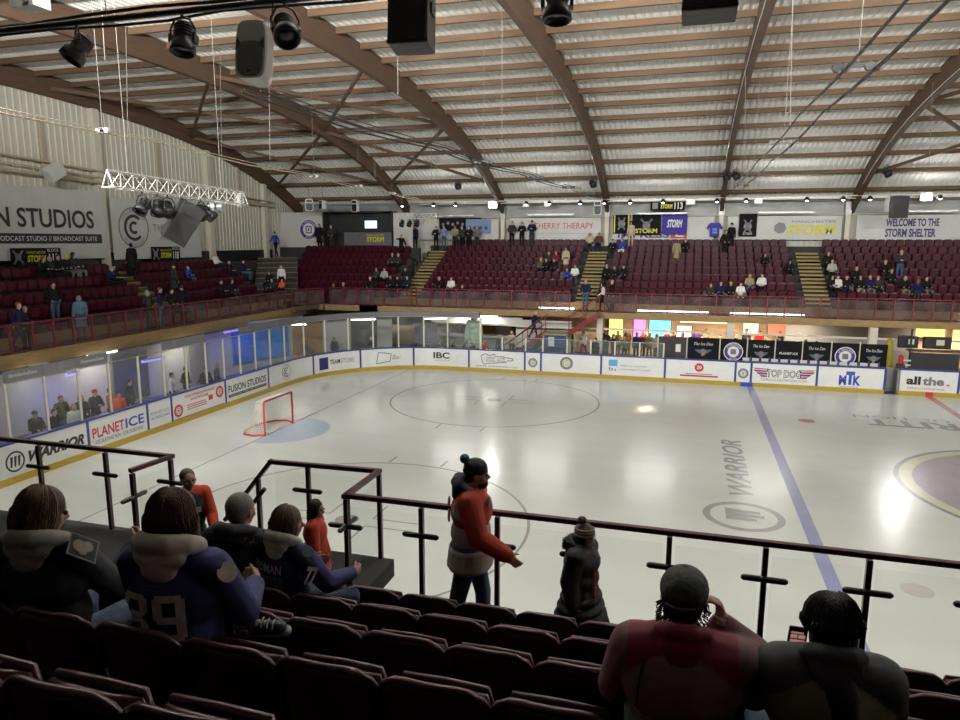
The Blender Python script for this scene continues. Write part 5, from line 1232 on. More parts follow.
for X in (-2.5, 5.2, 12.3, 19.5, 26.9, 34, 44):
    spot(X, -13.4, 11.4, (X, -3.0, 0), SPOTP*.58, 105, .35)
    spot(X+2.2, -13.4, 11.4, (X+1.5, 8.5, 0), SPOTP*2.1, 40, .8)
spot(.8, -13.4, 11.4, (-1.5, 1.5, 0), SPOTP*1.8, 50, .8)
spot(-1.0, -13.4, 11.4, (1.5, 9.5, 0), SPOTP*.9, 40, .8)
def added_uplight(x, y, z, aim, power, L=3, label='', grp=None):  # area lamp and trough added to brighten the underside of the roof
    l = bpy.data.lights.new('added_uplight', 'AREA'); l.shape = 'RECTANGLE'; l.size = L; l.size_y = .3; l.energy = power; l.color = (1, .985, .935); l.spread = math.radians(140)
    lo = bpy.data.objects.new('added_uplight', l); COL.objects.link(lo); lo.location = (x, y, z)
    zz = -V(*aim).normalized(); xx = V(1, 0, 0); yy = zz.cross(xx).normalized(); lo.rotation_euler = Matrix((xx, yy, zz)).transposed().to_euler()
    mb = MB(); mb.box((x, y+.0, z-.08), (L+.1, .14, .08)); solo('added_uplight_trough', mb, STEEL, label, 'light', group=grp)
for X in (-1.5, 5.2, 12.3, 19.5, 26.9, 40): added_uplight(X, 24.4, 8.62, (0, -.95, .30), UPP*.05, 3, 'added steel trough lamp brightening the roof along the far eaves', 'added roof brightening trough lamps along the far eaves')
for X in (-1.8, 5.2, 12.3, 19.5, 26.9, 40): added_uplight(X, -13.2, 11.6, (0, .8, .62), UPP*1.5, 3, 'added steel trough lamp brightening the roof above the near side boards', 'added roof brightening trough lamps above the near side boards')
w = bpy.data.worlds.new('world'); SC.world = w; w.use_nodes = True
w.node_tree.nodes['Background'].inputs[0].default_value = (.02, .02, .022, 1); w.node_tree.nodes['Background'].inputs[1].default_value = .3
SC.view_settings.view_transform = 'Standard'; SC.view_settings.look = 'None'; SC.view_settings.gamma = 1; SC.view_settings.exposure = 0
SC.view_settings.use_curve_mapping = False
SC.cycles.use_denoising = True
SC.cycles.max_bounces = 8; SC.cycles.diffuse_bounces = 5; SC.cycles.glossy_bounces = 3; SC.cycles.transparent_max_bounces = 24
SC.cycles.sample_clamp_indirect = 4; SC.cycles.caustics_reflective = False; SC.cycles.caustics_refractive = False
# ------------------------------------------------------------- far people
SITH, STH = 1.30, 1.72
def pF(x, y, sit, st='F', h=1.75, dx=0):
    k = h/1.75; best = None
    for i in range(9 if st == 'F' else 7 if st == 'C' else 5):
        if st == 'L':
            X = -9.6-.8*i+(.16 if sit else .36); z = leftz(i)+(SITH if sit else STH)*k; P = at(x, y, 0, X); c = (abs(P.z-z), V(X, P.y, leftz(i)))
        else:
            Y = (18.9+.8*i if st == 'F' else 18.6+.7*i)-(.16 if sit else .36); fz = farz(i) if st == 'F' else cornz(i)
            z = fz+(SITH if sit else STH)*k; P = at(x, y, 1, Y); c = (abs(P.z-z), V(P.x, Y, fz))
        if best is None or c[0] < best[0]: best = c
    return best[1]
face = {'F': PI, 'C': PI, 'L': -PI/2}
crowd = [
# x, ytop, stand, pose, top, bottom, hair, haircol, height, turn, label
(57, 246, 'L', 'sit', 'black', 'black', 'short', 'darkbrown', 1.75, 0, 'person in black seated under the BLOCK 119 sign, left of the lime hat'),
(38, 252, 'L', 'sitlean', 'black', 'black', 'bob', 'brown', 1.7, 0, 'person in black seated leftmost in the top row group of the left stand'),
(50, 254, 'L', 'sit', 'charcoal', 'black', 'bob', 'greyhair', 1.65, .2, 'person in a charcoal jacket seated second from left in the top row group'),
(66, 249, 'L', 'sit', 'black', 'grey', 'beanie', 'lime', 1.75, 0, 'person in a lime green beanie seated in the top row of the left stand'),
(73, 247, 'L', 'sit', 'charcoal', 'grey', 'hood', 'charcoal', 1.85, 0, 'person with a dark hood and grey trousers seated right of the lime beanie'),
(107, 260, 'L', 'sitlean', 'navy', 'black', 'cap', 'greyhair', 1.7, 0, 'person in navy with a pale cap seated by the first wall column'),
(114, 266, 'L', 'sit', 'black', 'black', 'short', 'darkbrown', 1.7, .2, 'person in black seated right beside the pale cap'),
(131, 247, 'L', 'coat', 'black', 'black', 'short', 'black', 1.8, 2.9, 'tall person in a long black coat standing with back turned under the C banner'),
(173, 269, 'L', 'coat', 'charcoal', 'black', 'beanie', 'charcoal', 1.75, 1.2, 'person in a dark grey coat standing on the left stand steps'),
(188, 262, 'L', 'sit', 'blue', 'denim', 'short', 'blonde', 1.4, 0, 'child in a bright blue jersey seated below the BLOCK 118 sign'),
(216, 257, 'L', 'sit', 'white', 'black', 'bob', 'blonde', 1.65, 0, 'person in a white top seated at the right end of the left stand top row'),
(229, 259, 'L', 'sit', 'black', 'black', 'short', 'darkbrown', 1.7, 0, 'person in black seated right of the white top'),
(243, 257, 'L', 'sit', 'navy', 'denim', 'short', 'darkbrown', 1.7, .2, 'person in navy seated at the corner end of the left stand'),
(221, 276, 'L', 'sit', 'black', 'black', 'short', 'brown', 1.7, 0, 'person in a black jacket over white seated midway up the left stand'),
(232, 278, 'L', 'sit', 'black', 'charcoal', 'bob', 'darkbrown', 1.7, -.2, 'person in black seated right beside the black jacket over white'),
(53, 287, 'L', 'pockets', 'black', 'denim', 'short', 'darkbrown', 1.75, -.4, 'man in a black hoodie with pale print and jeans standing behind the left railing'),
(281, 265, 'S', 'stand', 'white', 'black', 'short', 'brown', 1.75, .3, 'person in a white jersey standing on the corner steps'),
(269, 271, 'S', 'sit', 'black', 'black', 'bob', 'darkbrown', 1.7, 0, 'person in black seated just left of the white jersey'),
(276, 278, 'S', 'sit', 'charcoal', 'black', 'short', 'brown', 1.6, 0, 'person in charcoal seated below the white jersey'),
(286, 279, 'S', 'sit', 'orange', 'black', 'short', 'blonde', 1.3, 0, 'child in orange seated in front of the white jersey'),
(335, 281, 'C', 'sitlean', 'black', 'black', 'short', 'brown', 1.7, 0, 'person in black seated alone at the left of the corner block front row'),
(343, 280, 'C', 'sit', 'black', 'black', 'cap', 'lightgrey', 1.7, 0, 'person in black with a pale cap seated in the corner block front row'),
(376, 268, 'C', 'sit', 'charcoal', 'black', 'bob', 'brown', 1.7, 0, 'person in charcoal left of the grey and black jersey in the corner block'),
(384, 266, 'C', 'sit', 'lightgrey', 'black', 'short', 'brown', 1.7, 0, 'person in a light grey jersey seated in the corner block'),
(390, 278, 'C', 'sit', 'black', 'black', 'short', 'brown', 1.7, 0, 'person in black in the corner block front row below the grey jersey'),
(392, 250, 'C', 'sit', 'charcoal', 'black', 'short', 'blonde', 1.7, 0, 'person in charcoal high in the corner block, left of a similar pair'),
(398, 251, 'C', 'sit', 'charcoal', 'black', 'bob', 'blonde', 1.7, 0, 'person in charcoal high in the corner block beside the aisle'),
(405, 264, 'C', 'sit', 'black', 'charcoal', 'short', 'darkbrown', 1.75, 0, 'person in black seated by the aisle midway up the corner block'),
(407, 274, 'C', 'sit', 'navy', 'black', 'short', 'brown', 1.7, 0, 'person in navy seated by the aisle low in the corner block'),
(397, 272, 'C', 'sit', 'black', 'black', 'beanie', 'charcoal', 1.7, 0, 'person in black and a charcoal beanie low in the corner block'),
(439, 279, 'F', 'sit', 'black', 'black', 'bob', 'blonde', 1.7, 0, 'person in black seated in the front row right of the first far aisle'),
(451, 278, 'F', 'sit', 'white', 'black', 'short', 'darkbrown', 1.7, 0, 'person in a white and black shirt low beside the first far aisle'),
(462, 281, 'F', 'sit', 'black', 'black', 'short', 'brown', 1.7, 0, 'person in black seated right of the white and black shirt'),
(436, 233, 'T', 'crossed', 'black', 'black', 'short', 'brown', 1.75, 0, 'person in black standing at the top of the first far aisle, left one'),
(444, 232, 'T', 'filming', 'paleblue', 'denim', 'short', 'darkbrown', 1.8, 0, 'man in a pale blue shirt standing at the top of the first far aisle'),
(455, 231, 'T', 'crossed', 'khaki', 'charcoal', 'cap', 'olive', 1.8, .3, 'person in a khaki jacket and cap standing right of the pale blue shirt'),
(462, 233, 'T', 'pockets', 'charcoal', 'black', 'short', 'brown', 1.75, 0, 'person in charcoal standing in the middle of the crowd behind the top row'),
(469, 233, 'T', 'crossed', 'black', 'black', 'short', 'darkbrown', 1.75, 0, 'person in black standing under the pale blue faces banner'),
(477, 233, 'T', 'pockets', 'grey', 'charcoal', 'short', 'darkbrown', 1.75, 0, 'person in a grey top, rightmost of the crowd left of the glaring lamp'),
(415, 223, 'T', 'stand', 'navy', 'black', 'short', 'darkbrown', 1.8, 0, 'person in navy standing by the white panel left of the faces banners'),
(401, 235, 'C', 'reach', 'black', 'black', 'short', 'darkbrown', 1.6, .8, 'person in black reaching out an arm in front of the white corner panel'),
(512, 226, 'T', 'pockets', 'charcoal', 'black', 'short', 'brown', 1.8, 0, 'person in charcoal standing left of the CHERRY THERAPY banner, nearest the column'),
(522, 227, 'T', 'crossed', 'black', 'black', 'short', 'darkbrown', 1.75, 0, 'person in black standing in the middle of the three by CHERRY THERAPY'),
(532, 225, 'T', 'crossed', 'navy', 'charcoal', 'cap', 'black', 1.85, 0, 'man in a navy jersey standing in front of the CHERRY THERAPY banner'),
(590, 233, 'F', 'sit', 'beige', 'charcoal', 'bob', 'darkbrown', 1.65, .1, 'person in a beige top seated in the top row by the second aisle'),
(599, 233, 'F', 'sit', 'brown', 'navy', 'bob', 'darkbrown', 1.7, 0, 'person holding a brown board seated at the top of the second aisle'),
(541, 255, 'F', 'sit', 'olive', 'black', 'bob', 'blonde', 1.7, 0, 'person in an olive coat seated leftmost in the middle group'),
(547, 259, 'F', 'sitlean', 'black', 'black', 'bob', 'brown', 1.7, 0, 'person in black seated front left in the middle group'),
(554, 259, 'F', 'sit', 'black', 'black', 'short', 'brown', 1.65, 0, 'person in black seated front right in the middle group'),
(549, 252, 'F', 'sit', 'charcoal', 'black', 'short', 'darkbrown', 1.7, 0, 'person in charcoal in the back of the middle group, left'),
(556, 252, 'F', 'sit', 'maroon', 'black', 'bob', 'brown', 1.7, 0, 'person in maroon in the back of the middle group'),
(566, 251, 'F', 'coat', 'beige', 'black', 'bob', 'brown', 1.5, 0, 'person in a long beige coat right of the middle group'),
(567, 271, 'F', 'sit', 'blue', 'navy', 'short', 'brown', 1.4, 0, 'child in blue seated left of the white shouldered jersey'),
(575, 266, 'F', 'sit', 'white', 'denim', 'short', 'ginger', 1.7, 0, 'person in a white and black jersey seated beside the second aisle'),
(607, 261, 'F', 'sit', 'black', 'black', 'short', 'blonde', 1.75, .2, 'person in black seated right of the second aisle, leftmost of three'),
(615, 267, 'F', 'sitlean', 'black', 'charcoal', 'short', 'brown', 1.7, 0, 'person in black leaning forward in the middle of the three by the second aisle'),
(624, 262, 'F', 'sit', 'black', 'black', 'beanie', 'charcoal', 1.75, 0, 'person in black and beanie, rightmost of the three by the second aisle'),
(613, 241, 'F', 'sitlean', 'black', 'charcoal', 'short', 'darkbrown', 1.7, 0, 'person in black seated in the top row under the left flag'),
(622, 240, 'F', 'sit', 'blue', 'white', 'short', 'brown', 1.75, 0, 'person in a blue jersey seated in the top row under the flags'),
(631, 232, 'T', 'stand', 'beige', 'beige', 'hood', 'darkbrown', 1.75, 0, 'person in beige with dark hair standing under the STORM flags'),
(677, 239, 'F', 'coat', 'khaki', 'khaki', 'bob', 'brown', 1.6, 3.0, 'person in a khaki coat seen from behind below the blue flag'),
(686, 236, 'F', 'sit', 'black', 'black', 'short', 'brown', 1.7, 0, 'person in black seated in the top row right of the khaki coat'),
(726, 228, 'F', 'pockets', 'black', 'black', 'short', 'black', 1.8, .5, 'person in black standing right of the hanging blue shirt, left of a pair'),
(732, 226, 'F', 'stand', 'black', 'black', 'beanie', 'black', 1.85, -.3, 'person in black standing right of the hanging blue shirt, right of a pair'),
(765, 254, 'F', 'sitlean', 'black', 'charcoal', 'short', 'darkbrown', 1.7, 0, 'person in black and grey seated alone left of the third aisle'),
(790, 257, 'F', 'sitlean', 'black', 'black', 'hood', 'black', 1.75, 0, 'person hunched in a black hooded coat beside the third aisle'),
(711, 286, 'F', 'sit', 'charcoal', 'black', 'short', 'brown', 1.55, 0, 'person in charcoal seated leftmost of six in the far front row'),
(721, 284, 'F', 'sit', 'navy', 'navy', 'short', 'brown', 1.7, 0, 'person in navy seated second of six in the far front row'),
(731, 284, 'F', 'sit', 'black', 'black', 'short', 'blonde', 1.7, 0, 'person in black seated third of six in the far front row'),
(741, 283, 'F', 'sit', 'white', 'beige', 'short', 'brown', 1.65, 0, 'person in white and black seated fourth of six in the far front row'),
(750, 275, 'F', 'sit', 'khaki', 'denim', 'bob', 'blonde', 1.7, 0, 'person in a khaki coat and jeans behind the front row, left of the white jacket'),
(762, 276, 'F', 'sit', 'white', 'black', 'short', 'darkbrown', 1.75, -.4, 'person in a bright white jacket seated left of the third aisle'),
(829, 252, 'F', 'sit', 'black', 'black', 'short', 'blonde', 1.75, 0, 'person in black seated high just right of the third aisle'),
(833, 258, 'F', 'sit', 'lightgrey', 'black', 'short', 'blonde', 1.7, 0, 'person in a pale jersey seated just right of the third aisle'),
(833, 274, 'F', 'sit', 'black', 'black', 'bob', 'darkbrown', 1.7, 0, 'person in black seated low at the right edge of the third aisle'),
(838, 279, 'F', 'sit', 'white', 'black', 'short', 'darkbrown', 1.7, 0, 'person in black over a white shirt in the front row right of the third aisle'),
(847, 278, 'F', 'sit', 'black', 'navy', 'short', 'brown', 1.7, 0, 'person in black in the front row, second right of the third aisle'),
(857, 267, 'F', 'sit', 'black', 'charcoal', 'short', 'brown', 1.8, 0, 'tall person in black behind the front row right of the third aisle'),
(861, 276, 'F', 'sit', 'black', 'khaki', 'bob', 'brown', 1.7, 0, 'person in black holding a bottle in the front row'),
(871, 274, 'F', 'sit', 'navy', 'grey', 'short', 'ginger', 1.75, 0, 'person in a navy jersey seated beside the bottle holder'),
(879, 272, 'F', 'sit', 'charcoal', 'black', 'short', 'ginger', 1.7, 0, 'person in charcoal with ginger hair behind the navy jersey'),
(886, 260, 'F', 'sit', 'black', 'charcoal', 'short', 'blonde', 1.7, 0, 'person in black seated beside the standing man on the right'),
(892, 272, 'F', 'sit', 'black', 'black', 'short', 'blonde', 1.6, 0, 'person in black seated below the standing man on the right'),
(902, 247, 'F', 'crossed', 'charcoal', 'denim', 'short', 'blonde', 1.85, 0, 'man in a charcoal top and jeans standing in the right block'),
(906, 275, 'F', 'sit', 'black', 'khaki', 'bob', 'blonde', 1.7, 0, 'person in black seated left of the red haired fan in the right block'),
(919, 275, 'F', 'stand', 'navy', 'charcoal', 'long', 'ginger', 1.6, 2.9, 'red haired fan in a navy jersey standing with back turned at the right'),
(927, 280, 'F', 'sit', 'black', 'grey', 'short', 'darkbrown', 1.7, .2, 'person in black seated right of the red haired fan'),
]
for x, y, st, pose, top, bot, hair, hc, h, turn, lb in crowd:
    sit = pose.startswith('sit')
    if st == 'T': YT, zt_ = (24.95, farz(8)) if x < 500 else (25.15, farz(9)-.15); P = at(x, y, 1, YT); P = V(P.x, YT, zt_); s0 = 'F'
    elif st == 'S': P = at(x, y, 1, 16.2); P = V(P.x, 16.2-.5*(y > 275), P.z-(SITH if sit else STH)*h/1.75); s0 = 'C'
    else: P = pF(x, y, sit, st, h); s0 = st
    person(pose, P, face[s0]+turn, top, bot, hair, hc, lb, h=h, skin=(1 if (x*7) % 5 == 0 else 0))
ground = [
(16, 305, 'WL', 'walk', 'navy', 'charcoal', 'short', 'ginger', 1.75, -1.2, 'man in a navy and white jersey walking on the left stand walkway'),
(24, 307, 'WL', 'stand', 'black', 'black', 'short', 'blonde', 1.55, -1.4, 'child in black right behind the navy and white jersey on the left walkway'),
(79, 300, 'WL', 'coat', 'coatblue', 'denim', 'bob', 'greyhair', 1.75, 1.2, 'grey haired person in a long blue denim coat on the left walkway'),
(147, 291, 'WL', 'pockets', 'charcoal', 'black', 'hood', 'greyhair', 1.7, 1.5, 'person in a grey hood standing at the left railing, leftmost of four'),
(159, 289, 'WL', 'stand', 'navy', 'denim', 'short', 'brown', 1.8, -1.0, 'man in a navy jacket over a white shirt at the left railing'),
(171, 292, 'WL', 'pockets', 'black', 'black', 'short', 'darkbrown', 1.7, -1.4, 'person in black with white print at the left railing, third of four'),
(182, 291, 'WL', 'coat', 'black', 'black', 'beanie', 'charcoal', 1.8, 1.3, 'person in a black coat at the left railing, rightmost of four'),
(586, 274, 'WF', 'pockets', 'navy', 'denim', 'short', 'blonde', 1.75, PI, 'man in a navy jacket and pale jeans standing on the far walkway'),
(604, 280, 'WF', 'walk', 'white', 'black', 'bob', 'darkbrown', 1.6, 1.9, 'person in a white coat leaning at the foot of the second aisle'),
(613, 275, 'WF', 'stand', 'black', 'black', 'short', 'blonde', 1.75, 2.2, 'person in black standing right of the white coat on the far walkway'),
(275, 231, 'CW', 'walk', 'blue', 'black', 'short', 'brown', 1.8, 1.2, 'man in a bright blue jacket climbing the corner steps by the crest panel'),
(255, 237, 'CW', 'pockets', 'black', 'denim', 'short', 'darkbrown', 1.75, PI, 'person in black and jeans at the top of the corner steps'),
(319, 224, 'CB', 'coat', 'black', 'black', 'short', 'darkbrown', 1.85, PI, 'person in a black coat standing left of the black booth, left of a pair'),
(331, 225, 'CB', 'pockets', 'charcoal', 'charcoal', 'short', 'brown', 1.8, PI, 'person in charcoal standing left of the black booth, right of a pair'),
(371, 305, 'CF', 'pockets', 'black', 'denim', 'short', 'brown', 1.75, PI, 'person in black standing below the corner block beside the glass'),
]
for x, y, st, pose, top, bot, hair, hc, h, turn, lb in ground:
    z = STH*h/1.75
    if st == 'WL': P = at(x, y, 0, -8.7); P.z = FL
    elif st == 'WF': P = at(x, y, 1, 17.8); P.z = FL
    elif st == 'CW': P = at(x, y, 1, 21.0); P.z = P.z-z
    elif st == 'CB': P = at(x, y, 1, YC-.35); P.z = P.z-z
    elif st == 'CF': P = at(x, y, 1, 17.5); P.z = FL
    person(pose, P, turn, top, bot, hair, hc, lb, h=h)
low = [
(35, 411, 'sit', 'black', 'black', 'cap', 'charcoal', 'person in black and a cap seated behind the left glass, near the photo edge'),
(53, 409, 'stand', 'black', 'black', 'short', 'brown', 'person in black behind the left glass beside the capped one'),
(60, 396, 'coat', 'olive', 'black', 'short', 'brown', 'person in an olive coat standing behind the left glass'),
(73, 404, 'stand', 'white', 'denim', 'long', 'blonde', 'person in a white top with long blonde hair behind the left glass'),
(80, 395, 'stand', 'charcoal', 'black', 'bob', 'ginger', 'person with ginger hair behind the white top at the left glass'),
(94, 390, 'crossed', 'charcoal', 'charcoal', 'beanie', 'red', 'person in charcoal with a red beanie behind the left glass'),
(109, 388, 'stand', 'orange', 'black', 'short', 'darkbrown', 'person in a bright orange jacket behind the left glass'),
(118, 392, 'stand', 'orange', 'charcoal', 'short', 'brown', 'second person in orange right behind the first orange jacket'),
(128, 380, 'coat', 'charcoal', 'black', 'short', 'darkbrown', 'person in a charcoal coat standing right of the orange jackets'),
(171, 373, 'stand', 'white', 'black', 'short', 'black', 'person in white with black hair behind the glass over the red printed board'),
(185, 367, 'pockets', 'black', 'black', 'short', 'darkbrown', 'person in black second behind the glass over the red printed board'),
(205, 367, 'pockets', 'black', 'black', 'cap', 'black', 'person in black and a black cap behind the glass over FUSION STUDIOS'),
(216, 363, 'stand', 'charcoal', 'charcoal', 'short', 'blonde', 'person in charcoal behind the glass left of the blue mural'),
(305, 345, 'stand', 'charcoal', 'charcoal', 'bob', 'brown', 'person in charcoal behind the corner glass left of the hooded one'),
(334, 340, 'coat', 'black', 'black', 'hood', 'black', 'person in a black hooded coat behind the corner glass'),
(371, 337, 'stand', 'navy', 'denim', 'bob', 'blonde', 'blonde person in navy behind the corner glass'),
(474, 313, 'coat', 'palegreen', 'palegreen', 'hood', 'palegreen', 'tall figure in pale green behind the far glass'),
(485, 340, 'sit', 'orange', 'charcoal', 'short', 'blonde', 'person in a bright orange jersey behind the guitar board'),
(440, 342, 'stand', 'charcoal', 'black', 'short', 'brown', 'person in charcoal behind the IBC board, left'),
(452, 341, 'stand', 'black', 'black', 'cap', 'lightgrey', 'person in black with a pale cap behind the IBC board'),
(464, 342, 'stand', 'black', 'black', 'bob', 'ginger', 'person in black with ginger hair behind the IBC board'),
(472, 344, 'stand', 'brown', 'black', 'short', 'brown', 'person in brown behind the boards left of the orange jersey'),
(500, 334, 'stand', 'charcoal', 'black', 'short', 'brown', 'person in charcoal behind the glass right of the orange jersey'),
(512, 331, 'stand', 'beige', 'black', 'long', 'blonde', 'person in beige by the dark poster left of the descending stairs'),
(571, 330, 'stand', 'charcoal', 'black', 'short', 'brown', 'person in charcoal under the far stairs beside the yellow menu'),
(584, 331, 'walk', 'white', 'maroon', 'short', 'black', 'person in a white hoodie and maroon trousers at the food counter'),
(596, 338, 'coat', 'black', 'black', 'short', 'darkbrown', 'person in a black coat right of the white hoodie'),
(605, 329, 'stand', 'charcoal', 'charcoal', 'short', 'darkbrown', 'person in charcoal in front of the pink panel'),
(618, 331, 'pockets', 'olive', 'black', 'short', 'blonde', 'blonde person in olive in front of the cyan panel'),
(628, 329, 'stand', 'brown', 'black', 'bob', 'ginger', 'person in brown with ginger hair right of the cyan panel'),
(643, 331, 'stand', 'maroon', 'black', 'short', 'brown', 'person in maroon in the concourse crowd above the light blue logo'),
(650, 333, 'crossed', 'olive', 'black', 'short', 'ginger', 'person in olive in the concourse crowd beside the maroon top'),
(657, 335, 'stand', 'khaki', 'black', 'beanie', 'olive', 'person in khaki with an olive beanie in the concourse crowd'),
(667, 330, 'stand', 'red', 'black', 'short', 'blonde', 'person in red in the concourse crowd before the white doorway'),
(674, 331, 'stand', 'charcoal', 'black', 'bob', 'darkbrown', 'person in charcoal in the concourse crowd right of the red top'),
(683, 333, 'stand', 'pink', 'black', 'bob', 'brown', 'person in pink above the smoked bench screen'),
(697, 330, 'pockets', 'purple', 'black', 'short', 'brown', 'person in purple above the first emblem bench banner'),
(706, 329, 'stand', 'khaki', 'black', 'short', 'ginger', 'person in khaki above the bench banners, left of the cream column'),
(730, 331, 'stand', 'black', 'black', 'bob', 'brown', 'person in black above the first roundel bench banner'),
(747, 329, 'stand', 'charcoal', 'black', 'short', 'darkbrown', 'person in charcoal above the second emblem bench banner'),
(760, 331, 'crossed', 'red', 'black', 'short', 'black', 'person in red above the PLANET ICE bench banner'),
(780, 331, 'stand', 'charcoal', 'charcoal', 'bob', 'blonde', 'person in charcoal near the narrow cream panel'),
(790, 329, 'stand', 'yellow', 'black', 'short', 'black', 'person in yellow at the end of the concourse crowd by the grey shutter'),
]
for x, y, pose, top, bot, hair, hc, lb in low:
    sit = pose.startswith('sit'); P = at(x, y, 2, (1.78 if x == 474 else SITH if sit else STH))
    if x == 474: P = at(x, y, 1, 14.6); z = 0; k = P.z/STH; P.z = 0; person(pose, P, PI, top, bot, hair, hc, lb, h=1.75*k); continue
    if x < 300: P.x = max(-7.6, min(-4.7, P.x)); P2 = at(x, y, 0, P.x); P = V(P.x, P2.y, 0); k = P2.z/(SITH if sit else STH); k = max(.85, min(1.08, k)); rz = -PI/2+.5*math.sin(x)
    else:
        Pn = V(P.x, P.y, 0); Y = max(14.0 if x < 560 else 15.2, min(20.6, P.y)); P2 = at(x, y, 1, Y); P = V(P2.x, Y, 0); k = max(.82, min(1.1, P2.z/(SITH if sit else STH))); rz = PI+.9*math.sin(x)
        if x in (305, 334, 371): P = at(x, y, 1, 14.4 if x == 371 else 13.6 if x == 334 else 12.2); k = max(.8, min(1.15, P.z/STH)); P.z = 0
    if sit: mb = MB(); mb.box(P+V(0, 0, .21), (.42, .40, .42)); solo('stool', mb, BLACKP, 'dark stool under the %s' % ('orange jersey behind the guitar board' if x > 300 else 'capped person behind the left glass'), 'stool')
    person(pose, P, rz, top, bot, hair, hc, lb, h=1.75*k, skin=(1 if x % 3 == 0 else 0))
# on the far stairs
person('walk', (6.05, 15.9, 1.35), -PI/2, 'navy', 'charcoal', 'short', 'blonde', 'person in navy walking up the far red railed stairs', h=1.75)

rnd = random.Random(21)
for k in range(20):
    x = 9.8+k*.57+rnd.uniform(-.15, .15); y = 16.9+rnd.uniform(0, 2.6)
    person(rnd.choice(['stand', 'pockets', 'crossed', 'coat']), (x, y, 0), PI+rnd.uniform(-1.4, 1.4), rnd.choice(['black', 'charcoal', 'navy', 'black', 'brown', 'olive']), 'black', rnd.choice(['short', 'bob', 'short']), rnd.choice(['brown', 'darkbrown', 'blonde', 'ginger']), 'dark clothed person deep in the concourse crowd under the far stand', h=rnd.uniform(1.62, 1.84), group='dark clothed people in the concourse crowd', skin=k % 3 == 0)
# ------------------------------------------------------------ near people
def build(name_, label, loc, rz, ps, info, mats, voxel=.010, eyes=True):
    if info['P'].z < .7 and loc.y < -16.6: SEATED.append(Vector(loc))
    me, ix = skin_mesh('person_body', ps, voxel, 4)
    for m in mats: me.materials.append(m)
    me.polygons.foreach_set('material_index', np.minimum(ix, len(mats)-1))
    o = bpy.data.objects.new('person', me); COL.objects.link(o); o.location = loc; o.rotation_euler = (0, 0, rz); tag(o, label, 'person')
    return o
def child(name, me_or_mb, m, parent, label=None):
    me = me_or_mb.mesh(name, m) if isinstance(me_or_mb, MB) else me_or_mb
    if not isinstance(me_or_mb, MB): me.materials.append(m)
    o = bpy.data.objects.new(name, me); COL.objects.link(o); o.parent = parent
    if label: o['label'] = label
    return o
def grow(name, ps, m, parent, voxel=.010, smooth=3, label=None):
    me, ix = skin_mesh(name, ps, voxel, smooth); return child(name, me, m, parent, label)
def eyes(I, parent, col=(.02, .02, .02)):
    for sg in (-1, 1):
        mb = MB(); c = I['hc']+I['hd'] @ (V(sg*.031, .083, -.002)*I['s']); mb.ell(c, (.012*I['s'],)*3, 0, 10, 7); child('eye', mb, mat('eye_dark', (.03, .025, .02), rough=.15), parent)
def strands(I, n, col, parent, kind='long', seed=1, L=.32, r=.004, g=0):
    """locks of hair combed from the crown over the skull and hanging down"""
    rnd = random.Random(seed); hc, hd, s = I['hc'], I['hd'], I['s']; mb = MB(); k = 1.03+g
    for i in range(n):
        a = rnd.uniform(-PI*1.08, PI*.08); ln = L*rnd.uniform(.8, 1.05); pts = []; w0 = rnd.uniform(-.10, .10)
        for j in range(5):
            ph = (.12+j/4*.88)*PI/2; aa = a+w0*j/4
            pts.append(hc+hd @ (V(math.cos(aa)*math.sin(ph)*.088*k, math.sin(aa)*math.sin(ph)*.094*k-.018, .034+.09*k*math.cos(ph))*s))
        e = V(math.cos(a+w0)*.088*k, math.sin(a+w0)*.094*k-.018, .034)
        for j in range(1, 5): pts.append(hc+hd @ ((e*(1+.10*math.sin(j*.8))+V(rnd.gauss(0, .003), rnd.gauss(0, .003), -ln*j/4))*s))
        mb.tube(pts, [r*.5, r, r*1.2, r*1.4, r*1.5, r*1.5, r*1.4, r*1.1, r*.3], 4)
    return child('hair_strands', mb, col, parent)
def back_plane(I, z, off=.0, dx=0):
    """plane frame on the back of the torso, x towards the wearer's left when seen from behind"""
    up, rt, s = I['up'], I['rt'], I['s']; bk = -(I['fs']); bk = (bk-up*bk.dot(up)).normalized()
    return plane_frame(I['P']+up*z*s+bk*((.118+I['b'])*s+off)+rt*dx, rt, up, bk)
def wrap_text(mb, I, s_, zc, w, h, m=0, d=.012, bold=.03, dx=0, R=None, z0off=0):
    """lettering curved around the back of the torso"""
    up, rt, s = I['up'], I['rt'], I['s']; bk = -(I['fs']); bk = (bk-up*bk.dot(up)).normalized()
    a_, b_ = (.165*I['w']+I['b'])*s, (.118+I['b'])*s
    vs, fs, asp = text_geo(s_, bold); P = []
    for x, y in vs:
        X = (x-.5)*w+dx; Z = zc+(y-.5)*h
        th = X/((a_+b_)/2*1.15)
        k = math.sqrt(max(.05, 1-((Z/s-.36)/.185)**2*.25)) if Z/s > .36 else 1
        P.append(I['P']+up*Z+rt*(math.sin(th)*(a_*k+d))+bk*(math.cos(th)*(b_*k+d)))
    mb.add(P, fs, m)
DIG = {'3': ['0111111110', '1111111111', '1110000111', '1100000111', '0000000111', '0001111110', '0001111100', '0001111110', '0000000111', '1100000111', '1110000111', '1111111111', '0111111110'],
 '9': ['0111111110', '1111111111', '1110000111', '1110000111', '1110000111', '1110000111', '1111111111', '0111111111', '0000000111', '0000000111', '1110000111', '1111111111', '0111111110'],
 '7': ['1111111111', '1111111111', '1111111111', '0000000111', '0000001111', '0000001110', '0000011110', '0000011100', '0000111100', '0000111000', '0001111000', '0001110000', '0001110000']}
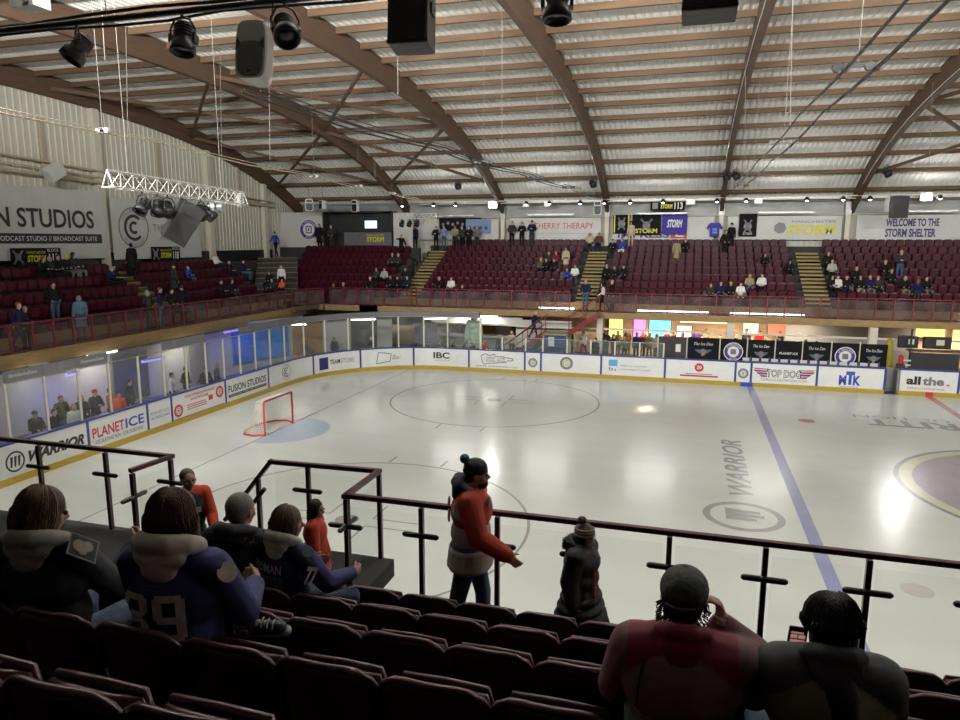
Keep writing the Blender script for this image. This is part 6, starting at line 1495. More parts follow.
def block_digits(mb, I, txt, zc, w, h, m=0, d=.02, dx=0, grow_=0):
    up, rt, s = I['up'], I['rt'], I['s']; bk = -(I['fs']); bk = (bk-up*bk.dot(up)).normalized(); n = len(txt); dw = w/n; k = .86
    a_, b_ = (.165*I['w']+I['b'])*s, (.118+I['b'])*s
    def P(X, Z, dd):
        th = X/((a_+b_)/2*1.15); kk = math.sqrt(max(.05, 1-((Z/s-.36)/.185)**2*.25)) if Z/s > .36 else 1
        return I['P']+up*Z+rt*(math.sin(th)*(a_*kk+dd))+bk*(math.cos(th)*(b_*kk+dd))
    for q, ch in enumerate(txt):
        rows = DIG[ch]; x0 = -w/2+q*dw+dx; cw = dw*k/10; c_h = h/13
        for r, row in enumerate(rows):
            c = 0
            while c < 10:
                if row[c] == '1':
                    e = c
                    while e < 10 and row[e] == '1' and e-c < 3: e += 1
                    xa, xb, za, zb2 = x0+c*cw-grow_, x0+e*cw+grow_, zc+h/2-(r+1)*c_h-grow_, zc+h/2-r*c_h+grow_
                    mb.add([P(xa, za, d), P(xb, za, d), P(xb, zb2, d), P(xa, zb2, d)], [(0, 1, 2, 3)], m); c = e
                else: c += 1
def hood_child(I, m, parent, s=1.0, drop=0, label=None, depth=1.0):
    """a hood lying down: a thick roll round the neck and a drooping pouch behind"""
    up, rt, nb, k = I['up'], I['rt'], I['nb'], I['s']; bk = -(I['fs']); bk.normalize(); R = Matrix((rt, bk, rt.cross(bk))).transposed(); b = I['b']
    def Q(x, y, z): return nb+(rt*x*s+bk*(y*s+b*.5)+up*(z-drop))*k
    ring = [Q(.085, -.09, -.03), Q(.115, -.02, .02), Q(.10, .05, .055), Q(.05, .095, .07), Q(-.05, .095, .07), Q(-.10, .05, .055), Q(-.115, -.02, .02), Q(-.085, -.09, -.03)]
    rr = [.03, .042, .046, .046, .046, .046, .042, .03]
    ps = [cap(ring[i], ring[i+1], rr[i]*k*s, rr[i+1]*k*s, 0) for i in range(7)]
    ps += [('e', Q(0, .085, .01), V(.125, .050, .065)*k*s, R, 0), ('e', Q(0, .095, -.04), V(.085, .042, .06)*k*s, R, 0)]
    return grow('hood', ps, m, parent, .010, 3, label)
def arm_ik(I, side, target, hint, fwd=None, pn=None):
    """upper arm and forearm directions that bring the wrist to a point"""
    k = I['s']; sg = (-1, 1)[side]; S = I['sb']+I['rt']*sg*(I['w']*.155+.012)*k; U, F = .28*k, .25*k
    D = Vector(target)-S; d = min(D.length, (U+F)*.995); D.normalize(); a = (U*U-F*F+d*d)/(2*d); hgt = math.sqrt(max(0, U*U-a*a))
    h = Vector(hint); h = (h-D*h.dot(D)).normalized(); E = S+D*a+h*hgt
    return (E-S, Vector(target)-E, fwd or (Vector(target)-E), pn or V(-sg, 0, 0))
HR = lambda n, c: mat('hair_'+n, c, rough=.55, noise=.25, scale=30, stretch=(6, 6, 1), spec=.25, bump=.4, bscale=30)
NAVYJ = mat('navy_jersey', (.012, .016, .085), rough=.8, noise=.15, scale=9, bump=.5, bscale=7)
BLKJ = mat('black_jersey', (.010, .010, .013), rough=.85, noise=.15, scale=9, bump=.5, bscale=7)
GREYH = mat('grey_hood_fleece', (.34, .33, .30), rough=.95, noise=.15, scale=10, bump=.5, bscale=12)
PALEH = mat('pale_hood_fleece', (.60, .58, .53), rough=.95, noise=.12, scale=10, bump=.5, bscale=12)
DENIM = mat('dark_denim', (.035, .055, .10), rough=.85, noise=.2, scale=12, bump=.4, bscale=16)
NUM = mat('pale_number_patch', (.55, .50, .44), rough=.8, noise=.3, scale=22)
SH = mat('black_shoe', (.012, .012, .012), rough=.6)
SK0, SK1 = SKIN[0], SKIN[1]
SITP = .50
lapL = lambda: (V(-.25, .45, -1), V(.30, .9, -.05), None)
lapR = lambda: (V(.25, .45, -1), V(-.30, .9, -.05), None)
seatlegs = ((V(-.16, 1, -.05), V(-.02, -.05, -1)), (V(.16, 1, -.05), V(.02, -.05, -1)))
def rowpos(x, y, r, dy=.20): q = at(x, y, 1, -16.98-.79*r+dy); return V(q.x, -16.98-.79*r+dy, nearz(r)), q.z
# 1 woman at the far left
P, zt = rowpos(40, 482, 3); h = 1.75*(zt-P.z-SITP)/.83
ps, I = skeleton(h=h, pz=SITP, lean=-.04, w=1.08, bulk=.035, arms=(lapL(), (V(.22, .6, -.9), V(-.15, .9, .35), None)), legs=seatlegs, head=(-.55, -.22), hi=True, curl=.7)
p = build('p', 'person with long brown hair and a grey hood in a black jersey, seated leftmost', P, .15, ps, I, (SK0, BLKJ, DENIM, SH))
hair = HR('brown', (.055, .032, .018)); grow('hair', hair_prims('bob', I, .14), hair, p, .010); strands(I, 170, hair, p, seed=3, L=.13, r=.006, g=.12); strands(I, 60, HR('brown_light', (.10, .06, .03)), p, seed=13, L=.15, r=.005, g=.15); eyes(I, p)
hood_child(I, GREYH, p, .98, -.01, 'grey hood')
mb = MB(); c = I['sb']+I['rt']*.235*I['s']+V(0, -.03, .02); f = plane_frame(c+V(.0, -.005, .035), V(.85, .25, -.45), V(-.3, .75, .55)); f0 = f
mb.rect(f, -.07, -.06, .07, .06, 0, .012, 1); mb.rect(f, -.062, -.052, .062, .052, 0, .014, 2); mb.disc(f, (-.02, 0), .03, 0, .018, 14, 0); mb.disc(f, (.02, .01), .026, 0, .018, 14, 0); mb.disc(f, (0, -.02), .022, 0, .018, 14, 0); child('shoulder_patch', mb, [NUM, mat('patch_edge', (.2, .24, .30)), BLKJ], p, 'square patch with a pale emblem')
mb = MB(); W = I['hands'][1]; mb.ell(W[4]+V(0, .02, .02), (.035, .012, .02)); child('small_red_object', mb, mat('dark_red_plastic', (.16, .02, .03)), p) if False else None
# 2 woman with the pale hood and number
P, zt = rowpos(170, 482, 3); h = 1.75*(zt-P.z-SITP)/.83
def leg_ik(P0, target, k, w, hint):
    H = V(.09*k*w, 0, SITP); D = Vector(target)-H; L = .43*k; d = min(D.length, 1.99*L); D.normalize(); hh = math.sqrt(max(0, L*L-d*d/4)); h_ = Vector(hint); h_ = (h_-D*h_.dot(D)).normalized(); K = H+D*d/2+h_*hh
    return (K-H, Vector(target)-K)
AQ = at(246, 622, 1, -18.80); TA = rotm(0, 0, -.12) @ (AQ-P); leg2 = leg_ik(P, TA, h/1.75, 1.05, V(.0, .6, 1))
ps, I = skeleton(h=h, pz=SITP, lean=-.02, w=1.05, bulk=.03, arms=(lapL(), lapR()), legs=((V(-.16, 1, -.05), V(0, -.05, -1)), leg2), feet=(V(0, 1, 0), V(1, .12, .05)), head=(-.10, -.05), hi=True, curl=.7)
p = build('p', 'woman in a navy jersey with a large pale number and pale hood', P, .12, ps, I, (SK0, NAVYJ, mat('black_leggings', (.012, .012, .013), rough=.7), SH))
hair = HR('auburn', (.045, .022, .012)); grow('hair', hair_prims('bob', I, .08), hair, p, .010); strands(I, 150, hair, p, seed=5, L=.11, r=.005, g=.06); grow('hair_lock', [cap(I['hc']+I['hd'] @ V(.085, .01, -.03), I['nb']+V(.13, .02, -.10), .028, .016, 0)], HR('auburn_light', (.09, .05, .03)), p)
hood_child(I, PALEH, p, .95, -.02, 'pale hood')
mb = MB(); block_digits(mb, I, '39', .325*I['s'], .31, .22, 0, .024); child('jersey_number', mb, NUM, p, 'pale number with signatures')
mb = MB(); wrap_text(mb, I, 'Manchester', .472*I['s'], .09, .016, 0, .034, bold=.0, dx=-.0); wrap_text(mb, I, 'Storm', .452*I['s'], .06, .014, 0, .034, bold=.0, dx=-.015); child('small_back_print', mb, mat('dim_blue_print', (.10, .12, .20)), p)
mb = MB(); mb.disc(plane_frame(I['sb']+I['rt']*.225*I['s']+V(.03, -.035, .0), V(.8, .3, -.4), V(0, .7, .7)), (0, 0), .045, 0, .012, 20); child('shoulder_patch', mb, NUM, p, 'round pale patch')
kn, an, fd, dn = I['legs'][1]; s = I['s']
sole = [cap(an+dn*.075*s-fd*.05*s, an+dn*.078*s+fd*.17*s, .030*s, .030*s, 0)]
grow('shoe_sole', sole, mat('shoe_rubber', (.42, .40, .35), rough=.6), p, .010, 2)
mb = MB(); sd_ = fd.cross(dn).normalized()
for k in range(5): q = an+fd*(.03+.024*k)*s-dn*(.015-.010*k)*s; mb.tube([q-sd_*.03, q-dn*.018, q+sd_*.03], .0035, 5)
child('laces', mb, mat('shoe_lace', (.6, .58, .52)), p)
for sg in (-1, 1): mb = MB(); c = an+dn*.01+sd_*sg*.046*s; mb.disc(plane_frame(c, fd, -dn, sd_*sg), (0, 0), .026, 0, .006, 18, 0); mb.disc(plane_frame(c, fd, -dn, sd_*sg), (0, 0), .011, .006, .009, 5, 1); child('ankle_badge', mb, [mat('shoe_rubber'), mat('badge_dark', (.03, .03, .04))], p, 'round white ankle badge')
mb = MB(); mb.tube([an-(an-kn).normalized()*.11*s, an-(an-kn).normalized()*.03*s], [.052*s, .054*s], 14); child('sock', mb, mat('cream_sock', (.42, .38, .30), rough=.9), p)
# 3 man coming up the stairs
P = at(185, 465, 1, -15.32); zt = P.z; P = V(P.x, -15.32, zt-1.74)
ps, I = skeleton(h=1.75, lean=.12, w=1.05, bulk=.03, arms=((V(-.2, .25, -1), V(.1, .8, -.5), None), (V(.25, .15, -1), V(.0, .7, -.7), None)), legs=((V(-.03, .3, -1), V(0, -.25, -1)), (V(.03, .0, -1), V(0, -.2, -1))), head=(.15, .05), hi=True)
ORJ = mat('orange_jersey', (.50, .055, .025), rough=.8, noise=.2, scale=9, bump=.4, bscale=8)
ps = [q[:-1]+(4,) if (q[-1] == 1 and q[0] == 'e') else q for q in ps]
p = build('p', 'man with glasses in a black and orange jersey coming up the near stairs', P, -PI*.72, ps, I, (SK0, ORJ, DENIM, SH, BLKJ))
grow('hair', hair_prims('short', I), HR('short_brown', (.06, .04, .025)), p); eyes(I, p)
mb = MB()
for sg in (-1, 1): c = I['hc']+I['hd'] @ V(sg*.032, .102, -.002); mb.tube([c+I['hd'] @ V(.024*math.cos(a), 0, .018*math.sin(a)) for a in [k*PI/6 for k in range(12)]], .003, 5, closed=True); mb.cyl(c+I['hd'] @ V(sg*.024, 0, 0), c+I['hd'] @ V(sg*.05, -.10, 0), .003, n=5)
child('glasses', mb, BLACK, p)
mb = MB(); f = plane_frame(I['P']+I['up']*.36+I['fs']*.165, -I['rt'], I['up'], I['fs']); mb.rect(f, -.10, -.02, -.02, .10, 0, .01); mb.rect(f, .02, -.04, .10, .02, 0, .01); child('jersey_print', mb, NUM, p)
# 4 grey haired person with fur trimmed hood
P, zt = rowpos(236, 490, 1); h = 1.75*(zt-P.z-SITP)/.83
ps, I = skeleton(h=h, pz=SITP, lean=.02, w=1.08, bulk=.05, arms=(lapL(), lapR()), legs=seatlegs, head=(-.2, -.05), hi=True)
CO = mat('dark_coat', (.012, .013, .018), rough=.85, noise=.15, bump=.5, bscale=9)
p = build('p', 'grey haired person in a dark coat with a fur trimmed hood', P, 0, ps, I, (SK0, CO, CO, SH))
grow('hair', hair_prims('short', I, .06), HR('silver', (.24, .23, .215)), p)
hood_child(I, CO, p, 1.0, 0, 'dark hood')
mb = MB(); rnd = random.Random(4); nb, rt, s = I['nb'], I['rt'], I['s']
for i in range(420):
    t = rnd.uniform(-1, 1); c = nb+rt*t*.19*s+V(0, -.13+.05*t*t, .03-.045*t*t)*s+V(rnd.gauss(0, .012), rnd.gauss(0, .014), rnd.gauss(0, .012)); d = V(rnd.gauss(0, 1), -.8+rnd.gauss(0, .8), .5+rnd.gauss(0, .8)).normalized()*.035
    mb.tube([c, c+d], [.003, .0008], 3, cap=False)
child('fur_trim', mb, mat('fur_brown', (.12, .10, .075), rough=.9, noise=.3), p)
# 5 HEDMAN 77
P, zt = rowpos(281, 504, 1); h = 1.75*(zt-P.z-SITP)/.83
ps, I = skeleton(h=h, pz=SITP, lean=.05, w=1.04, bulk=.035, arms=(lapL(), (V(.30, .55, -.9), V(-.05, .95, -.15), None)), legs=((V(-.1, 1, -.05), V(0, -.05, -1)), (V(.38, 1, .10), V(.05, -.1, -1))), head=(-.5, -.1), hi=True, curl=.6)
p = build('p', 'person in a navy jersey reading HEDMAN 77 with a grey hood and jeans', P, -.28, ps, I, (SK0, NAVYJ, DENIM, SH))
grow('hair', hair_prims('bob', I, .10), HR('mid_brown', (.075, .045, .03)), p); strands(I, 120, HR('mid_brown', (.075, .045, .03)), p, seed=8, L=.10, r=.005, g=.08)
hood_child(I, PALEH, p, .92, -.02, 'pale hood')
LET = mat('steel_blue_letters', (.16, .20, .26), rough=.8, noise=.2, scale=20)
mb = MB(); wrap_text(mb, I, 'HEDMAN', .415*I['s'], .25, .062, 0, .03, bold=.02, dx=-.01); child('jersey_name', mb, mat('white_letters', (.5, .5, .5)), p, 'white name HEDMAN')
mb = MB(); block_digits(mb, I, '77', .26*I['s'], .27, .19, 0, .022, grow_=.006); block_digits(mb, I, '77', .26*I['s'], .27, .19, 1, .026, grow_=-.003); child('jersey_number', mb, [LET, mat('deep_blue', (.02, .03, .09))], p, 'outlined number 77')
S_ = I['hands'][1]; a = I['sb']+I['rt']*.19*I['s']; mb = MB(); f = plane_frame(a+I['rt']*.075+V(.02, -.04, -.10), V(.25, .85, -.35), V(.1, .3, .9), V(.8, -.5, .2)); put_text(mb, f, '77', -.05, -.06, .09, .13, .01, 0, bold=.04); child('sleeve_number', mb, mat('white_letters'), p, 'sleeve number 77')
mb = MB(); mb.disc(plane_frame(a+V(.05, -.02, .065), V(.8, .3, -.4), V(0, .7, .7)), (0, 0), .04, 0, .01, 20); child('shoulder_patch', mb, LET, p, 'round pale patch')
# 6 child by the corner post
P = at(314, 500, 1, -16.35); k = P.z-NF; P.z = NF; h = 1.75*k/1.74
ps, I = skeleton(h=h, lean=0, w=1.0, bulk=.04, arms=((V(-.2, .1, -1), V(-.05, .3, -1), None), (V(.2, .1, -1), V(.05, .3, -1), None)), head=(-.3, 0), coat=.2, skirt=.03, hi=True)
p = build('p', 'child with long dark hair in an orange jersey standing by the corner railing', P, -1.25, ps, I, (SK0, ORJ, BLKJ, SH))
grow('hair', hair_prims('long', I, .05), HR('near_black', (.018, .013, .012)), p); strands(I, 60, HR('near_black', (.018, .013, .012)), p, seed=9, L=.36, r=.005); eyes(I, p)
# 7 man walking past with the pom-pom beanie
P = at(470, 452, 1, -16.35); k = P.z-NF; P.z = NF; h = 1.75*k/1.79
RJ = mat('red_white_jersey', (.45, .05, .03), rough=.8, noise=.12, bump=.5, bscale=8)
ps, I = skeleton(h=h, lean=.04, w=1.02, bulk=.06, twist=0, arms=((V(-.2, -.1, -1), V(-.05, .4, -1), None), (V(.25, .35, -1), V(.05, 1, -.55), V(.05, .8, -.6), V(-.9, 0, -.3))), legs=((V(-.03, .22, -1), V(0, .02, -1)), (V(.03, -.22, -1), V(0, -.35, -1))), coat=.16, skirt=.02, head=(.1, .0), hi=True, curl=.45)
P7 = I['P']; s = I['s']
WJ = mat('white_jersey_cloth', (.42, .41, .38), rough=.85, noise=.12, bump=.5, bscale=8)
# lower body of the jersey pale, shoulders and sleeves red
ps2 = []
for q in ps:
    if q[0] == 'e' and q[-1] == 1 and q[1].z < P7.z+.3*s: q = q[:-1]+(4,)
    ps2.append(q)
p = build('p', 'man in a red and white jersey and beanie walking right along the near railing', P, -PI/2+.12, ps2, I, (SK0, RJ, DENIM, SH, WJ))
hd, hc = I['hd'], I['hc']
grow('hair', hair_prims('short', I), HR('beard_brown', (.05, .03, .02)), p)
grow('beard', [ell(hc+hd @ (V(0, .035, -.085)*s), V(.052, .062, .05)*s, 0, hd)], HR('beard_brown', (.05, .03, .02)), p, .008, 2)
bn = grow('beanie', hair_prims('beanie', I), mat('dark_knit', (.03, .035, .035), rough=.95, noise=.25, scale=40, bump=.6, bscale=60), p)
grow('pom_pom', [ell(hc+hd @ (V(0, -.10, .125)*s), V(.042, .042, .042)*s, 0)], mat('teal_wool', (.01, .12, .12), rough=.95, noise=.3, scale=50, bump=.8, bscale=60), p, .008, 1, 'teal pom pom'); eyes(I, p)
hood_child(I, BLKJ, p, 1.05, -.01, 'black hood')
rnd = random.Random(11); mb = MB()
for i in range(9):
    a = rnd.uniform(-.2, 2.9); z = rnd.uniform(.30, .46); q0 = I['P']+V(math.cos(a-PI/2)*.22, math.sin(a-PI/2)*.175, z)*s; R = rotm(0, 0, a-PI/2)
    mb.ell(q0, (.012, .030+.02*rnd.random(), .04+.03*rnd.random()), 0, 8, 6, R)
child('jersey_print', mb, WJ, p, 'pale printed patches')
for kk, (z, r) in enumerate(((.06, .03), (-.04, .025))):
    pass
grow('jersey_hem', [ell(P7+V(0, 0, -.13)*s, V(.215, .17, .05)*s, 0)], mat('dark_hem', (.03, .03, .035), rough=.9), p, .012, 2, 'dark hem band')
mb = MB(); E_ = I['hands'][1][0]; mb.disc(plane_frame(I['sb']+I['rt']*.23*s+V(0, .1, -.26)*s, V(0, 1, 0), V(0, 0, 1), V(1, 0, 0)), (0, 0), .02, 0, .01, 14); child('sleeve_badge', mb, IWHT, p, 'small white round badge')
# 8 child with the bobble hat
P = at(583, 524, 1, -16.3); k = P.z-NF; P.z = NF; h = 1.75*k/1.75
BC = mat('black_coat', (.010, .010, .012), rough=.85, noise=.15, bump=.5, bscale=10)
ps, I = skeleton(h=h, w=1.1, bulk=.085, arms=((V(-.25, -.15, -1), V(-.05, .2, -1), None), (V(.25, -.15, -1), V(.05, .2, -1), None)), coat=.45, skirt=.13, head=(-.15, .02), hi=True)
p = build('p', 'child in a black coat, bobble hat and orange scarf walking right along the railing', P, -PI/2-.25, ps, I, (SK0, BC, BC, SH))
hd, hc, s = I['hd'], I['hc'], I['s']
grow('hair', hair_prims('long', I), HR('dark_hair', (.03, .018, .012)), p, .010); eyes(I, p)
KN = mat('grey_knit', (.17, .15, .135), rough=.95, noise=.25, scale=30, bump=.8, bscale=50)
bn = grow('bobble_hat', [ell(hc+hd @ (V(0, -.01, .05)*s), V(.096, .11, .10)*s, 0, hd), ell(hc+hd @ (V(0, -.01, .02)*s), V(.102, .115, .04)*s, 0, hd)], KN, p)
mb = MB()
for kq, zz in enumerate((.085, .055, .02)): mb.tube([hc+hd @ (V(math.cos(a)*(.094, .1, .105)[kq], -.01+math.sin(a)*(.108, .113, .118)[kq], zz)*s) for a in [2*PI*j/22 for j in range(22)]], .008, 6, closed=True)
child('hat_stripe', mb, mat('pale_knit', (.38, .36, .34), rough=.95), bn)
grow('pom_pom', [ell(hc+hd @ (V(0, -.045, .17)*s), V(.055, .055, .05)*s, 0)], mat('grey_wool', (.15, .135, .13), rough=.95, noise=.3, scale=50, bump=.8, bscale=60), p, .010, 1)
hood_child(I, BC, p, 1.1, 0, 'black furry hood')
mb = MB(); rnd = random.Random(6); nb = I['nb']
for i in range(420):
    t = rnd.uniform(-1.2, 1.2); c = nb+V(math.sin(t)*.16, -.04-.15*math.cos(t), .03+rnd.gauss(0, .03))*s; dd = V(math.sin(t)+rnd.gauss(0, .6), -math.cos(t)+rnd.gauss(0, .6), rnd.gauss(-.2, .6)).normalized()*.035
    mb.tube([c, c+dd], [.0035, .0008], 3, cap=False)
child('fur_trim', mb, HR('dark_hair', (.03, .018, .012)), p)
grow('scarf', [cap(I['nb']+V(.03, .09, -.02)*s, I['nb']+V(.05, .16, -.20)*s, .03*s, .032*s, 0), cap(I['nb']+V(.05, .16, -.20)*s, I['nb']+V(.08, .18, -.55)*s, .032*s, .026*s, 0), cap(I['nb']+V(-.08, .07, 0)*s, I['nb']+V(.08, .07, 0)*s, .032*s, .032*s, 0)], ORJ, p, .010, 2, 'orange scarf')
# 9 person in cap and maroon jacket
P, zt = rowpos(686, 566, 3); h = 1.75*(zt-P.z-SITP)/.83
k9 = dict(h=h, pz=SITP, lean=.03, w=1.06, bulk=.05, legs=seatlegs, head=(-.12, -.05), hi=True, curl=.8)
_, I = skeleton(arms=(lapL(), lapR()), **k9); ps, I = skeleton(arms=(lapL(), arm_ik(I, 1, I['hc']+V(.15, .07, -.14), V(.7, .2, -1), V(-.18, .0, 1), V(-.9, -.1, 0))), **k9)
MJ, MJ2 = mat('maroon_jacket', (.16, .075, .085), rough=.8, noise=.2, scale=8, bump=.5, bscale=9), mat('bright_maroon_trim', (.20, .012, .04), rough=.7, noise=.15, bump=.4, bscale=9)
ps = [q[:-1]+(4,) if (q[0] == 'c' and q[-1] == 1 and q[1].z > I['sb'].z-.02 and abs(q[1].x+q[2].x) < .05) else q[:-1]+(5,) if (q[-1] == 1 and q[0] == 'e' and q[1].z < I['P'].z+.25) else q for q in ps]
p = build('p', 'person in a grey cap and maroon jacket, hand raised to the face', P, 0, ps, I, (SK0, MJ, DENIM, SH, MJ2, BLKJ))
hd, hc, s = I['hd'], I['hc'], I['s']
grow('hair', hair_prims('short', I, .05), HR('dark_curls', (.022, .016, .012)), p); rnd = random.Random(2); mb = MB()
for i in range(110):
    a = rnd.uniform(-PI*1.02, PI*.02); c = hc+hd @ (V(math.cos(a)*.080, math.sin(a)*.090-.02, rnd.uniform(-.09, .01))*s); d = (hd @ V(math.cos(a), math.sin(a), -.5)).normalized(); q = V(rnd.gauss(0, 1), rnd.gauss(0, 1), rnd.gauss(0, 1))*.006
    mb.tube([c, c+d*.010+q, c+d*.018-q*.5+V(0, 0, -.010)], [.004, .003, .0012], 4)
child('hair_strands', mb, HR('dark_curls', (.022, .016, .012)), p)
CAPM = mat('grey_cap_cloth', (.055, .060, .062), rough=.9, noise=.1, scale=20, bump=.3, bscale=40)
cp = grow('cap', [ell(hc+hd @ (V(0, -.012, .048)*s), V(.091, .105, .085)*s, 0, hd), ell(hc+hd @ (V(0, .115, .035)*s), V(.065, .06, .010)*s, 0, hd), ell(hc+hd @ (V(0, -.012, .135)*s), V(.010, .010, .008)*s, 0, hd)], CAPM, p, .008)
mb = MB(); mb.tube([hc+hd @ (V(.040*math.cos(a), -.106+.012*abs(math.cos(a)), .012+.030*math.sin(a))*s) for a in [PI*j/10 for j in range(11)]], .006, 6); mb.tube([hc+hd @ (V(.055*t, -.112+.02*t*t, .008)*s) for t in (-1, -.5, 0, .5, 1)], .008, 6); child('cap_strap', mb, mat('cap_strap', (.03, .032, .034)), cp)
mb = MB(); f = lambda x, y, d: I['nb']+I['rt']*x+V(0, -.11-.04*(1-y)-d, -.06+y*.0)
mb.tube([I['nb']+V(-.13, -.12, -.02), I['nb']+V(-.145, -.165, -.10), I['nb']+V(-.15, -.175, -.18)], .006, 6); child('bag_strap', mb, BLACK, p)
hood_child(I, MJ2, p, .72, -.01, 'bright maroon collar')
# 10 ponytail and olive jacket with phone
P, zt = rowpos(838, 594, 3, .24); h = 1.75*(zt-P.z-SITP)/.83
k10 = dict(h=h, pz=SITP, lean=.06, w=1.06, bulk=.065, legs=seatlegs, head=(.06, -.12), hi=True, curl=.7)
PQ = at(797, 639, 1, P.y+.40); TL = rotm(0, 0, -.04) @ (PQ-P)
_, I = skeleton(arms=(lapL(), lapR()), **k10); ps, I = skeleton(arms=(arm_ik(I, 0, TL+V(-.03, -.05, -.15), V(-1, -.1, -.6), V(.05, .25, 1), V(.7, .6, 0)), lapR()), **k10)
OJ, OJ2 = mat('olive_jacket', (.12, .11, .055), rough=.8, noise=.2, scale=8, bump=.6, bscale=9), mat('grey_jacket_yoke', (.045, .048, .050), rough=.85, noise=.2, scale=8, bump=.6, bscale=9)
ps = [q[:-1]+(4,) if (q[0] == 'c' and q[-1] == 1 and (q[1].z > I['sb'].z-.02 or q[1].x < -.1)) else q for q in ps]
p = build('p', 'person with a dark ponytail in an olive and grey jacket holding up a phone', P, .04, ps, I, (SK0, OJ, DENIM, SH, OJ2))
hair = HR('black_hair', (.012, .010, .010)); hd, hc, s = I['hd'], I['hc'], I['s']
grow('hair', [ell(hc+hd @ (V(0, -.018, .03)*s), V(.098, .108, .10)*s, 0, hd), ell(hc+hd @ (V(0, -.045, -.04)*s), V(.090, .075, .09)*s, 0, hd), cap(hc+hd @ (V(.0, -.09, -.10)*s), hc+hd @ (V(.01, -.14, -.22)*s), .045*s, .062*s, 0), cap(hc+hd @ (V(.01, -.14, -.22)*s), hc+hd @ (V(.015, -.17, -.42)*s), .062*s, .045*s, 0)], hair, p)
strands(I, 130, hair, p, seed=12, L=.05, r=.004, g=.10)
mb = MB(); mb.tube([I['hc']+I['hd'] @ V(.03*math.cos(a), -.105+.02*0, -.03+.03*math.sin(a)) for a in [2*PI*j/12 for j in range(12)]], .008, 6, closed=True); child('hair_tie', mb, BLACK, p)
hood_child(I, OJ2, p, .80, -.02, 'grey stand-up collar')
W, d, pn, sd, hb = I['hands'][0]; Rz = rotm(0, 0, .04); c = P+Rz @ hb
ph = thing('mobile_phone', 'dark mobile phone held up in the left hand of the ponytailed person', 'phone', c)
R = rotm(.35, 0, 0); q = PQ
ph.location = q-V(0, 0, .06)
mb = MB(); mb.box(q, (.074, .009, .148), 0, rot=R); part('case', mb, BLACK, ph, bevel=.004)
mb = MB(); mb.box(q+R @ V(0, -.0055, 0), (.068, .001, .140), 0, rot=R); scr = part('screen', mb, mat('phone_screen', (.01, .01, .01), rough=.2, noise=0), ph)
mb = MB(); f = plane_frame(q+R @ V(0, -.0064, 0), V(1, 0, 0), R @ V(0, 0, 1), R @ V(0, -1, 0))
for y0, y1, x0, x1 in ((.040, .050, -.028, .02), (.012, .034, -.028, -.002), (.012, .034, .002, .028), (-.02, .004, -.028, .028), (-.045, -.028, -.028, .018), (-.065, -.050, -.028, .028)): mb.rect(f, x0, y0, x1, y1, 0, .0006)
part('screen_content', mb, mat('screen_glow', (.2, .12, .1), emit=(.9, .45, .35), es=.35, noise=.3, scale=60), scr)
# ------------------------------------------------------------------ seats
def back_geo(mb, nx, nz, lip=True, m=0):
    """moulded seat back, leaning towards -y at the top, front to +y"""
    def P(u, v, o=0):
        k = 1-.11*max(0, (v-.84)/.16)**2.5; w = .226*k*(1-.05*(1-v))
        zt = .40+.42*v-.045*(abs(u)**5)*max(0, (v-.6)/.4)
        return V(u*w, .035-.075*v+.035*u*u-o, zt)
    vs = []; fs = []
    for o in (0, .022):
        for j in range(nz+1):
            for i in range(nx+1): vs.append(P(-1+2*i/nx, j/nz, o))
    N1 = (nx+1)*(nz+1)
    for j in range(nz):
        for i in range(nx):
            a = j*(nx+1)+i; fs.append((a+1, a, a+nx+1, a+nx+2)); a += N1; fs.append((a, a+1, a+nx+2, a+nx+1))
    edge = [i for i in range(nx+1)]+[j*(nx+1)+nx for j in range(1, nz+1)]+[nz*(nx+1)+i for i in range(nx-1, -1, -1)]+[j*(nx+1) for j in range(nz-1, 0, -1)]
    for k in range(len(edge)): a, b = edge[k], edge[(k+1) % len(edge)]; fs.append((a, b, b+N1, a+N1))
    mb.add(vs, fs, m, True)
    if lip:
        pts = [P(-1, j/8, .012) for j in range(3, 9)]+[P(-1+2*i/nx, 1, .012) for i in range(1, nx)]+[P(1, j/8, .012) for j in range(8, 2, -1)]
        mb.tube([p+V(0, 0, .004) for p in pts], .017, 7, m)
def seat_parts():
    b = MB(); back_geo(b, 8, 8)
    s = MB()                                       # tipped-up seat pan
    P = []; 
    for z, w in ((.39, .185), (.46, .20), (.65, .205), (.715, .185)): P.append((z, w))
    vs = []; fs = []
    for z, w in P:
        for x in (-w, -w*.5, 0, w*.5, w):
            for y in (.075, .115): vs.append((x, y+(.02 if abs(x) == w else 0)+.03*(z-.39), z))
    for j in range(3):
        for i in range(4):
            a = j*10+i*2; fs += [(a, a+2, a+12, a+10), (a+1, a+11, a+13, a+3)]
    for i in range(4): a = i*2; fs += [(a, a+1, a+3, a+2), (30+a, 30+a+2, 30+a+3, 30+a+1)]
    for j in range(3): a = j*10; fs += [(a, a+10, a+11, a+1), (a+8, a+9, a+19, a+18)]
    s.add(vs, fs, 0, True); s.tube([(-.185, .11, .40), (-.205, .13, .5), (-.205, .137, .64), (-.18, .14, .72), (0, .14, .725), (.18, .14, .72), (.205, .137, .64), (.205, .13, .5), (.185, .12, .40)], .016, 6)
    k = MB(); k.bar((-.15, .01, .0), (-.15, .05, .40), .03, .05); k.bar((.15, .01, .0), (.15, .05, .40), .03, .05); k.cyl((-.22, .07, .40), (.22, .07, .40), .016, n=8)
    return b, s, k
b_, s_, k_ = seat_parts()
BACK, PAN, BRK = b_.mesh('backrest', SEATM), s_.mesh('seat_pan', SEATM), k_.mesh('bracket', BLACK)
def taken(loc): return any(abs(p.x-loc.x) < .30 and abs(p.y-loc.y) < .36 and abs(p.z-loc.z) < .2 for p in SEATED)
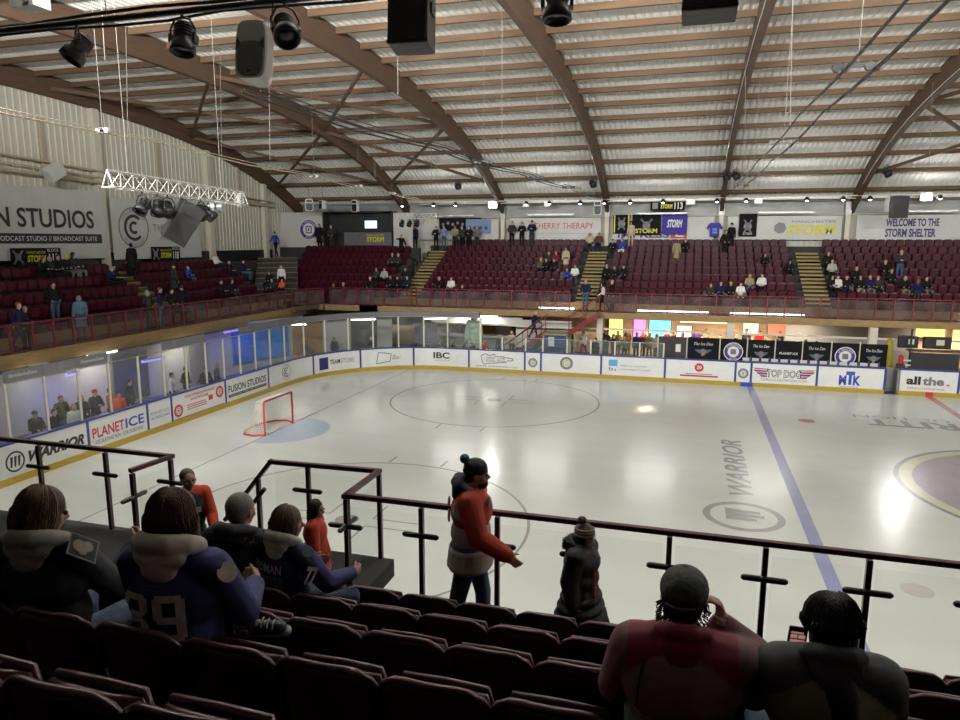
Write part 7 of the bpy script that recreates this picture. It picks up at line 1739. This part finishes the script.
d = MB(); d.box((0, .26, .42), (.40, .40, .05)); PAND = d.mesh('seat_pan', SEATM)
def near_seat(x, row, label, group):
    loc = V(x, -16.98-.79*row, nearz(row)); used = taken(loc)
    t = thing('stadium_seat', label, 'seat', (x, -16.98-.79*row, nearz(row)), 0, group)
    for n, me in (('backrest', BACK), ('seat_pan', PAND if used else PAN), ('bracket', BRK)):
        o = bpy.data.objects.new(n, me); COL.objects.link(o); o.parent = t
rown = ['front row by the near railing', 'second row from the near railing', 'third row from the near railing', 'fourth row from the near railing', 'fifth row, nearest the bottom of the photo', 'sixth row, behind the photo\'s bottom edge']
rng = [(11.6, 18.6), (9.5, 18.4), (9.2, 17.9), (9.6, 16.8), (10.8, 15.9)]
nseat = 0
for r, (a, b) in enumerate(rng):
    k = math.ceil((a-12.25)/.465)
    while 12.25+.465*k < b:
        near_seat(12.25+.465*k, r, 'dark maroon tip-up seat in the '+rown[r], 'seats of the '+rown[r]); k += 1; nseat += 1
# distant seats: one mesh each
SEATF = mat('maroon_seat_plastic_lit', (.055, .005, .014), rough=.33, noise=.08, spec=.22)  # same plastic as the near seats, redder copy for the lit stands
m2 = MB(); back_geo(m2, 4, 4, lip=False); m3 = MB(); back_geo(m3, 4, 4, lip=False); m3.box((0, .25, .41), (.38, .38, .05)); m3.box((0, .05, .2), (.06, .05, .4))
m2.tube([(-.2, -.02, .77), (-.15, -.045, .815), (.15, -.045, .815), (.2, -.02, .77)], .012, 4)
m2.prism([(-.18, .40), (.18, .40), (.2, .48), (.2, .68), (.16, .76), (-.16, .76), (-.2, .68), (-.2, .48)], lambda x, y, d: V(x, .075+d+.02*(y-.4), y), 0, .045)
m2.box((0, .05, .2), (.06, .05, .4))
FARSEAT = m2.mesh('stadium_seat', SEATF); FARSEAT2 = m3.mesh('stadium_seat', SEATF)
SEATDARK = None
def far_seat(loc, rz, label, group):
    o = bpy.data.objects.new('stadium_seat', FARSEAT2 if taken(loc) else FARSEAT); COL.objects.link(o); o.location = loc; o.rotation_euler = (0, 0, rz); tag(o, label, 'seat', group)
spots = []
for i in range(5):
    y = -9.0
    while y < 14.4-.1*i:
        if not (5.75 < y < 6.95) and pix((-9.6-.8*i, y, leftz(i)+.9))[0] > -120: spots.append((V(-9.6-.8*i, y, leftz(i)), -PI/2, i, 'L'))
        y += .47
for i in range(7):
    x = -11.0-.12*i
    while x < -4.0: spots.append((V(x, 18.6+.7*i, cornz(i)), PI, i, 'C')); x += .47
for i in range(9):
    x = -3.6-.0*i
    while x < 34.5:
        if not any(a-.2 < x < b+.2 for a, b in AIS) and not (x < -3.3): spots.append((V(x, 18.9+.8*i, farz(i)), PI, i, 'F'))
        x += .492
spots.sort(key=lambda s: (s[0]-CAMP).length)
nm = {'L': 'left stand', 'C': 'far left corner block', 'F': 'far stand'}
vis = [s for s in spots if -8 < pix(s[0]+V(0, 0, .6))[0] < 968]
indiv = vis[:300-nseat]; ids = set(id(s) for s in indiv)
ordn = ['front', 'second', 'third', 'fourth', 'fifth', 'sixth', 'seventh', 'eighth', 'top']
for loc, rz, i, st in indiv:
    l = 'maroon plastic seat in the %s row of the %s' % (ordn[i], nm[st]); far_seat(loc, rz, l, 'seats in the %s row of the %s' % (ordn[i], nm[st]))
rest = MB()
fv = [v.co.copy() for v in FARSEAT.vertices]; ff = [tuple(p.vertices) for p in FARSEAT.polygons]
fv2 = [v.co.copy() for v in FARSEAT2.vertices]; ff2 = [tuple(p.vertices) for p in FARSEAT2.polygons]
va = []; fa = []
for s in spots:
    if id(s) in ids: continue
    R = rotm(0, 0, s[1]); o = len(va); u = taken(s[0]); va += [s[0]+R @ v for v in (fv2 if u else fv)]; fa += [tuple(i+o for i in f) for f in (ff2 if u else ff)]
rest.add(va, fa, 0, False)
solo('stadium_seat', rest, SEATF, 'rows of maroon plastic seats filling the far stand', 'seats', kind='stuff')
